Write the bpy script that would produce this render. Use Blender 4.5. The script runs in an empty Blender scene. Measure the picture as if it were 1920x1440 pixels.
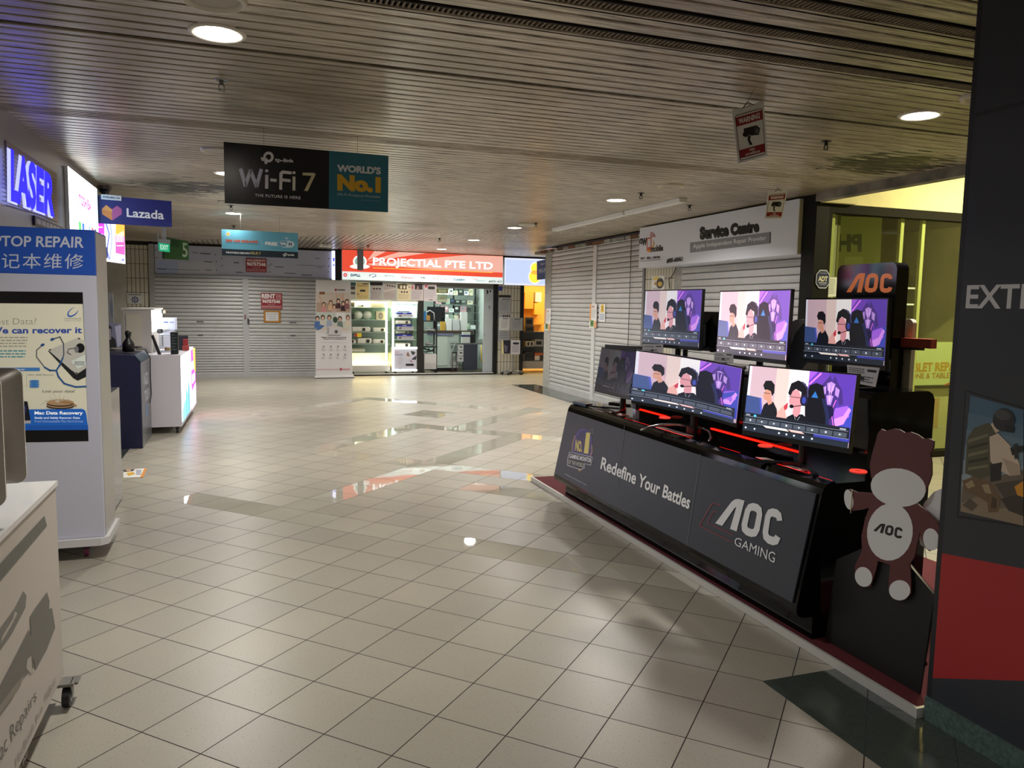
import bpy, math, random
from math import sin, cos, pi, radians
from mathutils import Vector, Matrix
from mathutils.geometry import tessellate_polygon

C = bpy.context.scene.collection
S = bpy.context.scene
rnd = random.Random(7)

# ------------------------------------------------------------------ camera, world, exposure
cam_d = bpy.data.cameras.new('camera')
cam_d.lens = 27.2164
cam_d.sensor_width = 36.0
cam_d.sensor_fit = 'HORIZONTAL'
cam_d.clip_start = 0.05
cam = bpy.data.objects.new('camera', cam_d)
C.objects.link(cam)
_R = Vector((0.9446, -0.3277, 0.0179)).normalized()
_F = Vector((0.3279, 0.9396, -0.0984)).normalized()
_U = _R.cross(_F).normalized()
_R = _F.cross(_U).normalized()
cam.matrix_world = Matrix((( _R.x, _U.x, -_F.x, 0.0), (_R.y, _U.y, -_F.y, 0.0), (_R.z, _U.z, -_F.z, 1.5812), (0, 0, 0, 1)))
S.camera = cam

S.view_settings.view_transform = 'Standard'
S.view_settings.look = 'None'
S.view_settings.gamma = 1.0
S.view_settings.use_curve_mapping = False
S.view_settings.exposure = 0.85

world = bpy.data.worlds.new('world')
S.world = world
world.use_nodes = True
world.node_tree.nodes['Background'].inputs[0].default_value = (0.93, 0.97, 1.0, 1)
world.node_tree.nodes['Background'].inputs[1].default_value = 0.25

ZC = 2.775          # ceiling height
YB = 17.4           # shop fronts at the far end
XR = 5.74           # shutters along the right

# ------------------------------------------------------------------ materials
def srgb(c):
    if isinstance(c, str):
        c = c.lstrip('#')
        c = [int(c[i:i + 2], 16) / 255 for i in (0, 2, 4)]
    return tuple(v / 12.92 if v <= 0.04045 else ((v + 0.055) / 1.055) ** 2.4 for v in c)

_mats = {}
def M(col, rough=0.5, metal=0.0, em=0.0, name=None, spec=0.5, noise=0.0, nscale=30.0, coat=0.0, alpha=1.0, trans=0.0):
    """procedural principled material from an sRGB hex colour; em = light given off (lit panels, lamps, screens)"""
    key = (col, rough, metal, em, spec, noise, nscale, coat, alpha, trans)
    if key in _mats:
        return _mats[key]
    m = bpy.data.materials.new(name or ('mat_' + col.strip('#')))
    m.use_nodes = True
    nt = m.node_tree
    b = nt.nodes['Principled BSDF']
    c = srgb(col)
    b.inputs['Base Color'].default_value = (*c, 1)
    b.inputs['Roughness'].default_value = rough
    b.inputs['Metallic'].default_value = metal
    b.inputs['Specular IOR Level'].default_value = spec
    b.inputs['Coat Weight'].default_value = coat
    b.inputs['Coat Roughness'].default_value = 0.04
    b.inputs['Alpha'].default_value = alpha
    b.inputs['Transmission Weight'].default_value = trans
    if em > 0:
        b.inputs['Emission Color'].default_value = (*c, 1)
        b.inputs['Emission Strength'].default_value = em
    if noise > 0:
        t = nt.nodes.new('ShaderNodeTexCoord')
        n = nt.nodes.new('ShaderNodeTexNoise')
        n.inputs['Scale'].default_value = nscale
        n.inputs['Detail'].default_value = 5
        r = nt.nodes.new('ShaderNodeMapRange')
        r.inputs[1].default_value = 0.3; r.inputs[2].default_value = 0.7
        r.inputs[3].default_value = 1 - noise; r.inputs[4].default_value = 1 + noise * 0.4
        x = nt.nodes.new('ShaderNodeVectorMath'); x.operation = 'SCALE'
        x.inputs[0].default_value = c
        nt.links.new(t.outputs['Object'], n.inputs['Vector'])
        nt.links.new(n.outputs[0], r.inputs[0])
        nt.links.new(r.outputs[0], x.inputs['Scale'])
        nt.links.new(x.outputs[0], b.inputs['Base Color'])
    _mats[key] = m
    return m

# ------------------------------------------------------------------ mesh building
def wmat(o):
    m = Matrix.Identity(4)
    while o is not None:
        m = o.matrix_basis @ m
        o = o.parent
    return m

class MB:
    """collects shapes and links them as ONE mesh object"""
    def __init__(self):
        self.v = []; self.f = []; self.fm = []; self.mats = []; self.fs = []
    def mi(self, m):
        if m is None: m = self.mats[0] if self.mats else M('#808080')
        if m not in self.mats: self.mats.append(m)
        return self.mats.index(m)
    def add(self, vs, fs, m=None, smooth=False):
        k = len(self.v); i = self.mi(m)
        self.v += [tuple(p) for p in vs]
        for f in fs:
            self.f.append(tuple(k + q for q in f)); self.fm.append(i); self.fs.append(smooth)
        return self
    def box(self, a, b, m=None, bev=0.0, tf=None):
        x0, y0, z0 = (min(a[i], b[i]) for i in range(3)); x1, y1, z1 = (max(a[i], b[i]) for i in range(3))
        if bev <= 0:
            vs = [(x0, y0, z0), (x1, y0, z0), (x1, y1, z0), (x0, y1, z0), (x0, y0, z1), (x1, y0, z1), (x1, y1, z1), (x0, y1, z1)]
            fs = [(0, 3, 2, 1), (4, 5, 6, 7), (0, 1, 5, 4), (1, 2, 6, 5), (2, 3, 7, 6), (3, 0, 4, 7)]
        else:
            e = min(bev, (x1 - x0) / 2.01, (y1 - y0) / 2.01, (z1 - z0) / 2.01)
            vs = []; idx = {}
            for ix, X in enumerate((x0, x1)):
                for iy, Y in enumerate((y0, y1)):
                    for iz, Z in enumerate((z0, z1)):
                        sx, sy, sz = (1 - 2 * ix) * e, (1 - 2 * iy) * e, (1 - 2 * iz) * e
                        for ax, p in enumerate(((X, Y + sy, Z + sz), (X + sx, Y, Z + sz), (X + sx, Y + sy, Z))):
                            idx[(ix, iy, iz, ax)] = len(vs); vs.append(p)
            fs = []
            g = lambda *q: idx[q]
            fs += [tuple(g(0, *q, 0) for q in ((0, 0), (0, 1), (1, 1), (1, 0))), tuple(g(1, *q, 0) for q in ((0, 0), (1, 0), (1, 1), (0, 1)))]
            fs += [tuple(g(a_, 0, b_, 1) for a_, b_ in ((0, 0), (1, 0), (1, 1), (0, 1))), tuple(g(a_, 1, b_, 1) for a_, b_ in ((0, 0), (0, 1), (1, 1), (1, 0)))]
            fs += [tuple(g(a_, b_, 0, 2) for a_, b_ in ((0, 0), (0, 1), (1, 1), (1, 0))), tuple(g(a_, b_, 1, 2) for a_, b_ in ((0, 0), (1, 0), (1, 1), (0, 1)))]
            for p in (0, 1):
                for q in (0, 1):
                    fs.append((g(p, q, 0, 0), g(p, q, 0, 1), g(p, q, 1, 1), g(p, q, 1, 0)))
                    fs.append((g(p, 0, q, 0), g(p, 0, q, 2), g(p, 1, q, 2), g(p, 1, q, 0)))
                    fs.append((g(0, p, q, 1), g(0, p, q, 2), g(1, p, q, 2), g(1, p, q, 1)))
            for p in (0, 1):
                for q in (0, 1):
                    for r in (0, 1):
                        fs.append((g(p, q, r, 0), g(p, q, r, 1), g(p, q, r, 2)))
        if tf is not None: vs = [tf @ Vector(p) for p in vs]
        return self.add(vs, fs, m)
    def prism(self, pts, ex, m=None, smooth=False, cap=True):
        """planar outline (3D points) swept along the vector ex"""
        n = len(pts); ex = Vector(ex)
        a = [Vector(p) for p in pts]; b = [p + ex for p in a]
        fs = [(i, (i + 1) % n, n + (i + 1) % n, n + i) for i in range(n)]
        self.add(a + b, fs, m, smooth)
        if cap:
            tri = tessellate_polygon([a])
            self.add(a, [tuple(t) for t in tri], m)
            self.add(b, [tuple(reversed(t)) for t in tri], m)
        return self
    def cyl(self, p0, p1, r0, r1=None, n=16, m=None, cap=True, smooth=True):
        p0 = Vector(p0); p1 = Vector(p1); r1 = r0 if r1 is None else r1
        d = (p1 - p0).normalized()
        u = d.orthogonal().normalized(); w = d.cross(u)
        vs = [p0 + (u * cos(2 * pi * i / n) + w * sin(2 * pi * i / n)) * r0 for i in range(n)]
        vs += [p1 + (u * cos(2 * pi * i / n) + w * sin(2 * pi * i / n)) * r1 for i in range(n)]
        self.add(vs, [(i, (i + 1) % n, n + (i + 1) % n, n + i) for i in range(n)], m, smooth)
        if cap:
            self.add(vs[:n], [tuple(reversed(range(n)))], m); self.add(vs[n:], [tuple(range(n))], m)
        return self
    def lathe(self, o, prof, n=24, m=None, axis='Z', smooth=True):
        o = Vector(o); vs = []
        for r, h in prof:
            for i in range(n):
                c_, s_ = cos(2 * pi * i / n) * r, sin(2 * pi * i / n) * r
                vs.append(o + Vector({'Z': (c_, s_, h), 'X': (h, c_, s_), 'Y': (s_, h, c_)}[axis]))
        fs = []
        for k in range(len(prof) - 1):
            for i in range(n):
                j = (i + 1) % n
                fs.append((k * n + i, k * n + j, (k + 1) * n + j, (k + 1) * n + i))
        return self.add(vs, fs, m, smooth)
    def tube(self, pts, r, n=8, m=None, smooth=True):
        pts = [Vector(p) for p in pts]; vs = []; N = len(pts)
        u = None
        for k, p in enumerate(pts):
            d = (pts[min(k + 1, N - 1)] - pts[max(k - 1, 0)]).normalized()
            u = d.orthogonal().normalized() if u is None else (u - d * u.dot(d)).normalized()
            w = d.cross(u)
            vs += [p + (u * cos(2 * pi * i / n) + w * sin(2 * pi * i / n)) * r for i in range(n)]
        fs = []
        for k in range(N - 1):
            for i in range(n):
                j = (i + 1) % n
                fs.append((k * n + i, k * n + j, (k + 1) * n + j, (k + 1) * n + i))
        fs += [tuple(reversed(range(n))), tuple((N - 1) * n + i for i in range(n))]
        return self.add(vs, fs, m, smooth)
    def ball(self, c, r, m=None, n=16, k=10, sc=(1, 1, 1)):
        c = Vector(c); vs = []; fs = []
        for a in range(k + 1):
            t = pi * a / k
            for i in range(n):
                p = 2 * pi * i / n
                vs.append(c + Vector((r * sin(t) * cos(p) * sc[0], r * sin(t) * sin(p) * sc[1], r * cos(t) * sc[2])))
        for a in range(k):
            for i in range(n):
                j = (i + 1) % n
                fs.append((a * n + i, (a + 1) * n + i, (a + 1) * n + j, a * n + j))
        return self.add(vs, fs, m, True)
    def build(self, name, parent=None, mat=None, local=False, loc=None):
        me = bpy.data.meshes.new(name)
        vs = [Vector(p) for p in self.v]
        o = bpy.data.objects.new(name, me)
        C.objects.link(o)
        if parent is not None:
            o.parent = parent
            if not local:
                inv = wmat(parent).inverted()
                vs = [inv @ p for p in vs]
        else:
            if loc is None:
                xs = [p.x for p in vs]; ys = [p.y for p in vs]
                loc = Vector(((min(xs) + max(xs)) / 2, (min(ys) + max(ys)) / 2, min(p.z for p in vs)))
            loc = Vector(loc)
            o.location = loc
            vs = [p - loc for p in vs]
        me.from_pydata(vs, [], self.f)
        for m in (self.mats or [mat or M('#808080')]): me.materials.append(m)
        if mat is not None and len(self.mats) <= 1:
            me.materials.clear(); me.materials.append(mat)
        me.polygons.foreach_set('material_index', self.fm if not (mat is not None and len(self.mats) <= 1) else [0] * len(self.f))
        me.polygons.foreach_set('use_smooth', self.fs)
        me.update()
        return o

def tag(o, label, cat, group=None):
    o['label'] = label; o['category'] = cat
    if group: o['group'] = group
    return o
def thing(name, label, cat, loc=(0, 0, 0), rot=(0, 0, 0), group=None):
    o = bpy.data.objects.new(name, None); C.objects.link(o)
    o.empty_display_size = 0.1
    o.location = loc; o.rotation_euler = rot
    return tag(o, label, cat, group)
def struct(o):
    o['kind'] = 'structure'
    return o
def copy_tree(o, parent=None):
    c = o.copy(); C.objects.link(c)
    if parent is not None: c.parent = parent
    for ch in list(o.children):
        copy_tree(ch, c)
    return c

# ------------------------------------------------------------------ flat print: signs, posters, screens
_txt = {}
def text_mesh(s, bold=0.0, space=1.0):
    k = (s, bold, space)
    if k not in _txt:
        cu = bpy.data.curves.new('lettering', 'FONT')
        cu.body = s; cu.resolution_u = 3; cu.offset = bold; cu.space_character = space
        o = bpy.data.objects.new('lettering', cu)
        me = o.to_mesh()
        vs = [(v.co.x, v.co.y) for v in me.vertices]
        me.calc_loop_triangles()
        fs = [tuple(t.vertices) for t in me.loop_triangles]
        o.to_mesh_clear()
        bpy.data.objects.remove(o); bpy.data.curves.remove(cu)
        xs = [p[0] for p in vs]; ys = [p[1] for p in vs]
        x0, x1, y0, y1 = min(xs), max(xs), min(ys), max(ys)
        _txt[k] = ([((x - x0) / (x1 - x0), (y - y0) / (y1 - y0)) for x, y in vs], fs, (x1 - x0) / (y1 - y0))
    return _txt[k]

class Art:
    """print laid on a flat panel. corners: the four world corners (TL, TR, BR, BL);
    grid: the same four corners in the print's own design grid (y down)"""
    def __init__(self, corners, grid=None, em=0.0, lift=0.0012, rough=0.45, step=0.00012, fn=None, coat=0.0):
        self.c = [Vector(p) for p in corners]
        g = grid or ((0, 0), (1, 0), (1, 1), (0, 1))
        if len(g) == 2: g = ((0, 0), (g[0], 0), (g[0], g[1]), (0, g[1]))
        self.H = self._hom(g)
        self.mb = MB(); self.em = em; self.rough = rough; self.coat = coat
        self.n = (self.c[1] - self.c[0]).cross(self.c[0] - self.c[3]).normalized()
        self.lift = lift; self.step = step; self.k = 0; self.fn = fn
    @staticmethod
    def _hom(g):
        # inverse of the projective map unit square -> g
        (x0, y0), (x1, y1), (x2, y2), (x3, y3) = g
        dx1, dx2, dy1, dy2 = x1 - x2, x3 - x2, y1 - y2, y3 - y2
        sx, sy = x0 - x1 + x2 - x3, y0 - y1 + y2 - y3
        den = dx1 * dy2 - dx2 * dy1
        g1 = (sx * dy2 - dx2 * sy) / den; g2 = (dx1 * sy - sx * dy1) / den
        m = Matrix(((x1 - x0 + g1 * x1, x3 - x0 + g2 * x3, x0), (y1 - y0 + g1 * y1, y3 - y0 + g2 * y3, y0), (g1, g2, 1)))
        return m.inverted()
    def p(self, x, y):
        q = self.H @ Vector((x, y, 1)); u, v = q.x / q.z, q.y / q.z
        d = self.lift + self.k * self.step
        if self.fn: return self.fn(u, v, d)
        a, b, c, e = self.c
        return a * (1 - u) * (1 - v) + b * u * (1 - v) + c * u * v + e * (1 - u) * v + self.n * d
    def mat(self, col, em=None):
        e = self.em if em is None else em
        return M(col, self.rough, em=e, coat=self.coat)
    def poly(self, pts, col, em=None):
        a = [self.p(*q) for q in pts]
        flat = [Vector((q[0], q[1], 0)) for q in pts]
        tri = tessellate_polygon([flat])
        n0 = None; out = []
        for t in tri:
            t = tuple(t)
            nn = (a[t[1]] - a[t[0]]).cross(a[t[2]] - a[t[0]])
            if nn.dot(self.n) < 0: t = (t[0], t[2], t[1])
            out.append(t)
        self.mb.add(a, out, self.mat(col, em)); self.k += 1
        return self
    def rect(self, x0, y0, x1, y1, col, em=None):
        return self.poly([(x0, y0), (x1, y0), (x1, y1), (x0, y1)], col, em)
    def grid(self, x0, y0, x1, y1, col, n=12, em=None):
        for i in range(n):
            a = x0 + (x1 - x0) * i / n; b = x0 + (x1 - x0) * (i + 1) / n
            self.poly([(a, y0), (b, y0), (b, y1), (a, y1)], col, em); self.k -= 1
        self.k += 1
        return self
    def ell(self, cx, cy, rx, ry, col, a0=0, a1=360, n=24, em=None, rot=0):
        pts = []
        cr, sr = cos(radians(rot)), sin(radians(rot))
        for i in range(n + (a1 - a0 < 360)):
            t = radians(a0 + (a1 - a0) * i / n)
            x, y = rx * cos(t), ry * sin(t)
            pts.append((cx + x * cr - y * sr, cy + x * sr + y * cr))
        return self.poly(pts, col, em)
    def line(self, pts, w, col, em=None, closed=False):
        n = len(pts)
        for i in range(n - (not closed)):
            (x0, y0), (x1, y1) = pts[i], pts[(i + 1) % n]
            d = math.hypot(x1 - x0, y1 - y0) or 1
            nx, ny = -(y1 - y0) / d * w / 2, (x1 - x0) / d * w / 2
            ex, ey = (x1 - x0) / d * w * 0.25, (y1 - y0) / d * w * 0.25
            self.poly([(x0 + nx - ex, y0 + ny - ey), (x1 + nx + ex, y1 + ny + ey), (x1 - nx + ex, y1 - ny + ey), (x0 - nx - ex, y0 - ny - ey)], col, em); self.k -= 1
        self.k += 1
        return self
    def rrect(self, x0, y0, x1, y1, r, col, em=None, n=5):
        pts = []
        for cx, cy, a in ((x1 - r, y0 + r, -90), (x1 - r, y1 - r, 0), (x0 + r, y1 - r, 90), (x0 + r, y0 + r, 180)):
            for i in range(n + 1):
                t = radians(a + 90 * i / n); pts.append((cx + r * cos(t), cy + r * sin(t)))
        return self.poly(pts, col, em)
    def text(self, s, x0=0, y0=0, x1=1, y1=1, col='#ffffff', em=None, bold=0.0, space=1.0, quad=None, mirror=False):
        """ink box x0,y0..x1,y1 or a slanted quad (TL, TR, BR, BL)"""
        vs, fs, asp = text_mesh(s, bold, space)
        tl, tr, br, bl = quad or ((x0, y0), (x1, y0), (x1, y1), (x0, y1))
        out = []
        for u, v in vs:
            if mirror: u = 1 - u
            w = 1 - v
            x = (tl[0] * (1 - u) + tr[0] * u) * (1 - w) + (bl[0] * (1 - u) + br[0] * u) * w
            y = (tl[1] * (1 - u) + tr[1] * u) * (1 - w) + (bl[1] * (1 - u) + br[1] * u) * w
            out.append(self.p(x, y))
        ff = []
        for t in fs:
            nn = (out[t[1]] - out[t[0]]).cross(out[t[2]] - out[t[0]])
            ff.append(t if nn.dot(self.n) >= 0 else (t[0], t[2], t[1]))
        self.mb.add(out, ff, self.mat(col, em)); self.k += 1
        return self
    def lines(self, x0, y0, x1, y1, n, col, em=None, fill=0.5, ragged=0.3, rs=1):
        """rows of unreadably small print"""
        r = random.Random(rs); dy = (y1 - y0) / n
        for i in range(n):
            e = x1 - (x1 - x0) * ragged * r.random(); x = x0
            while x < e:
                w = min((x1 - x0) * (0.06 + 0.12 * r.random()), e - x)
                self.rect(x, y0 + dy * i, x + w, y0 + dy * (i + fill), col, em); self.k -= 1
                x += w + (x1 - x0) * 0.025
        self.k += 1
        return self
    def build(self, name, parent=None):
        return self.mb.build(name, parent)

def slab(a, b, c, d, t):
    """MB with a thin board whose front face is the quad TL,TR,BR,BL; t = thickness to the back"""
    a, b, c, d = map(Vector, (a, b, c, d))
    n = (b - a).cross(a - d).normalized() * -t
    m = MB(); m.prism([a, d, c, b], n)
    return m
def rquad(axis, val, a0, z0, a1, z1):
    """TL,TR,BR,BL of an upright rectangle on the plane axis=val; a0 is the viewer's left end"""
    f = (lambda a, z: (val, a, z)) if axis == 'X' else (lambda a, z: (a, val, z))
    return [f(a0, z1), f(a1, z1), f(a1, z0), f(a0, z0)]

# ------------------------------------------------------------------ ceiling downlights (each lamp carries its own light)
def downlight(x, y, label, power=24.0, col=(1.0, 0.96, 0.90)):
    t = thing('ceiling_downlight', label, 'ceiling light', (x, y, ZC), group='round downlights set in the slatted ceiling')
    m = MB(); m.lathe((0, 0, 0), [(0.098, 0.004), (0.098, -0.006), (0.118, -0.008), (0.125, 0.0), (0.125, 0.01)], 32, M('#d8d2c8', 0.3))
    m.build('trim_ring', t, local=True)
    m = MB(); m.lathe((0, 0, 0), [(0.0, -0.002), (0.07, -0.002), (0.1, 0.0)], 32, M('#fff6e8', 0.4, em=26.0))
    m.build('lens', t, local=True)
    l = bpy.data.lights.new('downlight_lamp', 'AREA')
    l.shape = 'DISK'; l.size = 0.2; l.energy = power; l.color = col; l.spread = radians(150)
    lo = bpy.data.objects.new('lamp', l); C.objects.link(lo)
    lo.parent = t; lo.location = (0, 0, -0.012)
    return t
for x, y, lab, *pw in ((-0.085, 3.83, 'lit round downlight at the upper left, nearest the camera', 18),
                  (3.87, 3.73, 'lit round downlight beside the dark advertising pillar'),
                  (3.90, 7.81, 'lit round downlight in front of the white service centre sign', 36),
                  (-0.11, 7.83, 'round downlight mostly hidden behind the black hanging wireless sign'),
                  (-0.09, 11.25, 'lit round downlight below the black hanging sign and above the blue one'),
                  (3.89, 11.16, 'lit round downlight beyond the ceiling batten, left of the right shutters', 32),
                  (3.95, 13.55, 'small lit downlight in the crosswise slats, second from the red shop sign', 28),
                  (-0.09, 15.1, 'round downlight hidden behind the sky blue hanging board, before the shutters', 34),
                  (-0.09, -0.2, 'added round downlight straight above the camera, out of the picture', 12), (3.9, -0.2, 'added round downlight behind the dark pillar, out of the picture', 16),  # unseen lamps, added on the grid to light the corridor
                  (-0.09, -4.2, 'added unseen downlight farther behind the camera on the left', 16), (3.9, -4.2, 'added unseen downlight farther behind the camera on the right', 16),  # two more unseen lamps added behind the camera for fill
                  (3.98, 16.04, 'farthest round downlight right above the red shop sign')):
    downlight(x, y, lab, pw[0] if pw else 24.0)

# ------------------------------------------------------------------ floor: 300 mm tiles laid at 45 degrees
U = Vector((0.70711, -0.70711, 0)); V = Vector((0.70711, 0.70711, 0)); P0 = Vector((-0.162, 3.212, 0))
def tile_mat(name, cols, rough, grout, speck, spec=0.5, var=0.05, wavy=0.0):
    m = bpy.data.materials.new(name); m.use_nodes = True
    nt = m.node_tree; N = nt.nodes; L = nt.links; b = N['Principled BSDF']
    tc = N.new('ShaderNodeTexCoord')
    mp = N.new('ShaderNodeMapping'); mp.vector_type = 'TEXTURE'
    mp.inputs['Location'].default_value = P0; mp.inputs['Rotation'].default_value = (0, 0, radians(-45)); mp.inputs['Scale'].default_value = (0.3, 0.3, 0.3)
    L.new(tc.outputs['Object'], mp.inputs['Vector'])
    fr = N.new('ShaderNodeVectorMath'); fr.operation = 'FRACTION'; L.new(mp.outputs[0], fr.inputs[0])
    fl = N.new('ShaderNodeVectorMath'); fl.operation = 'FLOOR'; L.new(mp.outputs[0], fl.inputs[0])
    sx = N.new('ShaderNodeSeparateXYZ'); L.new(fr.outputs[0], sx.inputs[0])
    def edge(o):
        a = N.new('ShaderNodeMath'); a.operation = 'SUBTRACT'; L.new(o, a.inputs[0]); a.inputs[1].default_value = 0.5
        c = N.new('ShaderNodeMath'); c.operation = 'ABSOLUTE'; L.new(a.outputs[0], c.inputs[0])
        d = N.new('ShaderNodeMath'); d.operation = 'GREATER_THAN'; L.new(c.outputs[0], d.inputs[0]); d.inputs[1].default_value = 0.5 - 0.0075
        return d.outputs[0]
    mx = N.new('ShaderNodeMath'); mx.operation = 'MAXIMUM'; L.new(edge(sx.outputs[0]), mx.inputs[0]); L.new(edge(sx.outputs[1]), mx.inputs[1])
    wn = N.new('ShaderNodeTexWhiteNoise'); wn.noise_dimensions = '3D'; L.new(fl.outputs[0], wn.inputs['Vector'])
    rp = N.new('ShaderNodeValToRGB')
    rp.color_ramp.elements[0].color = (*srgb(cols[0]), 1); rp.color_ramp.elements[1].color = (*srgb(cols[1]), 1)
    L.new(wn.outputs['Value'], rp.inputs[0])
    ns = N.new('ShaderNodeTexNoise'); ns.inputs['Scale'].default_value = 130; ns.inputs['Detail'].default_value = 3; L.new(tc.outputs['Object'], ns.inputs['Vector'])
    mr = N.new('ShaderNodeMapRange'); mr.inputs[1].default_value = 0.60; mr.inputs[2].default_value = 0.72; mr.inputs[3].default_value = 1.0; mr.inputs[4].default_value = 1 - speck
    L.new(ns.outputs[0], mr.inputs[0])
    n2 = N.new('ShaderNodeTexNoise'); n2.inputs['Scale'].default_value = 1.3; n2.inputs['Detail'].default_value = 4; L.new(tc.outputs['Object'], n2.inputs['Vector'])
    m2 = N.new('ShaderNodeMapRange'); m2.inputs[1].default_value = 0.3; m2.inputs[2].default_value = 0.7; m2.inputs[3].default_value = 1 - var; m2.inputs[4].default_value = 1 + var
    L.new(n2.outputs[0], m2.inputs[0])
    mm = N.new('ShaderNodeMath'); mm.operation = 'MULTIPLY'; L.new(mr.outputs[0], mm.inputs[0]); L.new(m2.outputs[0], mm.inputs[1])
    sc = N.new('ShaderNodeVectorMath'); sc.operation = 'SCALE'; L.new(rp.outputs[0], sc.inputs[0]); L.new(mm.outputs[0], sc.inputs['Scale'])
    mix = N.new('ShaderNodeMix'); mix.data_type = 'RGBA'; L.new(mx.outputs[0], mix.inputs[0]); L.new(sc.outputs[0], mix.inputs[6]); mix.inputs[7].default_value = (*srgb(grout), 1)
    L.new(mix.outputs[2], b.inputs['Base Color'])
    rr = N.new('ShaderNodeMapRange'); rr.inputs[3].default_value = rough; rr.inputs[4].default_value = 0.8; L.new(mx.outputs[0], rr.inputs[0]); L.new(rr.outputs[0], b.inputs['Roughness'])
    b.inputs['Specular IOR Level'].default_value = spec
    if wavy > 0:
        n3 = N.new('ShaderNodeTexNoise'); n3.inputs['Scale'].default_value = 7; L.new(tc.outputs['Object'], n3.inputs['Vector'])
        bp = N.new('ShaderNodeBump'); bp.inputs['Strength'].default_value = wavy; bp.inputs['Distance'].default_value = 0.002
        L.new(n3.outputs[0], bp.inputs['Height']); L.new(bp.outputs[0], b.inputs['Normal'])
    return m
T_MATT = tile_mat('floor_tile_matt', ('#9b968a', '#a59f91'), 0.35, '#1c1714', 0.42, spec=0.42)
T_POL = tile_mat('floor_tile_polished', ('#b4b0a2', '#bbb7a8'), 0.025, '#2c2622', 0.22, spec=1.0, wavy=0.12)
T_GRN = tile_mat('granite_green', ('#3d453f', '#434b44'), 0.10, '#23282a', 0.5, spec=0.7)

def polished(a, b):
    return ((b == 7 and -9 <= a <= 5) or (a == -6 and 7 <= b <= 21) or (b == 14 and -11 <= a <= -1) or (b == 12 and -3 <= a <= 2)
            or (a == -11 and 14 <= b <= 21) or (b == 21 and -11 <= a <= -4) or (a == -9 and 21 <= b <= 29)
            or (b == 28 and -19 <= a <= -8) or (a == -19 and 20 <= b <= 28) or (a in (-13, -12) and b in (24, 25)))
fm = MB(); fm.mats = [T_MATT, T_POL]
for a in range(-46, 52):
    for b in range(-52, 62):
        c = P0 + U * 0.3 * (a + 0.5) + V * 0.3 * (b + 0.5)
        if not (-6.3 < c.x < 9.3 and -7.2 < c.y < 17.75): continue
        q = [P0 + U * 0.3 * (a + i) + V * 0.3 * (b + j) for i, j in ((0, 0), (1, 0), (1, 1), (0, 1))]
        fm.add(q, [(0, 1, 2, 3)], T_POL if polished(a, b) else T_MATT)
struct(fm.build('floor', loc=(0, 0, 0)))
for n_, (x0, x1, y0, y1) in enumerate(((2.09, 4.2, 0.3, 2.65), (5.2, 5.74, 8.5, 14.95), (-1.75, -1.16, 8.2, 9.7))):
    g = MB(); g.box((x0, y0, 0.0004), (x1, y1, 0.0014), T_GRN)
    struct(g.build('trim_%d' % (n_ + 1), loc=(0, 0, 0)))

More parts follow.
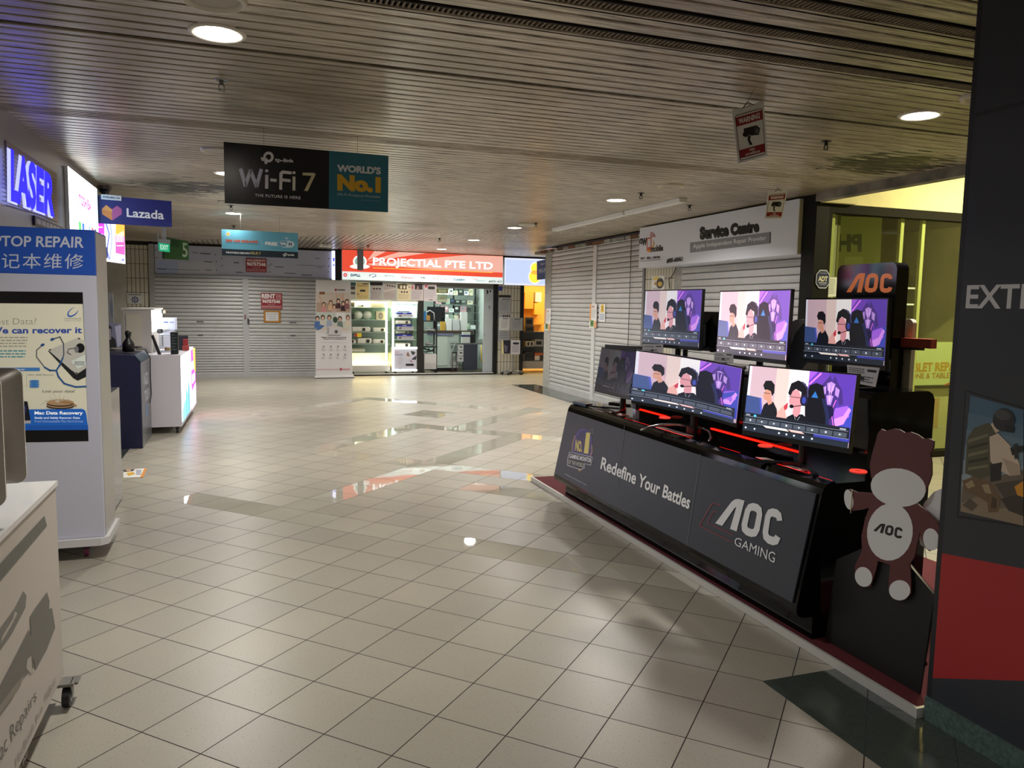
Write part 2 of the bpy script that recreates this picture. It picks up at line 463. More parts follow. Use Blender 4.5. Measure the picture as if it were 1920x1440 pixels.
# ------------------------------------------------------------------ ceiling: narrow metal slats, mitred at 45 degrees
def slat_mat(name, along):
    m = bpy.data.materials.new(name); m.use_nodes = True
    nt = m.node_tree; N = nt.nodes; L = nt.links; b = N['Principled BSDF']
    tc = N.new('ShaderNodeTexCoord'); mp = N.new('ShaderNodeMapping')
    mp.inputs['Scale'].default_value = (1.6, 26, 1) if along == 'X' else (26, 1.6, 1)
    L.new(tc.outputs['Object'], mp.inputs['Vector'])
    n1 = N.new('ShaderNodeTexNoise'); n1.inputs['Scale'].default_value = 2.2; n1.inputs['Detail'].default_value = 7; n1.inputs['Roughness'].default_value = 0.7
    L.new(mp.outputs[0], n1.inputs['Vector'])
    rp = N.new('ShaderNodeValToRGB'); e = rp.color_ramp.elements
    e[0].position = 0.38; e[0].color = (*srgb('#7b705f'), 1); e[1].position = 0.60; e[1].color = (*srgb('#d6cbb8'), 1)
    L.new(n1.outputs[0], rp.inputs[0])
    # brown water stains
    n2 = N.new('ShaderNodeTexNoise'); n2.inputs['Scale'].default_value = 0.55; n2.inputs['Detail'].default_value = 6
    L.new(tc.outputs['Object'], n2.inputs['Vector'])
    r2 = N.new('ShaderNodeMapRange'); r2.inputs[1].default_value = 0.48; r2.inputs[2].default_value = 0.62; r2.inputs[4].default_value = 0.7
    L.new(n2.outputs[0], r2.inputs[0])
    mx = N.new('ShaderNodeMix'); mx.data_type = 'RGBA'; L.new(r2.outputs[0], mx.inputs[0]); L.new(rp.outputs[0], mx.inputs[6]); mx.inputs[7].default_value = (*srgb('#74674f'), 1)
    last = mx.outputs[2]
    if along == 'X':   # flaking paint near the left shops, dark damp patch near the right
        for cx, cy, rx, ry, th, col in ((-0.2, 9.1, 1.25, 1.0, 0.36, '#221d18'), (0.2, 9.6, 1.2, 0.9, 0.40, '#ddd6c2'), (4.9, 5.0, 0.7, 0.6, 0.34, '#3b3226'), (-0.3, 10.6, 1.2, 0.3, 0.36, '#c9be9f')):
            mq = N.new('ShaderNodeMapping'); mq.inputs['Location'].default_value = (-cx / rx, -cy / ry, -ZC); mq.inputs['Scale'].default_value = (1 / rx, 1 / ry, 1)
            L.new(tc.outputs['Object'], mq.inputs['Vector'])
            ln = N.new('ShaderNodeVectorMath'); ln.operation = 'LENGTH'; L.new(mq.outputs[0], ln.inputs[0])
            fa = N.new('ShaderNodeMapRange'); fa.inputs[1].default_value = 0.4; fa.inputs[2].default_value = 1.1; fa.inputs[3].default_value = 0.0; fa.inputs[4].default_value = -0.4
            L.new(ln.outputs['Value'], fa.inputs[0])
            mp2 = N.new('ShaderNodeMapping'); mp2.inputs['Scale'].default_value = (5, 30, 1); mp2.inputs['Location'].default_value = (cx * 3, cy, 0); L.new(tc.outputs['Object'], mp2.inputs['Vector'])
            n3 = N.new('ShaderNodeTexNoise'); n3.inputs['Scale'].default_value = 1.0; n3.inputs['Detail'].default_value = 4; L.new(mp2.outputs[0], n3.inputs['Vector'])
            ad = N.new('ShaderNodeMath'); L.new(n3.outputs[0], ad.inputs[0]); L.new(fa.outputs[0], ad.inputs[1])
            st = N.new('ShaderNodeMapRange'); st.inputs[1].default_value = th; st.inputs[2].default_value = th + 0.05; L.new(ad.outputs[0], st.inputs[0])
            m3 = N.new('ShaderNodeMix'); m3.data_type = 'RGBA'; L.new(st.outputs[0], m3.inputs[0]); L.new(last, m3.inputs[6]); m3.inputs[7].default_value = (*srgb(col), 1)
            last = m3.outputs[2]
    L.new(last, b.inputs['Base Color'])
    b.inputs['Metallic'].default_value = 0.15
    rm = N.new('ShaderNodeMapRange'); rm.inputs[3].default_value = 0.20; rm.inputs[4].default_value = 0.42; L.new(n1.outputs[0], rm.inputs[0]); L.new(rm.outputs[0], b.inputs['Roughness'])
    bp = N.new('ShaderNodeBump'); bp.inputs['Strength'].default_value = 0.22; bp.inputs['Distance'].default_value = 0.004; L.new(n1.outputs[0], bp.inputs['Height']); L.new(bp.outputs[0], b.inputs['Normal'])
    return m
SX = slat_mat('ceiling_slats_x', 'X'); SY = slat_mat('ceiling_slats_y', 'Y')
DARK = M('#15110d', 0.9); GROOVE = M('#1d1610', 0.85)
cm = MB(); cm.mats = [SX, SY, DARK, GROOVE]
def slat(a0, a1, y0, y1, axis, e0, e1, m):
    """one slat from a0 to a1 (functions of y) with rolled edges"""
    prof = [(y0, ZC + 0.012), (y0 + 0.001, ZC + 0.003), (y0 + 0.006, ZC), (y1 - 0.006, ZC), (y1 - 0.001, ZC + 0.003), (y1, ZC + 0.012)]
    vs = []
    for y, z in prof: vs.append((e0(y), y, z))
    for y, z in prof: vs.append((e1(y), y, z))
    if axis == 'Y': vs = [(y, x, z) for x, y, z in vs]
    n = len(prof)
    cm.add(vs, [(i, i + 1, n + i + 1, n + i) for i in range(n - 1)], m)
SLOTS = ((2.57, 2.67), (2.87, 2.97), (3.16, 3.26))
XL = -1.42
def xend(y): return min(5.42 if y < 6.46 else XR, 15.6 - y)
y = -7.05
while y < 17.3:
    y1 = y + 0.084
    skip = False
    for a, b_ in SLOTS:
        if y + 0.042 > a and y + 0.042 < b_: skip = True
    xs = XL if y < 8.97 else -6.2
    if 5.66 <= y <= 5.80:         # seam of narrow dark strips
        for k in range(2):
            slat(None, None, y + 0.05 * k + 0.004, y + 0.05 * k + 0.030, 'X', lambda q, xs=xs: xs, xend, SX)
    elif 4.02 < y < 4.06:
        slat(None, None, y + 0.03, y1, 'X', lambda q, xs=xs: xs, xend, SX)
    elif 11.4 < y < 11.5 and False:
        pass
    elif not skip and xend(y1) > xs + 0.05:
        slat(None, None, y, y1, 'X', lambda q, xs=xs: xs, xend, SX)
    y += 0.098 if not (11.25 < y < 11.35) else 0.13
x = -1.7
while x < 9.2:
    y0 = max(15.6 - x, 14.5 if x > XR else 0)
    slat(None, None, x, x + 0.084, 'Y', lambda q, x=x: (15.61 - q) if x < XR else 14.5, lambda q: 17.42, SY)
    x += 0.098
cm.add([(-6.3, -7.2, ZC + 0.10), (5.42, -7.2, ZC + 0.10), (5.42, 17.5, ZC + 0.10), (-6.3, 17.5, ZC + 0.10)], [(0, 3, 2, 1)], DARK)
cm.add([(5.42, 6.60, ZC + 0.10), (9.4, 6.60, ZC + 0.10), (9.4, 17.5, ZC + 0.10), (5.42, 17.5, ZC + 0.10)], [(0, 3, 2, 1)], DARK)
# brown felt just above the joints, open at the air slots and the wide seams
bands = [(-7.1, 2.57), (2.67, 2.87), (2.97, 3.16), (3.26, 4.02), (4.06, 11.34), (11.40, 17.42)]
for a, b_ in bands:
    cm.add([(XL - 4.8 if b_ > 9 else XL, a, ZC + 0.013), (5.42, a, ZC + 0.013), (5.42, b_, ZC + 0.013), (XL - 4.8 if b_ > 9 else XL, b_, ZC + 0.013)], [(0, 3, 2, 1)], GROOVE)
cm.add([(5.42, 6.60, ZC + 0.0131), (9.4, 6.60, ZC + 0.0131), (9.4, 17.42, ZC + 0.0131), (5.42, 17.42, ZC + 0.0131)], [(0, 3, 2, 1)], GROOVE)
for a, b_ in SLOTS:                                   # air slots: small fins across, lips either side
    for q in (a, b_):
        cm.box((XL, q - 0.006, ZC), (5.42, q + 0.006, ZC + 0.03), GROOVE)
    x = XL
    while x < 5.42:
        cm.box((x, a + 0.006, ZC + 0.004), (x + 0.009, b_ - 0.028, ZC + 0.05), M('#7a6c58', 0.6))
        x += 0.023
struct(cm.build('ceiling', loc=(0, 0, 0)))

# ------------------------------------------------------------------ walls
def tile_col_mat(axis):
    """narrow upright cream wall tiles with dark joints"""
    m = bpy.data.materials.new('wall_tile_' + axis); m.use_nodes = True
    nt = m.node_tree; N = nt.nodes; L = nt.links; b = N['Principled BSDF']
    tc = N.new('ShaderNodeTexCoord'); mp = N.new('ShaderNodeMapping'); mp.vector_type = 'TEXTURE'
    mp.inputs['Scale'].default_value = (0.078, 0.078, 0.29)
    L.new(tc.outputs['Object'], mp.inputs['Vector'])
    fr = N.new('ShaderNodeVectorMath'); fr.operation = 'FRACTION'; L.new(mp.outputs[0], fr.inputs[0])
    sx = N.new('ShaderNodeSeparateXYZ'); L.new(fr.outputs[0], sx.inputs[0])
    def lt(o, w):
        a = N.new('ShaderNodeMath'); a.operation = 'LESS_THAN'; a.inputs[1].default_value = w; L.new(o, a.inputs[0]); return a.outputs[0]
    mx = N.new('ShaderNodeMath'); mx.operation = 'MAXIMUM'; L.new(lt(sx.outputs['X' if axis == 'Y' else 'Y'], 0.13), mx.inputs[0]); L.new(lt(sx.outputs['Z'], 0.035), mx.inputs[1])
    mix = N.new('ShaderNodeMix'); mix.data_type = 'RGBA'; L.new(mx.outputs[0], mix.inputs[0]); mix.inputs[6].default_value = (*srgb('#c4bfae'), 1); mix.inputs[7].default_value = (*srgb('#3c3830'), 1)
    L.new(mix.outputs[2], b.inputs['Base Color']); b.inputs['Roughness'].default_value = 0.35
    return m
TCY = tile_col_mat('Y'); TCX = tile_col_mat('X')
WALLP = M('#b9b6ad', 0.7, noise=0.12, nscale=6)
CONC = M('#a5a49e', 0.75, noise=0.25, nscale=14)
BLACK = M('#0b0b0d', 0.35); BLACKM = M('#14151a', 0.5)
SILVER = M('#9a9a9e', 0.28, 0.75)

def sbox(name, *boxes):
    m = MB()
    for a, b_, mt in boxes: m.box(a, b_, mt)
    return struct(m.build(name, loc=(0, 0, 0)))
sbox('wall_behind', ((-2.0, -7.25, 0), (9.45, -7.1, 3.5), WALLP))
sbox('wall_left', ((-1.95, -7.1, 0), (-1.78, 8.97, 2.95), WALLP))
sbox('trim_4', ((-1.78, -7.1, 2.02), (-1.40, 8.97, ZC + 0.02), SILVER))        # brushed metal fascia
sbox('wall_far_left', ((-6.3, YB, 0), (-2.2, YB + 0.15, 2.9), WALLP), ((-6.4, 8.9, 0), (-6.25, YB, 2.9), WALLP), ((-6.3, 8.9, 0), (-1.95, 9.0, 2.9), WALLP))
sbox('wall_back', ((-2.2, YB + 0.01, 0), (-1.77, YB + 0.2, 2.7), TCY), ((-2.2, YB + 0.03, 2.7), (9.3, YB + 0.2, 2.9), M('#2a2622', 0.8)),
     ((-1.67, YB + 0.1, 0), (1.93, YB + 0.2, 2.72), WALLP))
sbox('trim_5', ((-1.77, YB - 0.03, 0), (-1.67, YB + 0.1, 2.73), M('#a9aaa9', 0.4, 0.3)), ((-1.67, YB - 0.05, 2.075), (1.93, YB + 0.1, 2.13), M('#a4a5a8', 0.35, 0.5)),
     ((0.015, YB - 0.03, 0), (0.135, YB + 0.1, 2.075), M('#bcbdc0', 0.4, 0.3)))
sbox('trim_6', ((1.93, YB - 0.04, 0), (2.07, YB + 0.3, 2.76), BLACK))
sbox('wall_right_tiles', ((XR, 9.61, 0), (XR + 0.12, 10.44, 2.75), TCX))
sbox('wall_right', ((XR + 0.12, 6.66, 0), (XR + 0.16, 14.17, 2.95), WALLP), ((XR, 9.40, 0), (XR + 0.12, 9.61, 2.75), CONC), ((XR, 6.78, 0), (XR + 0.12, 6.97, 2.75), M('#8b8c8e', 0.5, 0.2)),
     ((XR - 0.02, 14.17, 0), (XR + 0.34, 14.5, 2.72), CONC))
sbox('trim_7', ((XR - 0.03, 12.12, 0), (XR + 0.12, 12.25, 2.70), M('#c9cacb', 0.4, 0.2)), ((XR - 0.02, 10.44, 0), (XR + 0.1, 10.50, 2.70), M('#77787a', 0.5, 0.2)))
sbox('trim_8', ((5.49, 6.50, 0), (5.65, 6.70, ZC), M('#100f0b', 0.6, spec=0.15)))
hd = MB(); r_ = random.Random(3); y = 10.0                       # broken header above the shutters
while y < 14.9:
    w = 0.12 + 0.2 * r_.random()
    hd.box((XR - 0.05 - 0.02 * r_.random(), y, 2.665 + 0.01 * r_.random()), (XR + 0.12, y + w, 2.72), M(r_.choice(('#8c8a84', '#6e4a33', '#5a4030', '#9a9890')), 0.8)); y += w + 0.015
struct(hd.build('trim_9', loc=(0, 0, 0)))

# ------------------------------------------------------------------ roller shutters
SH = M('#bcbcbc', 0.42, 0.25, noise=0.06, nscale=9)
def shutter(n, axis, val, a0, a1, z1, pitch, face, mat=SH, low=None):
    """face = -1: slats bulge towards the negative axis"""
    m = MB(); prof = []; z = 0.06
    while z < z1:
        p = pitch if (low is None or z > low[0]) else low[1]
        prof += [(0.0, z), (0.011, z + p * 0.10), (0.016, z + p * 0.45), (0.011, z + p * 0.86), (0.0, z + p * 0.93), (-0.004, z + p * 0.985)]; z += p
    prof = [(d, min(q, z1)) for d, q in prof]
    vs = []
    for a in (a0, a1):
        for d, q in prof: vs.append((val + face * d, a, q) if axis == 'X' else (a, val + face * d, q))
    k = len(prof)
    m.add(vs, [(i, i + 1, k + i + 1, k + i) for i in range(k - 1) if i % 6 < 4], mat); m.add(vs, [(i, i + 1, k + i + 1, k + i) for i in range(k - 1) if i % 6 >= 4], M('#3c3c3d', 0.6))
    bar = (min(a0, a1), max(a0, a1))
    if axis == 'X': m.box((val + face * 0.03, bar[0], 0.0), (val, bar[1], 0.065), mat)
    else: m.box((bar[0], val + face * 0.03, 0.0), (bar[1], val, 0.065), mat)
    o = struct(m.build('door_%d' % n, loc=(0, 0, 0)))
    if low:
        c = (a0 + a1) / 2
        for z, w in ((1.16, 0.07), (0.88, 0.05)):
            h = MB(); h.box((c - w, val - 0.03, z), (c + w, val, z + 0.022), M('#6d6d70', 0.4, 0.6), bev=0.006); h.build('handle', o)
    return o
shutter(1, 'Y', YB, -1.67, 0.015, 2.075, 0.079, -1, low=(0.86, 0.055))
shutter(2, 'Y', YB, 0.135, 1.93, 2.075, 0.079, -1, low=(0.86, 0.055))
shutter(3, 'X', XR, 12.25, 14.17, 2.68, 0.081, -1)
shutter(4, 'X', XR, 10.50, 12.12, 2.68, 0.081, -1)
shutter(5, 'X', XR, 6.97, 9.40, 2.30, 0.088, -1)

# ------------------------------------------------------------------ right: soffit and the recess with the lit glass shop front
CREAM = M('#d9cf9c', 0.7, noise=0.08, nscale=5)
sf = MB(); sf.box((5.42, -7.1, 2.69), (5.53, 6.44, ZC + 0.03), M('#8f8a7e', 0.7, noise=0.55, nscale=5))
struct(sf.build('trim_10', loc=(0, 0, 0)))
sbox('wall_recess', ((XR + 0.16, 6.50, 2.69), (9.4, 6.62, 3.5), CREAM), ((9.3, -7.1, 0), (9.45, 9.2, 3.5), CREAM), ((5.53, 6.44, 2.69), (XR + 0.2, 6.62, 3.5), CREAM))
sbox('ceiling_recess', ((5.42, -7.1, 3.45), (9.45, 6.62, 3.55), M('#cfc8a8', 0.8)), ((5.30, -7.1, 2.80), (5.42, 6.62, 3.5), CREAM))
l = bpy.data.lights.new('recess_tube', 'AREA'); l.shape = 'RECTANGLE'; l.size = 1.3; l.size_y = 0.09; l.energy = 75; l.color = (1.0, 0.92, 0.55)
t = thing('ceiling_batten', 'fluorescent batten on the ceiling of the yellow recess behind the pillar', 'ceiling light', (7.6, 5.3, 3.45))
m = MB(); m.box((-0.66, -0.05, -0.05), (0.66, 0.05, 0.0), M('#e8e6da', 0.5)); m.build('housing', t, local=True)
m = MB(); m.cyl((-0.62, 0, -0.066), (0.62, 0, -0.066), 0.016, n=10, m=M('#fff3c0', 0.5, em=14)); m.build('tube', t, local=True)
lo = bpy.data.objects.new('lamp', l); C.objects.link(lo); lo.parent = t; lo.location = (0, 0, -0.09)

# ------------------------------------------------------------------ advertising pillar on the right
sbox('wall_pillar', ((2.535, 0.9, 0), (3.5, 2.185, ZC + 0.02), M('#1c1d22', 0.5)))
sbox('baseboard_pillar', ((2.505, 0.88, 0.0015), (3.52, 2.2, 0.094), M('#566a66', 0.25, noise=0.35, nscale=60)))

# ================================================================== the right-hand side
def aoc(A, quad, col, em=None):
    """three-letter display logo: barless A, O, C, drawn in a slanted quad"""
    tl, tr, br, bl = quad
    def q(u, w):
        x = (tl[0] * (1 - u) + tr[0] * u) * (1 - w) + (bl[0] * (1 - u) + br[0] * u) * w
        y = (tl[1] * (1 - u) + tr[1] * u) * (1 - w) + (bl[1] * (1 - u) + br[1] * u) * w
        return (x, y)
    A.poly([q(*p) for p in ((0, 1), (0.105, 1), (0.20, 0.33), (0.225, 0.26), (0.225, 1), (0.325, 1), (0.325, 0), (0.22, 0), (0.17, 0.04), (0.13, 0.14))], col, em)
    def ring(x0, x1, opening=False):
        t = 0.085; c = 0.10; cy = 0.26
        outer = [(x0 + c, 0), (x1 - c, 0), (x1 - c * 0.3, cy * 0.3), (x1, cy), (x1, 1 - cy), (x1 - c * 0.3, 1 - cy * 0.3), (x1 - c, 1), (x0 + c, 1), (x0 + c * 0.3, 1 - cy * 0.3), (x0, 1 - cy), (x0, cy), (x0 + c * 0.3, cy * 0.3)]
        tx, ty = t, 0.23
        c2 = 0.03; d2 = 0.08
        inner = [(x0 + tx + c2, ty), (x1 - tx - c2, ty), (x1 - tx - c2 * 0.3, ty + d2 * 0.3), (x1 - tx, ty + d2), (x1 - tx, 1 - ty - d2), (x1 - tx - c2 * 0.3, 1 - ty - d2 * 0.3), (x1 - tx - c2, 1 - ty), (x0 + tx + c2, 1 - ty), (x0 + tx + c2 * 0.3, 1 - ty - d2 * 0.3), (x0 + tx, 1 - ty - d2), (x0 + tx, ty + d2), (x0 + tx + c2 * 0.3, ty + d2 * 0.3)]
        n = len(outer)
        for i in range(n):
            j = (i + 1) % n
            if opening and i == 3: continue
            A.poly([q(*outer[i]), q(*outer[j]), q(*inner[j]), q(*inner[i])], col, em); A.k -= 1
        A.k += 1
    ring(0.37, 0.65); ring(0.70, 0.98, True)
    return A

# ------------------------------------------------------------------ advertising panel on the pillar
pp_ = MB(); pp_.box((2.517, 0.9, 0.094), (2.534, 2.202, ZC), M('#24262c', 0.42))
panel = tag(pp_.build('advertising_panel'), 'dark grey and red advertising panel covering the pillar at the right edge', 'advertising panel')
A = Art(rquad('X', 2.517, 2.202, 0.094, 0.9, ZC), ((2.202, ZC), (0.9, ZC), (0.9, 0.094), (2.202, 0.094)), rough=0.42)
A.rect(2.202, ZC, 0.9, 0.094, '#30343c')
A.rect(2.202, ZC, 2.18, 0.094, '#1f2127')
A.rect(2.202, 2.312, 0.9, 2.295, '#202228')
A.poly([(2.18, 0.672), (0.9, 0.85), (0.9, 0.9), (0.9, 0.75), (2.18, 0.18)], '#b3292b') if False else A.poly([(2.18, 0.675), (0.9, 0.86), (0.9, 0.75), (2.18, 0.176)], '#a5272a')
A.text('EXTE', 2.158, 1.692, 1.895, 1.608, '#dcdde3', bold=0.02)
A.poly([(2.134, 1.31), (1.25, 1.17), (1.25, 0.95), (2.128, 0.828)], '#15171b')
A.poly([(2.128, 1.303), (1.25, 1.165), (1.25, 0.955), (2.122, 0.838)], '#34373e')
A.poly([(2.113, 1.288), (1.26, 1.155), (1.26, 0.965), (2.112, 0.856)], '#0e0f12')
A.build('print', panel)
A = Art(((2.517,2.110,1.291), (2.517,1.902,1.264), (2.517,1.867,0.869), (2.517,2.113,0.856)), ((1820, 741), (1920, 769), (1920, 986), (1802, 959)), lift=0.0026, rough=0.45)
for i in range(6):   # dusk sky in bands
    c = '#%02x%02x%02x' % tuple(int(a + (b - a) * i / 5) for a, b in zip((72, 104, 128), (146, 160, 166)))
    A.poly([(1820 - 3 * i, 741 + 28 * i), (1920, 769 + 24 * i), (1920, 986), (1802, 959)], c)
A.poly([(1806, 905), (1830, 880), (1875, 885), (1920, 872), (1920, 986), (1802, 959)], '#6f6456')
A.poly([(1803, 940), (1840, 925), (1880, 950), (1920, 945), (1920, 986), (1802, 959)], '#8a7a66')
A.poly([(1870, 900), (1920, 890), (1920, 940), (1890, 935)], '#4d463c')
A.poly([(1880, 930), (1912, 920), (1920, 935), (1920, 965), (1895, 955)], '#3e372f')
A.poly([(1806, 945), (1822, 930), (1838, 945), (1826, 958)], '#5b5145')
A.poly([(1905, 905), (1920, 893), (1920, 925), (1910, 922)], '#d6922c')
# crouching soldier seen from behind, plain generic figure
A.poly([(1806, 893), (1834, 884), (1852, 892), (1868, 905), (1880, 930), (1876, 958), (1858, 960), (1856, 938), (1836, 925), (1812, 915)], '#6e5941')
A.poly([(1812, 900), (1826, 892), (1832, 904), (1818, 910)], '#a08c6c'); A.poly([(1845, 902), (1858, 900), (1864, 920), (1852, 918)], '#a08c6c')
A.poly([(1866, 925), (1874, 932), (1872, 952), (1862, 948)], '#4a3b2b')
A.poly([(1816, 812), (1830, 795), (1856, 788), (1872, 800), (1880, 820), (1872, 850), (1862, 882), (1840, 890), (1812, 878)], '#55523f')
for k in range(5):
    A.poly([(1819, 815 + 13 * k), (1858, 806 + 14 * k), (1857, 811 + 14 * k), (1818, 821 + 13 * k)], '#3a382c' if k % 2 else '#79745a')
A.poly([(1860, 812), (1876, 806), (1898, 828), (1914, 860), (1916, 882), (1898, 884), (1876, 872), (1862, 856)], '#cdbba8')
A.poly([(1884, 850), (1912, 862), (1916, 882), (1898, 884)], '#b29f8d')
A.poly([(1862, 862), (1884, 858), (1880, 892), (1862, 896)], '#2b2b28')
A.poly([(1862, 790), (1872, 786), (1882, 800), (1872, 806)], '#cfb9a2')
A.ell(1886, 784, 20, 19, '#2c2d2e', rot=15); A.ell(1884, 776, 15, 8, '#4a4a48', rot=15); A.poly([(1888, 792), (1906, 796), (1904, 806), (1890, 804)], '#1d1e1f')
A.poly([(1898, 832), (1920, 828), (1920, 838), (1902, 846)], '#22221f'); A.poly([(1904, 826), (1910, 824), (1912, 852), (1906, 852)], '#30302c')
A.build('picture', panel)

# ------------------------------------------------------------------ low red carpeted platform
t = thing('display_platform', 'low dark red carpeted platform with white metal edging under the monitor desk', 'platform', (3.3, 4.36, 0.0015))
m = MB(); m.box((2.492, 2.222, 0.0015), (4.1, 6.52, 0.0375), M('#5d1a22', 0.95, noise=0.2, nscale=90)); m.build('carpet', t)
m = MB(); m.box((2.478, 2.208, 0.0015), (2.492, 6.53, 0.042), M('#d9d8d4', 0.35, 0.4)); m.box((2.492, 2.208, 0.0015), (4.1, 2.222, 0.042), M('#d9d8d4', 0.35, 0.4)); m.build('edge_trim', t)

# ------------------------------------------------------------------ monitor display desk
GLOSS = M('#060607', 0.07, spec=0.35)
desk = thing('display_desk', 'long glossy black monitor display desk with grey printed front panel and red light strips', 'display desk', (2.8, 4.36, 0.038))
Y0, Y1 = 2.865, 5.86
m = MB(); m.prism([(x, Y0, z) for x, z in ((2.53, 0.15), (2.462, 0.152), (2.438, 0.168), (2.43, 0.19), (2.432, 0.215), (2.538, 0.735), (2.548, 0.765), (2.565, 0.785), (2.59, 0.797), (2.612, 0.797), (2.614, 0.788), (3.02, 0.788), (3.02, 0.15))], (0, Y1 - Y0, 0), GLOSS)
m.build('body', desk)
m = MB(); m.box((2.53, Y0 + 0.005, 0.0382), (3.35, Y1 - 0.02, 0.15), GLOSS); m.build('plinth', desk)
m = MB(); m.prism([(x, 3.08, z) for x, z in ((3.0, 0.788), (3.0, 1.15), (3.012, 1.175), (3.035, 1.185), (3.38, 1.185), (3.41, 1.17), (3.425, 1.14), (3.425, 0.04), (3.36, 0.04), (3.36, 0.788))], (0, 2.47, 0), GLOSS); m.build('riser', desk)
m = MB(); m.prism([(2.5265, 5.835, 0.738), (2.4235, 5.835, 0.222), (2.4235, 2.89, 0.222), (2.5265, 2.89, 0.738)], (0.008, 0, -0.0016), M('#3b404a', 0.4)); fp = m.build('front_panel', desk)
A = Art(((2.5265, 5.835, 0.738), (2.5265, 2.89, 0.738), (2.4235, 2.89, 0.222), (2.4235, 5.835, 0.222)), ((1064.1,770.8), (1529.9,925.9), (1484.8,1130.1), (1039.7,887.2)), rough=0.38)
def s6(x, y): return (1020 + x / 6.545, 740 + y / 6.545)
def s3(x, y): return (980 + x / 2.879, 720 + y / 2.879)
A.poly([s6(*p) for p in ((345, 690), (350, 590), (385, 500), (430, 435), (490, 412), (545, 440), (585, 520), (600, 700), (585, 760), (340, 700))], '#4f4698')
A.poly([s6(*p) for p in ((372, 700), (378, 600), (405, 510), (450, 450), (500, 430), (545, 470), (568, 560), (572, 745))], '#3a3066')
A.line([s6(*p) for p in ((345, 690), (352, 590), (385, 505))], 1.2, '#d9a55a'); A.line([s6(*p) for p in ((588, 620), (592, 700), (570, 750))], 1.4, '#d9a55a')
A.text('NO.', quad=[s6(*p) for p in ((392, 548), (474, 575), (466, 712), (380, 690))], col='#e9d96e', bold=0.04)
A.text('1', quad=[s6(*p) for p in ((520, 465), (568, 470), (545, 728), (490, 718))], col='#efe07a', bold=0.05)
A.poly([s6(*p) for p in ((312, 700), (600, 765), (578, 870), (500, 850), (500, 905), (450, 925), (285, 870), (290, 785))], '#c9ccd6')
A.poly([s6(*p) for p in ((318, 708), (592, 772), (572, 860), (494, 842), (492, 898), (448, 915), (292, 862), (298, 790))], '#22252e')
A.text('GAMING MONITOR', quad=[s6(*p) for p in ((322, 722), (586, 782), (576, 836), (312, 778))], col='#eef0f5', bold=0.03)
A.text('OF THE WORLD', quad=[s6(*p) for p in ((305, 798), (498, 846), (490, 896), (296, 850))], col='#c8c3b4', bold=0.02)
A.poly([s6(*p) for p in ((410, 908), (450, 926), (476, 912), (440, 944))], '#d0a050')
A.line([s6(*p) for p in ((577, 430), (600, 420), (606, 470), (570, 480))], 0.4, '#b5b6c0', closed=True)
A.text('*Based on monitor shipments worldwide', quad=[s6(*p) for p in ((258, 964), (528, 1106), (527, 1120), (256, 976))], col='#d8dae0') if False else A.lines(0, 0, 0.001, 0.001, 1, '#d8dae0')
A.line([s6(*p) for p in ((260, 972), (340, 1014))], 0.7, '#c9ccd2'); A.line([s6(*p) for p in ((350, 1019), (470, 1082))], 0.7, '#c9ccd2'); A.line([s6(*p) for p in ((480, 1087), (526, 1112))], 0.7, '#c9ccd2')
A.text('Redefine Your Battles', quad=[s3(*p) for p in ((432, 392), (913, 606), (899, 678), (420, 458))], col='#f6f7fa', bold=0.025)
aoc(A, [s3(*p) for p in ((1096, 602), (1416, 688), (1396, 888), (1042, 752))], '#e4e6ea')
A.text('GAMING', quad=[s3(*p) for p in ((1152, 824), (1368, 912), (1362, 968), (1143, 868))], col='#e4e6ea', bold=0.0)
A.line([s3(*p) for p in ((1068, 656), (1040, 645), (1022, 650), (956, 766), (1130, 853))], 1.1, '#a8404c')
A.line([s3(*p) for p in ((1050, 692), (1036, 688), (1028, 694), (1000, 750), (1140, 816))], 0.9, '#a8404c')
A.line([(1314.5, 852), (1288, 1024)], 0.7, '#6e7480'); A.line([(1172, 797), (1158, 916)], 0.6, '#4c525c')
A.build('lettering', fp)
LEDR = M('#ff1206', 0.5, em=3.5)
for x, z, ya, yb in ((2.6235, 0.789, 5.02, 4.12), (2.6235, 0.789, 3.82, 3.62), (2.6235, 0.789, 3.48, 2.9), (2.99, 0.789, 5.56, 5.06), (2.99, 0.789, 4.46, 3.55)):
    m = MB(); m.box((x - 0.003, ya, z), (x + 0.003, yb, z + 0.004), LEDR); m.build('light_strip', desk)
for x, y in ((2.95, 5.0), (2.93, 3.80), (2.93, 3.06)):
    m = MB(); m.lathe((x, y, 0.788), [(0.02, 0.001), (0.022, 0.006), (0.04, 0.006), (0.043, 0.0)], 24, M('#c7382c', 0.4, em=0.9)); m.build('cable_grommet', desk)

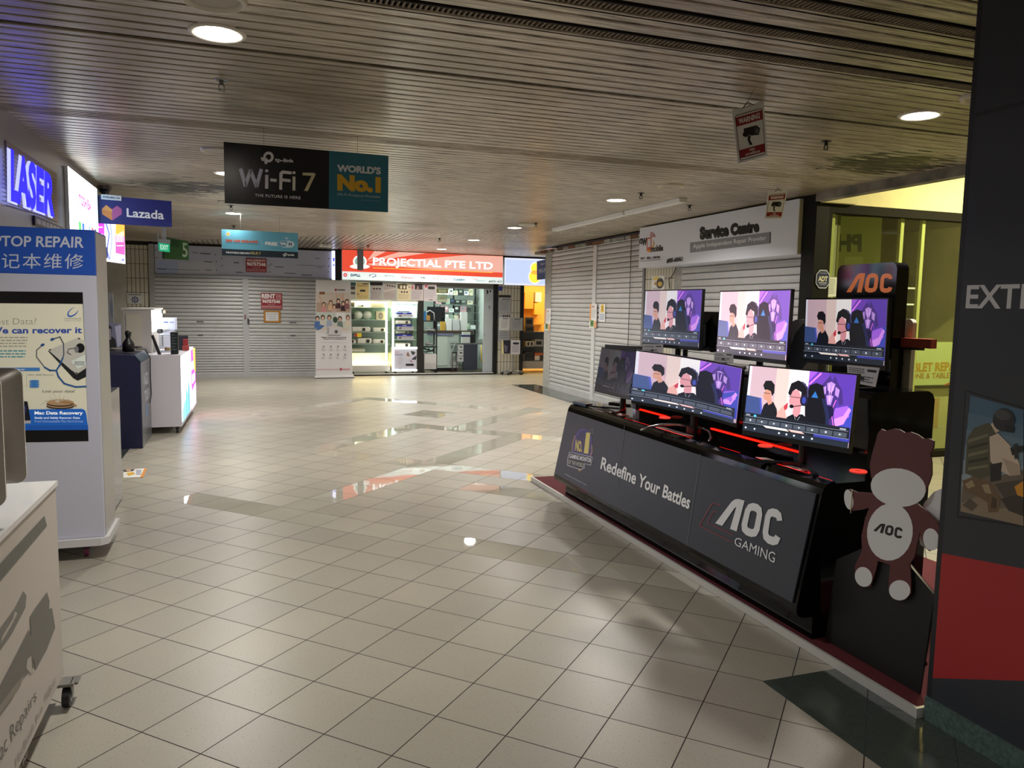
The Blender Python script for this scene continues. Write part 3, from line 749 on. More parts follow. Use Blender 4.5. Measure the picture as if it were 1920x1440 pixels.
# ------------------------------------------------------------------ monitors
def hexmul(c, k, tint=None, t=0.0):
    r = [int(c[i:i + 2], 16) / 255 for i in (1, 3, 5)]
    if tint:
        q = [int(tint[i:i + 2], 16) / 255 for i in (1, 3, 5)]
        r = [a * (1 - t) + b * t for a, b in zip(r, q)]
    return '#%02x%02x%02x' % tuple(int(max(0, min(1, v * k)) * 255) for v in r)
def draw_video(A, k=1.0, tint=None, t=0.0, n=1):
    """frame of a video: two men at computers, purple wall, player bar (design grid 192 x 108)"""
    c = lambda h: hexmul(h, k, tint, t)
    A.grid(0, 0, 192, 108, c('#c6a9b4'), n)
    A.rect(54, 0, 82, 86, c('#d9c2bc')); A.rect(78, 0, 116, 86, c('#e6e2e2')); A.rect(0, 0, 5, 70, c('#d8d8e4'))
    A.rect(114, 0, 150, 100, c('#6a3fb0')); A.rect(148, 0, 192, 100, c('#5a3aa8'))
    A.poly([(114, 0), (128, 0), (114, 16)], c('#a05ad8')); A.poly([(150, 60), (192, 44), (192, 100), (150, 100)], c('#3c46b4'))
    A.line([(116, 20), (134, 2)], 2.5, c('#f080ff')); A.poly([(164, 52), (184, 46), (188, 62), (172, 74), (158, 68)], c('#a060e0'))
    A.poly([(160, 70), (178, 62), (186, 48), (190, 52), (180, 74), (166, 80)], c('#d890f0'))
    # purple armoured figure on the wall poster, abstracted
    A.poly([(142, 14), (150, 4), (154, 12), (158, 4), (164, 14), (172, 24), (176, 44), (170, 48), (166, 36), (162, 62), (168, 84), (158, 90), (152, 70), (146, 90), (138, 84), (144, 62), (140, 36), (134, 46), (130, 40), (136, 22)], c('#46307c'))
    for p in ([(146, 16), (153, 13), (160, 16), (158, 26), (153, 30), (148, 26)], [(138, 24), (145, 20), (146, 32), (140, 36)], [(161, 20), (168, 24), (167, 36), (161, 32)], [(147, 34), (159, 34), (156, 48), (150, 48)]):
        A.poly(p, c('#b58ad8'))
    A.line([(150, 18), (153, 44), (157, 18)], 1.0, c('#e8b8ff')); A.line([(142, 40), (148, 56), (144, 76)], 1.4, c('#e070d8')); A.line([(164, 40), (158, 58), (164, 78)], 1.4, c('#e070d8'))
    A.poly([(146, 50), (160, 50), (163, 62), (156, 70), (148, 66)], c('#1d1640'))
    # screen edge, first man
    A.poly([(0, 49), (28, 51), (35, 86), (0, 86)], c('#3d4f84')); A.poly([(26, 51), (30, 51), (37, 86), (33, 86)], c('#4a56b8'))
    A.poly([(30, 86), (36, 62), (44, 55), (54, 55), (62, 66), (66, 86)], c('#191b24'))
    A.poly([(37, 36), (46, 34), (49, 48), (52, 57), (45, 61), (41, 54), (36, 53), (33, 47)], c('#c98f7c'))
    A.poly([(31, 30), (35, 22), (46, 21), (53, 27), (54, 40), (50, 46), (47, 38), (40, 36), (35, 37)], c('#1c1a20'))
    A.line([(34, 42), (46, 42)], 0.9, c('#2c2628'))
    # chair and second man
    A.poly([(117, 22), (128, 17), (140, 20), (146, 40), (156, 62), (158, 100), (118, 100), (112, 50)], c('#12131c')); A.poly([(128, 30), (134, 40), (122, 40)], c('#2f6fb8'))
    A.poly([(140, 40), (146, 40), (156, 62), (158, 98), (153, 98), (150, 66)], c('#23284e'))
    A.poly([(75, 100), (82, 76), (92, 70), (110, 68), (126, 78), (134, 100)], c('#14151f'))
    A.poly([(86, 34), (98, 30), (106, 44), (106, 66), (100, 74), (92, 70), (92, 60), (86, 58), (83, 50)], c('#d58f98'))
    A.poly([(80, 38), (84, 22), (96, 16), (110, 20), (116, 34), (112, 48), (104, 46), (104, 34), (94, 30), (88, 34), (85, 42)], c('#15141c'))
    A.line([(104, 18), (114, 26), (116, 40)], 2.2, c('#4a4470')); A.ell(110, 46, 7, 9, c('#1c1e34')); A.ell(110, 46, 3.5, 5.5, c('#3a44a0'))
    A.line([(82, 43), (103, 43)], 1.0, c('#3a2a34')); A.line([(108, 54), (92, 58)], 1.2, c('#101018')); A.ell(89, 58, 4, 3, c('#101018'))
    A.poly([(62, 86), (64, 70), (72, 60), (78, 64), (82, 76), (76, 90), (66, 92)], c('#e0a49c')); A.poly([(74, 60), (82, 52), (82, 62), (78, 66)], c('#c23a4a'))
    A.line([(84, 86), (90, 80), (96, 88), (104, 82), (110, 90)], 2.0, c('#eceaf4')); A.line([(96, 72), (100, 82), (106, 72)], 0.6, c('#b8b8c8'))
    # player bar
    for y0, y1, col in ((78, 100, '#1a1f28'), (100, 108, '#232a36')): A.grid(0, y0, 192, y1, c(col), n)
    A.grid(2, 83, 190, 83.6, c('#8a93a4'), n); A.ell(22, 81.5, 3, 1.8, c('#4fc0e0')); A.rect(4, 80, 12, 82, c('#9aa2b0')); A.rect(176, 80, 186, 82, c('#aab2c0'))
    for i in range(8):
        x = 3 + 23.4 * i
        A.rect(x, 86, x + 21.5, 93, c('#4a515e')); A.k -= 1
        A.poly([(x + 9, 88), (x + 13, 89.5), (x + 9, 91)] if i % 3 else [(x + 9, 88), (x + 12, 88), (x + 12, 91), (x + 9, 91)], c('#f2f4f8'))
    A.poly([(40, 95), (84, 95), (90, 98), (46, 98)], c('#f4e6dc')); A.poly([(88, 95), (112, 95), (118, 98), (94, 98)], c('#f0b8b0'))
    A.rect(134, 95, 192, 99, c('#3a3fa0'))
    for x in (6, 24, 72, 86, 100, 116, 132): A.ell(x, 103, 1.8, 1.6, c('#d8dde6'), n=8)
    A.grid(0, 94.3, 192, 94.9, c('#9aa3b4'), n)

BEZ = M('#0c0c0e', 0.35)
def monitor(base, yaw, zc, w, h, label, tilt=0.0, roll=0.0, k=0.0, bright=1.0, tint=None, tt=0.0, em=0.85, foot='v'):
    """base = point of the stand on the desk; zc = height of the screen centre above it; the front faces local -Y"""
    t = thing('monitor', label, 'monitor', base, (0, 0, yaw), 'monitors showing a video on the black display desk')
    R = Matrix.Rotation(roll, 4, 'Y') @ Matrix.Rotation(-tilt, 4, 'X')
    def loc(x, y, z):
        p = R @ Vector((x, y - k * x * x, z)); p.z += zc; return p
    Wm = wmat(t)
    n = 17 if k else 2
    xs = [-w / 2 + w * i / (n - 1) for i in range(n)]
    def shell(m, x_list, z0, z1, y0, y1, mat):
        vs = []
        for x in x_list: vs += [loc(x, y0, z0), loc(x, y0, z1), loc(x, y1, z1), loc(x, y1, z0)]
        f = []
        for i in range(len(x_list) - 1):
            a = 4 * i; b = a + 4
            f += [(a, b, b + 1, a + 1), (a + 1, b + 1, b + 2, a + 2), (a + 2, b + 2, b + 3, a + 3), (a + 3, b + 3, b, a)]
        q = 4 * (len(x_list) - 1)
        f += [(0, 1, 2, 3), (q + 3, q + 2, q + 1, q)]
        m.add(vs, f, mat)
    m = MB(); shell(m, xs, -h / 2, h / 2, 0.0, 0.022, BEZ); m.build('housing', t, local=True)
    m = MB()
    hx = [x * 0.62 for x in xs]
    shell(m, hx, -h * 0.36, h * 0.30, 0.022, 0.05, M('#101012', 0.5)); m.box((-0.07, 0.045 - k * 0.0, zc - 0.06), (0.07, 0.075, zc + 0.06), M('#101012', 0.5)); m.build('back_cover', t, local=True)
    b, bb = 0.008, 0.026
    def fn(u, v, d):
        x = -w / 2 + b + (w - 2 * b) * u; z = h / 2 - b - (h - b - bb) * v
        return Wm @ loc(x, -d, z)
    cs = [fn(u, v, 0) for u, v in ((0, 0), (1, 0), (1, 1), (0, 1))]
    A = Art(cs, (192, 108), em=em, lift=0.001, rough=0.22, step=0.0007 if k else 0.00012, fn=fn)
    draw_video(A, bright, tint, tt, 30 if k else 1)
    A.build('screen', t)
    m = MB(); m.cyl((0, 0.075, 0.012), (0, 0.085, zc - 0.03), 0.022, n=14, m=BEZ); m.box((-0.03, 0.055, zc - 0.07), (0.03, 0.095, zc + 0.03), BEZ); m.build('stand_column', t, local=True)
    m = MB()
    if foot == 'v':
        for s in (-1, 1):
            m.prism([(s * 0.0, 0.10, 0.0085), (s * 0.03, 0.08, 0.0085), (s * 0.22, -0.10, 0.0085), (s * 0.20, -0.12, 0.0085), (0.0, 0.05, 0.0085)], (0, 0, 0.012), M('#191a1d', 0.3, 0.4))
        m.cyl((0, 0.075, 0.0), (0, 0.075, 0.016), 0.03, n=20, m=BEZ)
    elif foot == 'arc':
        for s in (-1, 1):
            pts = [(0.0 + s * 0.03, 0.07, 0.04), (s * 0.10, 0.04, 0.05), (s * 0.18, -0.02, 0.045), (s * 0.24, -0.09, 0.025), (s * 0.26, -0.14, 0.008)]
            m.tube(pts, 0.008, 8, M('#a9a4a2', 0.2, 0.9))
        m.cyl((0, 0.075, 0.0), (0, 0.075, 0.05), 0.045, n=20, m=BEZ)
    else:
        m.box((-0.12, -0.04, 0.0), (0.12, 0.13, 0.012), BEZ, bev=0.004)
    m.build('stand_foot', t, local=True)
    return t
D0, D1 = 0.789, 1.186
monitor((2.736, 5.413, D0), radians(-90), 1.092 - D0, 0.61, 0.365, 'dim monitor at the far left of the front row, half behind the wide curved one', tilt=radians(8.5), bright=0.42, tint='#707890', tt=0.45, em=0.35)
monitor((2.68, 4.266, D0), radians(-66.9), 1.103 - D0, 0.81, 0.365, 'wide curved monitor with a chrome arched foot in the front row', tilt=radians(-1), roll=radians(4.47), k=0.33, bright=1.0, tint='#9aa4c4', tt=0.12, em=0.55, foot='arc')
monitor((2.65, 3.21, D0), radians(-75.6), 1.108 - D0, 0.64, 0.383, 'monitor at the near right end of the front row, beside the cutout standee', tilt=radians(5), bright=1.05, em=0.62)
monitor((3.07, 5.17, D1), radians(-85.7), 1.516 - D1, 0.74, 0.443, 'left monitor of the upper row, with a white price card in front', tilt=radians(1.4), bright=0.95, tint='#a8b0d0', tt=0.15, em=0.5, foot='flat')
monitor((3.02, 4.115, D1), radians(-91.2), 1.496 - D1, 0.74, 0.443, 'middle monitor of the upper row, pale washed-out picture', tilt=radians(1.0), bright=1.1, tint='#ffc8d0', tt=0.22, em=0.68, foot='flat')
monitor((3.19, 3.51, D1), radians(-90.4), 1.476 - D1, 0.64, 0.383, 'right monitor of the upper row, below the tall totem with orange letters', tilt=radians(-1.2), bright=0.9, em=0.5, foot='flat')

def back_monitor(base, yaw, zc, w, h, label):
    t = thing('monitor', label, 'monitor', base, (0, 0, yaw), 'black monitors on the display desk turned away from the camera')
    m = MB(); m.box((-w / 2, 0, zc - h / 2), (w / 2, 0.02, zc + h / 2), BEZ, bev=0.004); m.build('housing', t, local=True)
    m = MB(); m.box((-w * 0.36, -0.028, zc - h * 0.42), (w * 0.36, 0.0, zc + h * 0.20), M('#17181a', 0.45), bev=0.02)
    m.prism([(-w * 0.5, -0.001, zc + h * 0.5), (w * 0.5, -0.001, zc + h * 0.5), (w * 0.36, -0.02, zc + h * 0.2), (-w * 0.36, -0.02, zc + h * 0.2)], (0, 0.004, 0), M('#3a3a34', 0.4)); m.build('back_cover', t, local=True)
    m = MB(); m.cyl((0, -0.05, 0.01), (0, -0.05, zc), 0.02, n=12, m=BEZ); m.build('stand_column', t, local=True)
    m = MB(); m.box((-0.11, -0.12, 0), (0.11, 0.06, 0.012), BEZ, bev=0.004); m.build('stand_foot', t, local=True)
    return t
back_monitor((3.06, 5.81, D0), radians(-62), 0.30, 0.50, 0.38, 'black back of a monitor turned away at the far left end of the desk')
back_monitor((3.32, 5.28, D1), radians(-80), 0.24, 0.50, 0.30, 'black back of a monitor showing left behind the left upper monitor')
back_monitor((3.30, 4.72, D1), radians(-84), 0.24, 0.46, 0.30, 'black back of a monitor showing between the left and middle upper monitors')

# price cards, sheets and small things on the desk
def card(name, q, label, rows, col='#e9ebf0', seed=1, group='white price cards standing on the desk riser'):
    m = slab(*q, 0.003); m.mats = []; o_ = MB(); a, b, c_, d = map(Vector, q)
    o_.prism([a, d, c_, b], (b - a).cross(a - d).normalized() * -0.003, M(col, 0.4))
    o = tag(o_.build(name), label, 'price card', group)
    A = Art(q, (100, 60), rough=0.4)
    A.lines(6, 8, 60, 26, 3, '#4d5662', fill=0.45, rs=seed); A.rect(66, 8, 94, 16, '#30343c'); A.lines(6, 32, 94, 54, rows, '#6a7380', fill=0.5, rs=seed + 5)
    A.rect(44, 34, 58, 46, '#20242c'); A.build('print', o)
    return o
card('price_card', ((3.000,5.465,1.311), (3.000,5.151,1.323), (3.000,5.154,1.250), (3.000,5.469,1.235)), 'white price card in front of the left upper monitor', 3, seed=1)
card('price_card', ((2.960,4.415,1.311), (2.960,4.202,1.317), (2.960,4.203,1.252), (2.960,4.417,1.247)), 'white price card in front of the middle upper monitor', 3, seed=2)
card('price_card', ((3.030,3.290,1.310), (3.030,3.067,1.311), (3.030,3.086,1.212), (3.030,3.275,1.221)), 'large shiny price card below the right upper monitor', 3, seed=3)
def sheet(name, pts, z, col, label, cat, lines=True, rough=0.4, seed=1, th=0.003):
    q = [Vector((p[0], p[1], z)) for p in pts]
    m = MB(); m.prism(q, (0, 0, th), M(col, rough)); o = tag(m.build(name), label, cat)
    if lines:
        A = Art([p + Vector((0, 0, th)) for p in q], (100, 60), lift=0.0006)
        A.lines(8, 10, 92, 52, 5, '#8a8a8a', fill=0.35, rs=seed); A.build('print', o)
    return o
sheet('price_sheet', ((2.64, 4.60), (2.695, 4.56), (2.69, 4.20), (2.635, 4.24)), 0.789, '#d8b8b4', 'pale price sheet lying on the desk under the curved monitor', 'paper')
sheet('price_sheet', ((2.638, 3.50), (2.685, 3.47), (2.68, 3.12), (2.635, 3.15)), 0.789, '#d8b8b4', 'pale price sheet lying on the desk below the near right monitor', 'paper', seed=2)
sheet('brochure', ((2.64, 5.56), (2.74, 5.56), (2.73, 5.14), (2.64, 5.14)), 0.789, '#6a3a2c', 'brown glossy brochure at the far left end of the desk top', 'brochure', seed=3)
sheet('tablet', ((2.575, 5.84), (2.70, 5.85), (2.66, 5.64), (2.59, 5.62)), 0.799, '#0a0a0c', 'black flat tablet leaning over the far corner of the desk', 'tablet', lines=False, rough=0.15, th=0.02)
m = MB(); m.box((2.70, 4.99, 0.789), (2.73, 5.03, 0.86), M('#9aa0a8', 0.25, 0.8)); m.box((2.695, 4.985, 0.86), (2.735, 5.035, 0.90), BEZ)
tag(m.build('card_holder'), 'small chrome and black card holder between the dim and curved monitors', 'card holder')
m = MB()
for a, b_ in (((2.93, 4.55, 0.80), (2.74, 4.72, 0.93)), ((2.93, 4.50, 0.80), (2.76, 4.58, 0.93))):
    a = Vector(a); b_ = Vector(b_); m.tube([a, a.lerp(b_, 0.4) + Vector((0, 0, 0.03)), b_], 0.004, 6, BEZ)
tag(m.build('monitor_cable'), 'thin black cables hanging behind the curved monitor', 'cable')

# ------------------------------------------------------------------ cutout standee at the desk end
st = thing('cutout_standee', 'maroon and white cutout figure mounted on a black board beside the pillar', 'standee', (2.59, 2.55, 0.038))
q = [(2.590,2.846,0.000), (2.590,2.805,0.443), (2.590,2.637,0.553), (2.590,2.398,0.558), (2.590,2.265,0.472), (2.590,2.302,0.028)]
m = MB(); m.prism([Vector((p[0], p[1], max(p[2], 0.039))) for p in q], (0.01, 0, 0), M('#151618', 0.55)); m.build('backing_board', st)
def s4(x, y): return (1520 + x / 3.6, 760 + y / 3.6)
GR4 = ((1567.4,743.7), (1842.4,787.2), (1804.2,1274.1), (1543.9,1138.0))
WR4 = ((2.573, 2.85, 1.2), (2.573, 2.1, 1.2), (2.573, 2.1, 0.2), (2.573, 2.85, 0.2))
F4 = Art(WR4, GR4, lift=0)
fig = [(440, 235), (452, 190), (476, 160), (505, 172), (560, 158), (600, 164), (635, 184), (675, 180), (720, 196), (760, 225), (800, 224), (832, 240), (828, 285), (806, 325), (816, 390), (816, 470), (796, 530), (765, 595), (715, 660), (800, 730), (862, 800), (872, 880), (850, 965), (800, 985), (760, 930), (735, 860), (716, 940), (700, 1020), (668, 1072), (676, 1180), (676, 1270), (640, 1312), (600, 1320), (550, 1305), (526, 1250), (528, 1160), (536, 1078), (452, 1050), (440, 1110), (420, 1170), (405, 1222), (370, 1228), (320, 1195), (298, 1150), (300, 1080), (345, 985), (342, 880), (368, 760), (396, 690), (340, 706), (285, 712), (250, 690), (230, 640), (235, 590), (262, 565), (310, 585), (400, 592), (462, 588), (430, 550), (406, 480), (398, 400), (416, 320)]
m = MB(); m.prism([F4.p(*s4(*p)) for p in fig], (0.006, 0, 0), M('#5a2b2e', 0.45)); fg = m.build('figure', st)
A = Art(WR4, GR4, lift=0.001, rough=0.4)
W_ = '#d6d7da'
A.ell(*s4(592, 555), 52, 36, W_, rot=8)
A.ell(*s4(536, 855), 43, 54, W_, rot=6)
A.ell(*s4(258, 636), 8.5, 19, W_, rot=-8); A.ell(*s4(358, 1158), 16, 19, W_, rot=-20); A.ell(*s4(602, 1248), 20, 19, W_); A.ell(*s4(815, 905), 15, 21, W_, rot=-10)
aoc(A, [s4(*p) for p in ((448, 790), (628, 830), (622, 906), (424, 846))], '#16161a')
A.build('print', fg)
B = Art(((2.60, 2.85, 1.2), (2.60, 2.1, 1.2), (2.60, 2.1, 0.2), (2.60, 2.85, 0.2)), ((1576.3,743.5), (1852.6,786.8), (1814.1,1272.3), (1552.6,1136.8)), lift=0)
m = MB(); m.prism([B.p(*s4(*p)) for p in ((720, 800), (765, 660), (830, 585), (900, 555), (930, 640), (920, 760), (870, 900), (800, 985), (740, 940))], (0.006, 0, 0), M('#d6d7da', 0.4)); m.build('oval_board', st)
m = MB(); m.tube([(2.580,2.386,0.558), (2.580,2.256,0.478)], 0.003, 6, M('#cfc3a8', 0.6)); m.tube([(2.570,2.712,0.797), (2.570,2.713,0.689)], 0.003, 6, M('#cfc3a8', 0.6)); m.build('wooden_stick', st)
m = MB(); m.prism([(2.60, 2.5, 0.039), (2.60, 2.5, 0.45), (2.85, 2.5, 0.039)], (0, 0.012, 0), M('#121214', 0.6)); m.build('back_brace', st)

# ------------------------------------------------------------------ tall boards behind the desk
def round_top(y0, y1, z0, z1, r, left=True, right=True, n=7):
    p = [(y0, z0)]
    if left: p += [(y0 + (-1 if y1 < y0 else 1) * r * (1 - cos(pi / 2 * i / n)), z1 - r + r * sin(pi / 2 * i / n)) for i in range(n + 1)]
    else: p += [(y0, z1)]
    s = -1 if y1 < y0 else 1
    if right: p += [(y1 - s * r * (1 - sin(pi / 2 * i / n)), z1 - r + r * cos(pi / 2 * i / n)) for i in range(n + 1)]
    else: p += [(y1, z1)]
    return p + [(y1, z0)]
t = thing('totem_sign', 'tall glossy black totem with orange display letters behind the right upper monitor', 'totem sign', (3.64, 3.8, 0.038))
m = MB(); m.prism([(3.60, y, z) for y, z in round_top(4.04, 3.56, 0.038, 1.885, 0.045)], (0.09, 0, 0), M('#0a0a0c', 0.07)); b = m.build('panel', t)
A = Art(((3.6, 4.04, 1.885), (3.6, 3.56, 1.885), (3.6, 3.56, 1.2), (3.6, 4.04, 1.2)), ((1570.8,497.9), (1682.9,490.9), (1668.3,711.1), (1559.1,698.2)), rough=0.2)
aoc(A, [(1597, 512), (1676, 513), (1675, 549), (1587, 548)], '#f5823a', em=0.15)
A.build('lettering', b)
t = thing('totem_sign', 'grey edged navy board with a rounded corner between the middle and right upper monitors', 'totem sign', (3.62, 4.28, 0.038))
m = MB(); m.prism([(3.56, y, z) for y, z in round_top(4.44, 4.12, 0.038, 1.535, 0.10, True, False)], (0.08, 0, 0), M('#8b8d90', 0.35, 0.3)); b = m.build('frame', t)
A = Art(((3.56, 4.40, 1.52), (3.56, 4.12, 1.52), (3.56, 4.12, 0.6), (3.56, 4.40, 0.6)), (100, 330))
A.poly([(14, 30), (40, 4), (100, 0), (100, 330), (0, 330), (0, 60)], '#1a2238'); A.poly([(0, 160), (100, 60), (100, 330), (0, 330)], '#a8a08c'); A.build('print', b)
t = thing('sign_stand', 'cream board with an orange cross bar behind the desk, left of the pillar', 'display stand', (3.72, 3.5, 0.038))
m = MB(); m.prism([(3.70, y, z) for y, z in round_top(3.70, 3.515, 0.038, 1.555, 0.03)], (0.03, 0, 0), M('#c9c1a2', 0.6)); b = m.build('board', t)
A = Art(((3.70, 3.70, 1.4), (3.70, 3.515, 1.4), (3.70, 3.515, 1.1), (3.70, 3.70, 1.1)), (100, 160)); A.line([(72, 55), (66, 80), (70, 110), (64, 150)], 3, '#2a2620'); A.lines(40, 4, 90, 14, 2, '#a99f82'); A.build('print', b)
m = MB(); m.box((3.655, 3.34, 1.392), (3.699, 3.552, 1.445), M('#b5482c', 0.5)); m.box((3.66, 3.42, 1.378), (3.699, 3.552, 1.392), M('#1c1610', 0.6)); m.build('cross_bar', t)

# ------------------------------------------------------------------ white service centre sign
gw = thing('shop_sign', 'long white sign box with Service Centre lettering above the right shutter', 'shop sign', (5.6, 8.4, 2.19))
m = MB(); m.box((5.45, 6.72, 2.185), (XR - 0.018, 10.13, 2.752), M('#dadde8', 0.4)); b = m.build('box', gw)
m = MB(); m.box((5.452, 6.712, 2.19), (5.70, 6.72, 2.74), M('#c8c39e', 0.5)); m.box((5.56, 6.70, 2.58), (5.66, 6.712, 2.70), M('#1a1a18', 0.5)); m.tube([(5.6, 6.705, 2.58), (5.62, 6.70, 2.45), (5.70, 6.70, 2.40)], 0.006, 6, M('#1a1a18', 0.5)); m.build('end_cap', gw)
A = Art(((5.45, 10.13, 2.752), (5.45, 6.72, 2.752), (5.45, 6.72, 2.185), (5.45, 10.13, 2.185)), ((1199.7,428.2), (1499.1,372.3), (1493.5,476.6), (1197.2,502.4)), rough=0.4)
def s5(x, y): return (1160 + x / 4, 330 + y / 4)
for dx, dy, col in ((3, 4, '#000000'), (0, 0, '#0c0c0e')):
    A.text('Service Centre', quad=[s5(x + dx, y + dy) for x, y in ((606, 382), (1054, 330), (1052, 418), (608, 478))], col=col, bold=0.08)
A.poly([s5(*p) for p in ((535, 500), (1136, 420), (1134, 506), (535, 576))], '#85878e'); A.poly([s5(*p) for p in ((1134, 420), (1142, 419), (1140, 504), (1133, 506))], '#1a1a1e')
A.text('Apple Independent Repair Provider', quad=[s5(*p) for p in ((557, 512), (1106, 446), (1104, 490), (557, 556))], col='#e8e9ee', bold=0.005)
A.text('GW', quad=[s5(*p) for p in ((154, 470), (214, 462), (214, 520), (154, 526))], col='#0c0c0e', bold=0.08)
A.poly([s5(*p) for p in ((206, 560), (232, 575), (262, 545), (270, 500), (258, 480), (262, 510), (240, 548), (212, 552))], '#d99a3c')
A.poly([s5(*p) for p in ((212, 465), (246, 458), (246, 548), (212, 556))], '#c8552c'); A.poly([s5(*p) for p in ((218, 474), (240, 470), (240, 532), (218, 536))], '#d3d5de')
for r in (14, 26, 38): A.line([s5(236 + r * cos(radians(a)), 462 + r * sin(radians(a))) for a in (-85, -60, -35, -10)], 1.6, '#b8442c')
A.text('mobile', quad=[s5(*p) for p in ((240, 524), (334, 514), (334, 562), (240, 572))], col='#0c0c0e', bold=0.05)
A.text('BUY - SELL - REPAIR', quad=[s5(*p) for p in ((166, 610), (312, 600), (312, 616), (166, 628))], col='#0c0c0e', bold=0.06)
A.line([s5(160, 640), s5(318, 625)], 0.8, '#0c0c0e')
A.text('#05-60/61', quad=[s5(*p) for p in ((362, 618), (480, 604), (478, 642), (360, 656))], col='#0c0c0e', bold=0.07)
A.build('lettering', b)

# ------------------------------------------------------------------ hanging camera warning cards
def warning(q, cord, label):
    a, b, c_, d = map(Vector, q)
    m = MB(); m.prism([a, d, c_, b], (b - a).cross(a - d).normalized() * -0.003, M('#e6e8ec', 0.25)); o = tag(m.build('warning_card'), label, 'warning sign', 'camera warning cards hung from the ceiling')
    A = Art(q, (210, 297), rough=0.25)
    A.rrect(14, 34, 196, 285, 14, '#5e1720'); A.rrect(18, 38, 192, 281, 11, '#e6e8ec')
    A.rect(18, 46, 192, 96, '#8e1f2c'); A.rect(18, 226, 192, 272, '#8e1f2c')
    A.text('WARNING', 34, 56, 176, 86, '#f0eef0', bold=0.03)
    A.text('video', 84, 230, 126, 246, '#e8dadc', bold=0.02); A.text('surveillance', 54, 250, 158, 266, '#e8dadc', bold=0.02)
    A.poly([(62, 116), (150, 118), (172, 140), (160, 172), (112, 166), (60, 142)], '#1d1e22'); A.ell(148, 148, 20, 24, '#3a3c42'); A.ell(150, 150, 11, 14, '#5d6068')
    A.poly([(86, 160), (104, 164), (96, 186), (110, 214), (92, 216), (80, 182)], '#1d1e22'); A.ell(70, 150, 20, 14, '#1d1e22', rot=20)
    A.rrect(60, 8, 150, 24, 7, '#eef0f4'); A.build('print', o)
    m = MB(); mid = (a + b) / 2; e = (b - a) * 0.2
    m.tube([mid - e - Vector((0, 0, 0.016)), mid + Vector((0, 0.004, 0.02)), mid + e - Vector((0, 0, 0.010))], 0.003, 6, M('#111111', 0.5))
    m.tube([mid + Vector((0, 0.004, 0.02)), cord], 0.0012, 5, M('#3a342c', 0.6)); m.build('hanging_cord', o)
    return o
warning(((2.627,3.850,2.710), (2.838,3.850,2.784), (2.882,3.850,2.480), (2.686,3.850,2.420)), (2.630,3.655,2.775), 'nearer camera warning card, hanging tilted from the ceiling with a glare patch')
warning(((4.705,6.250,2.708), (4.927,6.250,2.748), (4.878,6.250,2.465), (4.684,6.250,2.460)), (4.847,6.306,2.775), 'smaller camera warning card hanging in front of the white service centre sign')

# ------------------------------------------------------------------ glass shop front on the right
def glass_mat():
    m = bpy.data.materials.new('shop_glass'); m.use_nodes = True
    nt = m.node_tree; N = nt.nodes; L = nt.links; N.remove(N['Principled BSDF'])
    tr = N.new('ShaderNodeBsdfTransparent'); tr.inputs[0].default_value = (0.86, 0.90, 0.78, 1)
    gl = N.new('ShaderNodeBsdfGlossy'); gl.inputs['Roughness'].default_value = 0.02; gl.inputs[0].default_value = (1, 1, 1, 1)
    lw = N.new('ShaderNodeLayerWeight'); lw.inputs[0].default_value = 0.5; p5 = N.new('ShaderNodeMath'); p5.operation = 'POWER'; L.new(lw.outputs['Facing'], p5.inputs[0]); p5.inputs[1].default_value = 4; fr = N.new('ShaderNodeMapRange'); L.new(p5.outputs[0], fr.inputs[0]); fr.inputs[3].default_value = 0.03; fr.inputs[4].default_value = 0.9
    mx = N.new('ShaderNodeMixShader'); L.new(fr.outputs[0], mx.inputs[0]); L.new(tr.outputs[0], mx.inputs[1]); L.new(gl.outputs[0], mx.inputs[2])
    L.new(mx.outputs[0], N['Material Output'].inputs[0]); return m
GLASS = glass_mat()
OLIVE = M('#1c1a12', 0.7, spec=0.1); LIT = M('#d8d6a0', 0.5)
w = MB(); w.box((5.65, 6.50, 2.60), (9.3, 6.62, 2.69), OLIVE); w.box((5.65, 6.50, 0.0015), (9.3, 6.62, 0.07), OLIVE); w.box((5.65, 6.50, 0.07), (5.69, 6.62, 2.6), OLIVE)
win = struct(w.build('window_1', loc=(0, 0, 0)))
g = MB(); g.box((5.69, 6.555, 0.07), (9.3, 6.563, 2.60), GLASS); g.build('glass', win)
for x in ((5.767,6.560,2.333), (6.680,6.560,2.374), (6.975,6.560,2.387)):
    m = MB(); m.box((x[0] - 0.022, 6.57, 0.07), (x[0] + 0.022, 6.61, 2.6), LIT); m.build('mullion', win)
sbox('wall_shop_back', ((5.9, 9.05, 0), (9.3, 9.15, 2.75), M('#8a8250', 0.7)), ((XR + 0.17, 6.66, 0), (XR + 0.2, 9.05, 2.75), M('#7d7748', 0.7)))
t = thing('shop_counter', 'glass display counter inside the yellow lit shop, right of the monitors', 'counter', (7.4, 7.3, 0.0015))
m = MB(); m.box((6.3, 6.95, 0.0015), (9.0, 7.5, 0.72), M('#cfc8a4', 0.5)); b = m.build('body', t)
m = MB(); m.box((6.28, 6.93, 0.72), (9.02, 7.52, 0.77), M('#26241c', 0.3)); m.build('worktop', t)
A = Art(((6.3, 6.95, 0.7), (9.0, 6.95, 0.7), (9.0, 6.95, 0.05), (6.3, 6.95, 0.05)), (270, 65)); A.rect(40, 8, 66, 40, '#b98a72'); A.rect(76, 8, 110, 34, '#b89f86'); A.rect(118, 10, 150, 46, '#c4a078'); A.lines(44, 44, 100, 56, 3, '#8f8563'); A.build('print', b)
q = rquad('Y', 6.86, 6.62, 0.80, 8.3, 1.25)
m = MB(); m.box((6.62, 6.86, 0.77), (8.3, 6.89, 1.27), M('#d3dcae', 0.5)); o = tag(m.build('counter_sign'), 'pale green tablet repair sign board standing on the shop counter', 'shop sign')
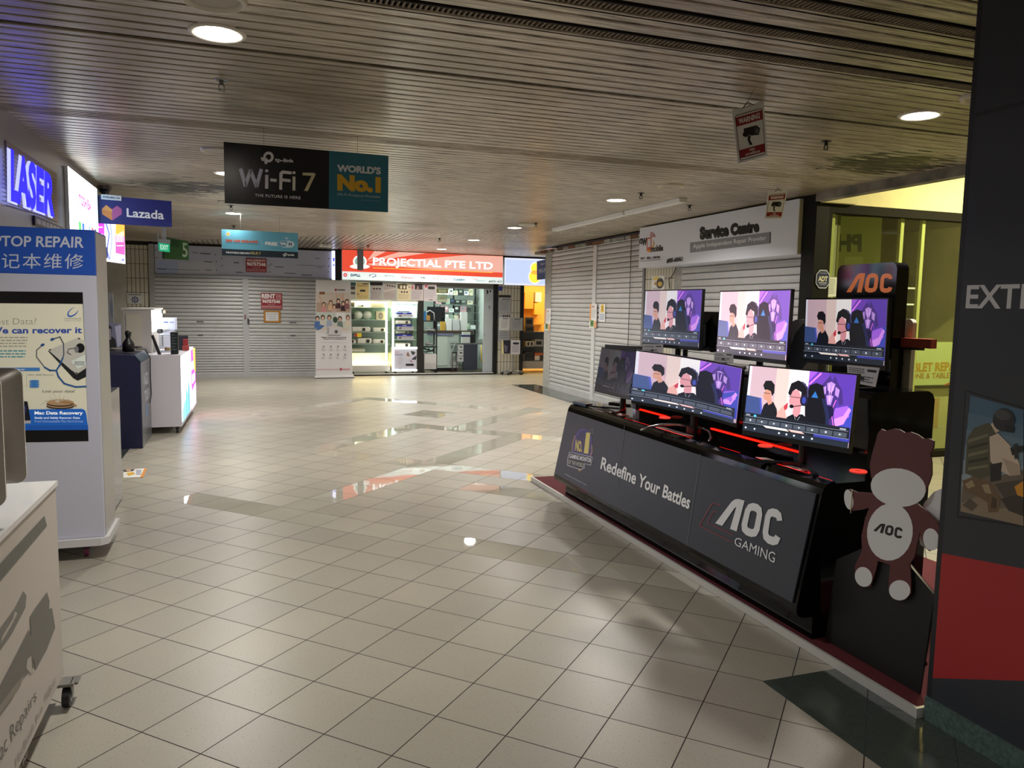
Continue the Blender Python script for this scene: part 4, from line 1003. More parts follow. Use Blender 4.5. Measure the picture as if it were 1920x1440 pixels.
A = Art(((6.62, 6.86, 1.27), (8.3, 6.86, 1.27), (8.3, 6.86, 0.77), (6.62, 6.86, 0.77)), ((1631.2,641.1), (1841.5,641.7), (1835.4,720.2), (1625.9,724.6)))
A.text('TABLET REPAIR', quad=((1692, 681), (1806, 678), (1806, 695), (1690, 699)), col='#c79a3a', bold=0.05)
A.text('MOBILE PHONE & TABLET', quad=((1650, 702), (1788, 698), (1787, 709), (1650, 712)), col='#b98a3c', bold=0.03)
A.line([(1772, 722), (1795, 712)], 3, '#c8502e'); A.build('lettering', o)
q = ((6.692,7.600,2.734), (7.400,7.600,2.754), (7.418,7.600,2.122), (6.739,7.600,2.087))  # solid board modelled in place of a sign's reflection in the glass
m = slab(*q, 0.06); m2 = MB(); a, b_, c_, d = map(Vector, q); m2.prism([a, d, c_, b_], (0, 0.06, 0), M('#b9c088', 0.5)); o = tag(m2.build('reflected_sign'), 'pale panel with reversed dark letters, standing in for a sign reflected in the shop glass', 'shop sign')
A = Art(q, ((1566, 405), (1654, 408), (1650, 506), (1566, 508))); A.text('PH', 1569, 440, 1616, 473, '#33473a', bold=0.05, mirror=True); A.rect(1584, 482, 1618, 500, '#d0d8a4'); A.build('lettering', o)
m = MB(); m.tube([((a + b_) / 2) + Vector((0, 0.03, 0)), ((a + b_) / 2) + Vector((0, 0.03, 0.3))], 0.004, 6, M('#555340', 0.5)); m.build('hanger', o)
t = thing('glass_shelving', 'glass shelving with lit edges at the back of the yellow shop', 'shelving', (7.6, 8.8, 0.0015))
m = MB()
for x in (6.9, 8.2, 9.2): m.box((x - 0.02, 8.7, 0.0015), (x + 0.02, 8.74, 2.3), M('#3c3a26', 0.4))
m.build('uprights', t)
for z in (1.95, 1.72, 1.45, 1.2):
    m = MB(); m.box((6.9, 8.66, z), (9.2, 9.0, z + 0.015), M('#8f9a84', 0.2)); b = m.build('shelf', t)
    m = MB(); m.box((6.9, 8.645, z - 0.006), (9.2, 8.66, z + 0.018), M('#e9e6bc', 0.4, em=0.7)); m.build('lit_edge', b)
q = ((5.513,6.490,2.017), (5.686,6.490,2.022), (5.700,6.490,1.833), (5.526,6.490,1.829))
c0 = (Vector(q[0]) + Vector(q[2])) / 2; hw = (q[1][0] - q[0][0]) / 2; hh = (q[0][2] - q[3][2]) / 2
oc = [(c0.x + hw * a, 6.492, c0.z + hh * b) for a, b in ((-1, -0.5), (-0.5, -1), (0.5, -1), (1, -0.5), (1, 0.5), (0.5, 1), (-0.5, 1), (-1, 0.5))]
m = MB(); m.prism(oc, (0, 0.004, 0), M('#c9ccd8', 0.4)); o = tag(m.build('security_sticker'), 'blue octagonal security sticker on the black post left of the glass shop', 'sticker')
A = Art(((c0.x - hw, 6.492, c0.z + hh), (c0.x + hw, 6.492, c0.z + hh), (c0.x + hw, 6.492, c0.z - hh), (c0.x - hw, 6.492, c0.z - hh)), (100, 100))
A.poly([(6, 27), (28, 6), (72, 6), (94, 27), (94, 73), (72, 94), (28, 94), (6, 73)], '#1f2a5a'); A.text('ADT', 16, 34, 84, 62, '#e9e4c8', bold=0.04); A.text('Secured by', 28, 14, 74, 22, '#d8d8e0'); A.rect(20, 68, 80, 72, '#d8d8e0'); A.rect(26, 78, 74, 81, '#b8bac8'); A.build('print', o)
q = ((5.704,6.550,1.949), (5.833,6.550,1.953), (5.848,6.550,1.755), (5.718,6.550,1.747))
a, b_, c_, d = map(Vector, q); m = MB(); m.prism([a, d, c_, b_], (0, 0.003, 0), M('#e4e8e0', 0.5)); o = tag(m.build('notice_sheet'), 'small white notice beside the octagonal sticker', 'notice'); A = Art(q, (60, 100)); A.lines(8, 10, 52, 90, 9, '#8a9490', fill=0.3); A.build('print', o)

# notices on the right shutters, sticker sheet, wall cable
def notice(name, q, label, draw, cat='notice', th=0.003, col='#dcdcda'):
    a, b_, c_, d = map(Vector, q); m = MB(); m.prism([a, d, c_, b_], (b_ - a).cross(a - d).normalized() * -th, M(col, 0.5)); o = tag(m.build(name), label, cat)
    A = Art(q, (100, 140)); draw(A); A.build('print', o); return o
def nd1(A): A.rect(0, 0, 22, 100, '#d89a5a'); A.text('GW', 30, 12, 70, 24, '#a8503a', bold=0.03); A.lines(28, 34, 94, 84, 8, '#9a9a98', fill=0.3); A.rect(14, 96, 60, 132, '#5d8a3a'); A.rect(24, 104, 48, 120, '#2f4a22'); A.rect(66, 100, 100, 140, '#d89a6a')
def nd2(A): A.rect(26, 6, 78, 66, '#e0b93c'); A.text('S', 40, 16, 64, 54, '#8a6a1c', bold=0.03); A.lines(12, 78, 90, 128, 5, '#7a8ab0', fill=0.5)
notice('notice_sheet', ((5.705,12.320,1.675), (5.705,12.040,1.666), (5.705,12.034,1.258), (5.705,12.314,1.250)), 'orange edged notice on the post between the two far right shutters', nd1)
notice('notice_sheet', ((5.715,11.957,1.666), (5.715,11.732,1.666), (5.715,11.732,1.365), (5.715,11.958,1.369)), 'small notice with a yellow square on the second right shutter', nd2)
notice('notice_sheet', ((5.715,14.453,1.567), (5.715,14.141,1.579), (5.715,14.170,1.140), (5.715,14.456,1.141)), 'orange edged notice on the corner column beside the yellow shop', nd1)
def nd3(A): A.rect(8, 6, 60, 40, '#dcc66a'); A.ell(66, 70, 30, 50, '#2c2a26'); A.ell(66, 76, 18, 24, '#c8a53c'); A.ell(30, 70, 12, 16, '#b8823c'); A.lines(8, 110, 60, 132, 2, '#8a8a86')
notice('sticker_sheet', ((5.735,10.228,2.077), (5.735,9.874,2.074), (5.735,9.874,1.861), (5.735,10.228,1.858)), 'small yellow and black sticker sheet on the tiled wall below the white sign', nd3, 'sticker')
m = MB(); m.tube([(5.720,9.551,2.173), (5.720,9.616,2.080), (5.720,9.726,2.016), (5.720,9.687,1.880)], 0.006, 6, M('#1a1a18', 0.5)); tag(m.build('wall_cable'), 'thin black cable hanging under the left end of the white sign', 'cable')
m = MB(); m.tube([(5.700,10.858,2.733), (5.700,10.853,1.915), (5.700,10.855,0.919)], 0.006, 6, M('#55534c', 0.5)); tag(m.build('wall_cable'), 'thin vertical cable down the second right shutter', 'cable')

# long batten fitting under the ceiling
t = thing('ceiling_batten', 'long unlit white twin batten fixed under the ceiling near the right shutters', 'ceiling light', (4.46, 9.2, ZC - 0.06))
for ya, yb in ((7.35, 8.62), (8.66, 10.95)):
    m = MB(); m.prism([(x, ya, z) for x, z in ((4.41, ZC - 0.002), (4.42, ZC - 0.045), (4.50, ZC - 0.045), (4.51, ZC - 0.002))], (0, yb - ya, 0), M('#e2e2e0', 0.4)); m.build('housing', t)

# ================================================================== the left-hand side
def quadboard(q, t, mat):
    a, b, c, d = map(Vector, q); m = MB(); m.prism([a, d, c, b], (b - a).cross(a - d).normalized() * -t, mat); return m
# ------------------------------------------------------------------ LASER letters and light boxes on the metal fascia
o = quadboard(((-1.392, 5.80, 2.575), (-1.392, 7.22, 2.585), (-1.392, 7.20, 2.20), (-1.392, 5.80, 2.19)), 0.006, M('#8a776a', 0.5))
o = tag(o.build('letter_sign'), 'blue lit LASER letters on the brushed metal fascia at upper left', 'illuminated sign')
A = Art(((-1.392, 5.80, 2.6), (-1.392, 7.22, 2.6), (-1.392, 7.22, 2.15), (-1.392, 5.80, 2.15)), ((11.3,255.7), (106.0,322.5), (110.2,428.9), (17.4,391.5)))
for i in range(13): A.line([(10, 286 + 8.2 * i), (103, 338 + 6.0 * i)], 1.6, '#4a3c34')
A.build('louvre', o)
fr = ((-1.36, 5.80, 2.6), (-1.36, 7.22, 2.6), (-1.36, 7.22, 2.15), (-1.36, 5.80, 2.15)); gr = ((22.2,256.5), (114.5,323.0), (118.6,429.3), (28.3,392.0))
A = Art(fr, gr, lift=-0.012)
A.text('LASER', quad=((17.0, 275), (103.5, 330), (102.5, 411), (17.5, 380)), col='#aeb4ff', em=0.75, bold=0.075); A.build('halo', o)
A = Art(fr, gr)
A.text('LASER', quad=((19.5, 276.5), (103, 331.5), (102, 408.5), (20, 378)), col='#1a10ff', em=0.6, bold=0.05); A.build('lettering', o)
o = quadboard(rquad('X', -1.385, 6.42, 2.105, 7.34, 2.172), 0.014, M('#121214', 0.4)); o = tag(o.build('name_plate'), 'small black strip sign under the blue lit letters', 'sign')
A = Art(rquad('X', -1.385, 6.42, 2.105, 7.34, 2.172), (100, 10)); A.lines(4, 2, 96, 9, 1, '#8f8f92', fill=0.8, ragged=0.0); A.build('print', o)
tb = quadboard(rquad('X', -1.37, 7.54, 2.05, 8.94, 2.70), 0.028, M('#e8ecf2', 0.4)); o = tag(tb.build('light_box'), 'bright white light box with pink lettering and memory sticks, beside the blue letters', 'illuminated sign')
A = Art(rquad('X', -1.37, 7.54, 2.05, 8.94, 2.70), (140, 65), em=1.5)
A.rect(0, 0, 140, 65, '#eef4f8'); A.poly([(105, 4), (140, 0), (140, 65), (100, 65), (112, 30)], '#b4dcec'); A.text('TOSHIBA', 42, 17, 104, 27, '#e05a8c', bold=0.05); A.text('USB', 116, 10, 136, 17, '#6a90a8')
for i, c in enumerate(('#3a9a4a', '#2c56c0', '#9aa0a6', '#6a8ad8', '#b83a4c', '#22224a')):
    x = 38 + 15.5 * i; A.rect(x, 42, x + 11, 65, c); A.rect(x + 2, 36, x + 9, 42, '#c8ccd2')
A.lines(114, 24, 136, 50, 5, '#86a4b4', fill=0.3); A.build('print', o)
q = ((-1.398, 8.985, 2.645), (-0.685, 9.02, 2.63), (-0.685, 9.02, 2.36), (-1.398, 8.985, 2.362))
o = tag(quadboard(q, 0.02, M('#20256a', 0.4)).build('projecting_sign'), 'dark blue sign with an orange and pink heart sticking out above the left counters', 'shop sign')
A = Art(q, ((710, 588), (1285, 632), (1290, 825), (708, 792)))
A.poly([(710, 588), (1285, 632), (1290, 825), (708, 792)], '#1f2878')
A.poly([(760, 690), (795, 660), (838, 692), (836, 772), (762, 728)], '#e08a4a'); A.poly([(838, 692), (878, 666), (912, 690), (912, 728), (836, 774)], '#b45a9c'); A.poly([(795, 660), (838, 692), (838, 712), (762, 690)], '#eaa05a')
A.text('Lazada', quad=((950, 684), (1230, 702), (1230, 768), (950, 748)), col='#f2f3f8', bold=0.02); A.build('lettering', o)
m = quadboard(((-1.34, 8.975, 2.655), (-1.155, 8.984, 2.65), (-1.155, 8.984, 2.60), (-1.34, 8.975, 2.605)), 0.006, M('#dfe4ee', 0.4)); p = m.build('tag_plate', o)
A = Art(((-1.34, 8.975, 2.655), (-1.155, 8.984, 2.65), (-1.155, 8.984, 2.60), (-1.34, 8.975, 2.605)), (100, 28)); A.text('AVAILABLE ON', 8, 8, 92, 20, '#26306a', bold=0.03); A.build('print', p)
q = ((-1.403,9.040,2.380), (-1.164,9.219,2.376), (-1.166,9.218,1.968), (-1.379,9.058,1.991))
o = tag(quadboard(q, 0.05, M('#d8dae2', 0.4)).build('light_box'), 'magenta and orange light box hanging below the dark blue sign', 'illuminated sign')
A = Art(q, ((180, 416), (233, 422), (235, 495), (188, 488)), em=1.3)
A.poly([(180, 416), (233, 422), (235, 495), (186, 488)], '#e9e6f4'); A.poly([(180, 416), (195, 418), (195, 464), (180, 464)], '#c23ac8'); A.poly([(195, 418), (216, 420), (216, 490), (196, 486)], '#cfd6ee')
A.line([(198, 420), (204, 440), (200, 470), (204, 486)], 2.2, '#4a55a0'); A.line([(206, 420), (209, 450), (205, 488)], 2.0, '#7a84c0'); A.line([(200, 466), (200, 484)], 3, '#2c305a')
A.poly([(216, 420), (233, 422), (233.5, 445), (216, 444)], '#f0923c'); A.poly([(216, 444), (233.5, 445), (234, 480), (216, 476)], '#e84a8c')
for i in range(5): A.rect(217.5 + 3 * i, 441 - 1.6 * i, 219.3 + 3 * i, 456, '#fbe6dc')
A.lines(218, 462, 232, 465, 1, '#fbe6dc'); A.rect(227, 486, 233, 490, '#6a70a8'); A.rect(183, 426, 192, 428, '#f2d8f4'); A.rect(184, 440, 192, 442, '#f2d8f4'); A.build('print', o)
m = MB(); m.tube([(-1.3, 9.16, 2.34), (-1.3, 9.16, ZC + 0.01)], 0.008, 6, SILVER); m.build('bracket', o)

# ------------------------------------------------------------------ repair kiosk on castors
kx0, kx1, ky0, ky1 = -1.47, -0.818, 5.20, 5.61
k = thing('kiosk', 'tall white wheeled kiosk with a blue laptop repair header and data recovery poster', 'kiosk', (-1.14, 5.4, 0.0015))
KW = M('#c9cbdc', 0.45); m = MB(); m.box((kx0, ky0, 0.135), (kx1, ky1, 1.725), KW, bev=0.004); bd = m.build('cabinet', k)
m = MB(); m.box((kx0, ky0, 1.725), (kx1, ky1, 1.992), M('#1f55c0', 0.45), bev=0.004); hd_ = m.build('header', k)
m = MB(); m.box((kx1 - 0.001, ky0 + 0.03, 0.14), (kx1 + 0.003, ky1 - 0.02, 1.98), M('#b5b3ae', 0.35, 0.3)); sp = m.build('side_panel', k)
m = MB(); m.prism([(x, y, 0.09) for x, y in ((-1.50, 5.165), (-0.835, 5.165), (-0.795, 5.20), (-0.795, 5.63), (-1.50, 5.63))], (0, 0, 0.045), M('#d3d2d4', 0.4)); m.build('base_board', k)
for x, y in ((-0.93, 5.27), (-1.38, 5.27), (-0.93, 5.55), (-1.38, 5.55)):
    c_ = MB(); c_.cyl((x - 0.012, y, 0.032), (x + 0.012, y, 0.032), 0.03, n=20, m=M('#7a2d55', 0.4)); c_.cyl((x - 0.014, y, 0.032), (x + 0.016, y, 0.032), 0.008, n=12, m=SILVER); c_.box((x - 0.02, y - 0.018, 0.05), (x + 0.02, y + 0.018, 0.09), M('#3a3a3e', 0.4, 0.5)); c_.build('castor', k)
fr = ((kx0, ky0, 1.99), (kx1, ky0, 1.99), (kx1, ky0, 0.14), (kx0, ky0, 0.14)); gr = ((-66.5,421.4), (176.7,432.1), (196.6,1004.5), (-36.0,1021.1))
A = Art(fr, gr, rough=0.4)
A.text('LAPTOP REPAIR', quad=((-44, 441), (158, 444), (157, 465), (-44, 461)), col='#d4dcf0', bold=0.02)
A.text('\u7b14\u8bb0\u672c\u7ef4\u4fee', quad=((-37, 474), (157, 476), (156, 504), (-37, 503)), col='#d4dcf0', bold=0.0, space=1.15); A.build('lettering', hd_)
A = Art(fr, gr, rough=0.3)
A.poly([(-90, 545), (155, 548), (166, 827), (-80, 832)], '#07080c')
A.poly([(-90, 568), (155, 570), (165, 803), (-80, 806)], '#d8d4bd', em=0.12)
def k2(x, y): return (x / 4.8, 540 + y / 4.8)
em_ = 0.12
A.text('Lost Data?', quad=[k2(*p) for p in ((-85, 276), (328, 270), (328, 326), (-85, 330))], col='#8f8b80', em=em_, bold=-0.008)
A.text('We can recover it', quad=[k2(*p) for p in ((-100, 352), (738, 350), (738, 408), (-100, 412))], col='#2c4a9c', em=em_, bold=0.03)
A.lines(*k2(-90, 440), *k2(262, 545), 4, '#a09c8e', em=em_, fill=0.45); A.lines(*k2(-90, 560), *k2(245, 640), 3, '#4f8f9c', em=em_, fill=0.45)
A.ell(*k2(655, 218), 12, 7, '#2f5fae', em=em_, rot=-38); A.ell(*k2(662, 210), 11, 5.2, '#d8d4bd', em=em_, rot=-38); A.text('INFINIQUE', *k2(582, 270), *k2(730, 284), '#6a6c70', em=em_); A.text('SERVICES', *k2(582, 290), *k2(728, 298), '#8a8a88', em=em_)
A.poly([k2(*p) for p in ((432, 568), (700, 446), (768, 480), (778, 640), (775, 800), (700, 835), (660, 812))], '#23252a', em=0)
A.poly([k2(*p) for p in ((436, 560), (700, 446), (768, 480), (776, 720), (688, 778))], '#b9b7ac', em=em_); A.poly([k2(*p) for p in ((640, 660), (768, 600), (774, 690), (700, 725))], '#d0d8d0', em=em_); A.lines(*k2(670, 660), *k2(766, 700), 4, '#4a5a54')
A.line([k2(*p) for p in ((455, 590), (560, 690), (690, 770))], 0.8, '#3a3a3c')
for p in ((712, 455), (452, 556), (690, 766)): A.ell(*k2(*p), 2.2, 1.6, '#55565a')
A.line([k2(*p) for p in ((385, 512), (330, 560), (330, 620), (400, 710), (450, 738), (505, 742))], 2.2, '#7d8088'); A.line([k2(*p) for p in ((470, 462), (540, 440), (572, 500), (575, 600), (540, 700), (505, 742))], 2.2, '#5c6878')
A.line([k2(*p) for p in ((400, 712), (450, 742), (508, 742), (540, 690), (566, 630))], 3.0, '#2f66a8'); A.line([k2(*p) for p in ((508, 742), (528, 800), (580, 860), (680, 890), (776, 886))], 3.2, '#2f66a8')
A.ell(*k2(384, 512), 4, 2.5, '#2a5a9c', rot=-20); A.ell(*k2(472, 462), 4, 2.5, '#2a5a9c', rot=-20); A.ell(*k2(722, 540), 8.5, 9, '#16171b'); A.ell(*k2(690, 552), 4, 6, '#8a8d92'); A.line([k2(*p) for p in ((680, 540), (620, 548), (606, 580), (640, 600))], 1.4, '#4a4c52')
A.rect(*k2(-60, 716), *k2(360, 746), '#3c78b8', em=em_); A.text('We recover', *k2(60, 722), *k2(228, 740), '#e8ecf0', bold=0.03)
A.text('NAS - RAID Recovery', *k2(258, 774), *k2(484, 790), '#55585a'); A.rect(*k2(240, 770), *k2(242, 895), '#aaa796'); A.text('data', *k2(178, 776), *k2(212, 788), '#55585a')
for i in range(4): A.ell(*k2(311, 836 + 17 * i), 9.4, 1.9, '#3876b8', em=em_)
A.text('Lost your data?', *k2(386, 916), *k2(676, 944), '#4a4a4a', bold=0.0)
for i in range(8): A.line([k2(360 + 44 * i, 1050 - 100 * sin(pi * i / 7.5) + 4), k2(430 + 28 * i, 1010)], 0.35, '#9a978a'); 
for i in range(4): A.ell(*k2(545, 1062 - 11 * i), 26 - i * 0.3, 5.8, ('#2a2622', '#c8a07a', '#3a332c', '#caa680')[i])
A.ell(*k2(535, 1018), 8, 2.2, '#e8dccb'); A.line([k2(540, 1018), k2(660, 1040), k2(690, 1060)], 2.4, '#b08a5c')
A.poly([k2(*p) for p in ((-90, 1096), (740, 1086), (768, 1100), (780, 1140), (796, 1275), (-70, 1282))], '#1c63c0', em=em_); A.poly([k2(*p) for p in ((-90, 1240), (794, 1232), (796, 1275), (-70, 1282))], '#1656b0', em=em_)
A.text('Mac Data Recovery', *k2(313, 1108), *k2(748, 1146), '#f0f4fa', em=0.2, bold=0.035); A.text('Easily and Safely Recover Data', *k2(315, 1158), *k2(722, 1180), '#dfe8f4', em=0.2, bold=0.03); A.text('From Unmountable Mac Hard Drives', *k2(315, 1186), *k2(750, 1208), '#a8c4ea', em=0.1)
A.poly([k2(*p) for p in ((150, 1010), (250, 1020), (278, 1190), (150, 1196))], '#15182c'); A.poly([k2(*p) for p in ((150, 1196), (278, 1190), (280, 1216), (150, 1222))], '#c9cbd0'); A.ell(*k2(205, 1110), 6, 12, '#3a3f7c', rot=20)
A.build('poster', bd)

# ------------------------------------------------------------------ counter with the two computers at the lower left
c_ = thing('service_counter', 'white printed wheeled counter with peeling grey patches at the bottom left', 'counter', (-1.2, 2.2, 0.0015))
m = MB(); m.box((-1.7, 0.9, 0.105), (-0.69, 3.345, 0.865), M('#c3bbb2', 0.5)); b = m.build('cabinet', c_)
m = MB(); m.box((-1.71, 0.9, 0.865), (-0.684, 3.352, 0.884), M('#d8d8dc', 0.12, coat=0.4)); m.build('worktop', c_)
fr = ((-0.69, 1.9, 0.865), (-0.69, 3.345, 0.865), (-0.69, 3.345, 0.105), (-0.69, 1.9, 0.105)); gr = ((-186.9,1197.2), (104.2,910.9), (118.6,1264.7), (-148.2,1820.3))
A = Art(fr, gr, rough=0.5)
def k4(x, y): return (x / 3, 960 + y / 3)
A.poly([k4(*p) for p in ((-120, 420), (248, 22), (262, 78), (-120, 530))], '#64655f')
A.poly([k4(*p) for p in ((-60, 730), (0, 655), (80, 545), (130, 446), (146, 470), (140, 540), (60, 690), (0, 775), (-60, 850))], '#74726d'); A.poly([k4(*p) for p in ((10, 700), (70, 600), (80, 560), (95, 570), (60, 640), (0, 740))], '#b8b0a6')
A.poly([k4(*p) for p in ((165, 592), (195, 545), (262, 452), (276, 500), (274, 545), (290, 540), (308, 650), (262, 770), (196, 890), (176, 780))], '#6c6a65')
A.poly([k4(*p) for p in ((-80, 1060), (0, 975), (80, 820), (160, 662), (176, 720), (186, 880), (130, 930), (60, 1060), (-80, 1250))], '#6a6762'); A.poly([k4(*p) for p in ((-40, 1140), (60, 1000), (130, 915), (110, 980), (0, 1130))], '#8d8479')
A.poly([k4(*p) for p in ((150, 830), (172, 810), (176, 880), (190, 890), (170, 912), (145, 880))], '#b9b2a8')
A.text('Mac Repairs', quad=[k4(*p) for p in ((-45, 1360), (198, 990), (204, 1072), (-32, 1500))], col='#55524e', bold=-0.012)
A.text('MacBook Pro', quad=[k4(*p) for p in ((82, 1392), (235, 1078), (238, 1112), (88, 1440))], col='#a59e96'); A.text('MacBook', quad=[k4(*p) for p in ((246, 1030), (308, 922), (311, 955), (249, 1072))], col='#a59e96'); A.text('MacBook Air', quad=[k4(*p) for p in ((20, 1610), (150, 1330), (155, 1360), (28, 1650))], col='#a59e96')
A.build('print', b)
for x, y in ((-0.668, 3.285), (-1.6, 3.26), (-0.72, 1.1), (-1.6, 1.1)):
    m = MB(); m.cyl((x - 0.012, y, 0.042), (x + 0.014, y, 0.042), 0.04, n=24, m=M('#1c1c1e', 0.4)); m.cyl((x - 0.014, y, 0.042), (x + 0.016, y, 0.042), 0.024, n=20, m=M('#7d8084', 0.35, 0.6)); m.cyl((x - 0.016, y, 0.042), (x + 0.019, y, 0.042), 0.008, n=12, m=M('#c8c8ca', 0.3, 0.7))
    m.prism([(x + 0.018, y - 0.03, 0.105), (x + 0.018, y + 0.03, 0.105), (x + 0.018, y + 0.012, 0.042), (x + 0.018, y - 0.012, 0.042)], (0.003, 0, 0), M('#6e6d69', 0.35, 0.7)); m.box((x - 0.03, y - 0.035, 0.094), (x + 0.03, y + 0.035, 0.105), M('#8d8a84', 0.35, 0.6))
    m.box((x - 0.01, y + 0.02, 0.075), (x + 0.035, y + 0.085, 0.083), M('#8d8a84', 0.35, 0.6), tf=None); m.build('castor', c_)
AL = M('#a9a49f', 0.35, 0.55)
def imac(xr, y, z0, z1, rt, label):
    t = thing('desktop_computer', label, 'computer', (xr - 0.30, y, 0.8845), group='silver computers on the bottom left counter')
    w, r, pts = 0.6, 0.028, []
    for cx, cz, a in ((xr - r, z0 + r, -90), (xr - r, z1 - r, 0), (xr - w + r, z1 - r, 90), (xr - w + r, z0 + r, 180)):
        for i in range(6): pts.append((cx + r * cos(radians(a + 18 * i)), cz + r * sin(radians(a + 18 * i))))
    m = MB(); m.prism([(x, y, z) for x, z in pts], (0, 0.008, 0), M('#c9c5c0', 0.25, 0.6))
    cx, cz = xr - w / 2, (z0 + z1) / 2
    inner = [(cx + (x - cx) * 0.35, cz + (z - cz) * 0.35) for x, z in pts]; mid = [(cx + (x - cx) * 0.9, cz + (z - cz) * 0.9) for x, z in pts]
    n = len(pts); vs = [(x, y, z) for x, z in pts] + [(x, y - 0.016, z) for x, z in mid] + [(x, y - 0.04, z) for x, z in inner]
    m.add(vs, [(i, (i + 1) % n, n + (i + 1) % n, n + i) for i in range(n)] + [(n + i, n + (i + 1) % n, 2 * n + (i + 1) % n, 2 * n + i) for i in range(n)] + [tuple(range(2 * n, 3 * n))], AL, True)
    b_ = m.build('display', t)
    m = MB(); m.prism([(cx - 0.09, y - 0.14, 0.8845), (cx - 0.09, y + 0.05, 0.8845), (cx - 0.09, y + 0.05, 0.8895), (cx - 0.09, y - 0.12, 0.8895), (cx - 0.09, y - 0.045, cz), (cx - 0.09, y - 0.055, cz)], (0.18, 0, 0), AL); m.build('stand', t)
    return t
qa = (-0.646,2.750,1.007); qb = (-0.647,2.750,1.368)
imac(qa[0], 2.75, qa[2], qb[2], 0, 'silver desktop computer seen from behind, farther of the two on the counter')
qa = (-0.602,2.350,1.028); qb = (-0.597,2.350,1.385)
imac(qa[0], 2.35, qa[2], qb[2], 0, 'silver desktop computer edge at the very left, nearer of the two on the counter')
m = MB(); m.cyl((-0.80, 2.30, 0.89), (-0.70, 2.62, 0.89), 0.005, n=10, m=M('#d8d6d2', 0.3)); m.cyl((-0.70, 2.62, 0.89), (-0.698, 2.627, 0.89), 0.004, 0.001, n=8, m=M('#5a4a3c', 0.5)); tag(m.build('pen'), 'white pen lying near the counter edge', 'pen')

# ------------------------------------------------------------------ counters farther along the left
t = thing('display_counter', 'grey mirrored metal counter with a purple lit niche, right behind the tall kiosk', 'counter', (-1.2, 6.35, 0.0015))
m = MB(); m.box((-1.6, 5.93, 0.02), (-0.925, 6.75, 0.90), M('#8d8f92', 0.14, 0.8)); m.build('body', t)
m = MB(); m.box((-1.58, 5.95, 0.0015), (-0.94, 6.74, 0.02), M('#101014', 0.5)); m.build('toe_kick', t)
m = MB(); m.box((-1.6, 5.93, 0.90), (-0.93, 6.2, 0.99), M('#c9c6d2', 0.4)); bb_ = m.build('upper_case', t)
m = MB(); m.box((-0.9299, 5.96, 0.915), (-0.927, 6.17, 0.975), M('#6a3ae0', 0.4, em=1.2)); m.build('lit_niche', t)
t = thing('service_counter', 'dark navy counter with a brushed grey side and raised letters', 'counter', (-1.25, 9.5, 0.0015))
NAVY = M('#15173a', 0.4)
m = MB(); m.prism([(x, 9.06, z) for x, z in ((-1.55, 0.0015), (-1.035, 0.0015), (-1.035, 0.93), (-1.09, 1.0), (-1.55, 1.03))], (0, 0.88, 0), NAVY); b = m.build('body', t)
m = MB(); m.box((-1.035, 9.075, 0.0015), (-1.029, 9.93, 0.925), M('#7c7f88', 0.3, 0.6)); sp = m.build('side_panel', t)
A = Art(rquad('X', -1.029, 9.075, 0.0, 9.93, 0.925), (86, 92)); A.text('NGS', 22, 14, 60, 28, '#b9bcc6', bold=0.03); A.text('TOUCH', 26, 33, 66, 46, '#c9ccd6', bold=0.03); A.text('5', 34, 50, 52, 64, '#5a84b8', bold=0.05); A.build('lettering', sp)
m = MB(); m.prism([(-1.09, 9.055, 1.003), (-1.09, 9.95, 1.003), (-1.03, 9.95, 0.928), (-1.03, 9.055, 0.928)], (0.006, 0, 0.006), M('#2c4454', 0.25)); m.build('top_edge', t)
for i, (x0_, y0_) in enumerate(((-1.35, 9.24), (-1.13, 9.74))):
    pts = [(x0_ + 0.05 * cos(a_) * (1 - a_ / 30), y0_ + 0.11 * sin(a_) * (1 - a_ / 30), 1.035 + 0.006 * (i + 1) + a_ * 0.0012) for a_ in [j * 0.4 for j in range(34)]]
    m = MB(); m.tube(pts, 0.006, 6, M('#17171a', 0.5)); tag(m.build('cable_coil'), ('coiled black cable on the left of the navy counter top', 'coiled black cable at the right edge of the navy counter top')[i], 'cable', 'loose cables on the navy counter')
m = MB(); m.tube([(-1.13, 9.6, 1.04), (-1.06, 9.75, 1.03), (-1.012, 9.8, 0.93), (-1.008, 9.74, 0.7), (-1.012, 9.82, 0.5), (-1.015, 9.68, 0.42)], 0.006, 6, M('#17171a', 0.5)); tag(m.build('hanging_cable'), 'black cable hanging down the grey side of the navy counter', 'cable')
m = MB(); m.lathe((-1.19, 9.45, 1.02), [(0.0, 0.0), (0.062, 0.0), (0.064, 0.08), (0.05, 0.11), (0.022, 0.15), (0.026, 0.17), (0.034, 0.20), (0.03, 0.225), (0.0, 0.235)], 20, M('#0e0e10', 0.4)); tag(m.build('handset'), 'black rounded handset standing on the navy counter', 'device')
def bx(name, r, Y, dep, col, label, cat, group=None, rough=0.45, bev=0.0, metal=0.0, em=0.0):
    m = MB(); m.box((r[0], Y, r[1]), (r[2], Y + dep, r[3]), M(col, rough, metal, em), bev=bev); return tag(m.build(name), label, cat, group)
def front(r, Y): return rquad('Y', Y, r[0], r[1], r[2], r[3])
r = (-1.395,1.072,-1.233,1.335); o = bx('photo_board', r, 9.3, 0.02, '#55566a', 'board with a dark picture of hands on the navy counter', 'picture board')
A = Art(front(r, 9.3), (33, 46)); A.rect(0, 0, 33, 46, '#6a6c84'); A.poly([(2, 10), (8, 2), (14, 8), (12, 24), (20, 30), (22, 46), (0, 46)], '#1a1a22'); A.poly([(6, 12), (12, 10), (12, 30), (6, 32)], '#8c8490'); A.poly([(20, 6), (32, 2), (32, 40), (24, 46)], '#a8a8c0'); A.build('print', o)
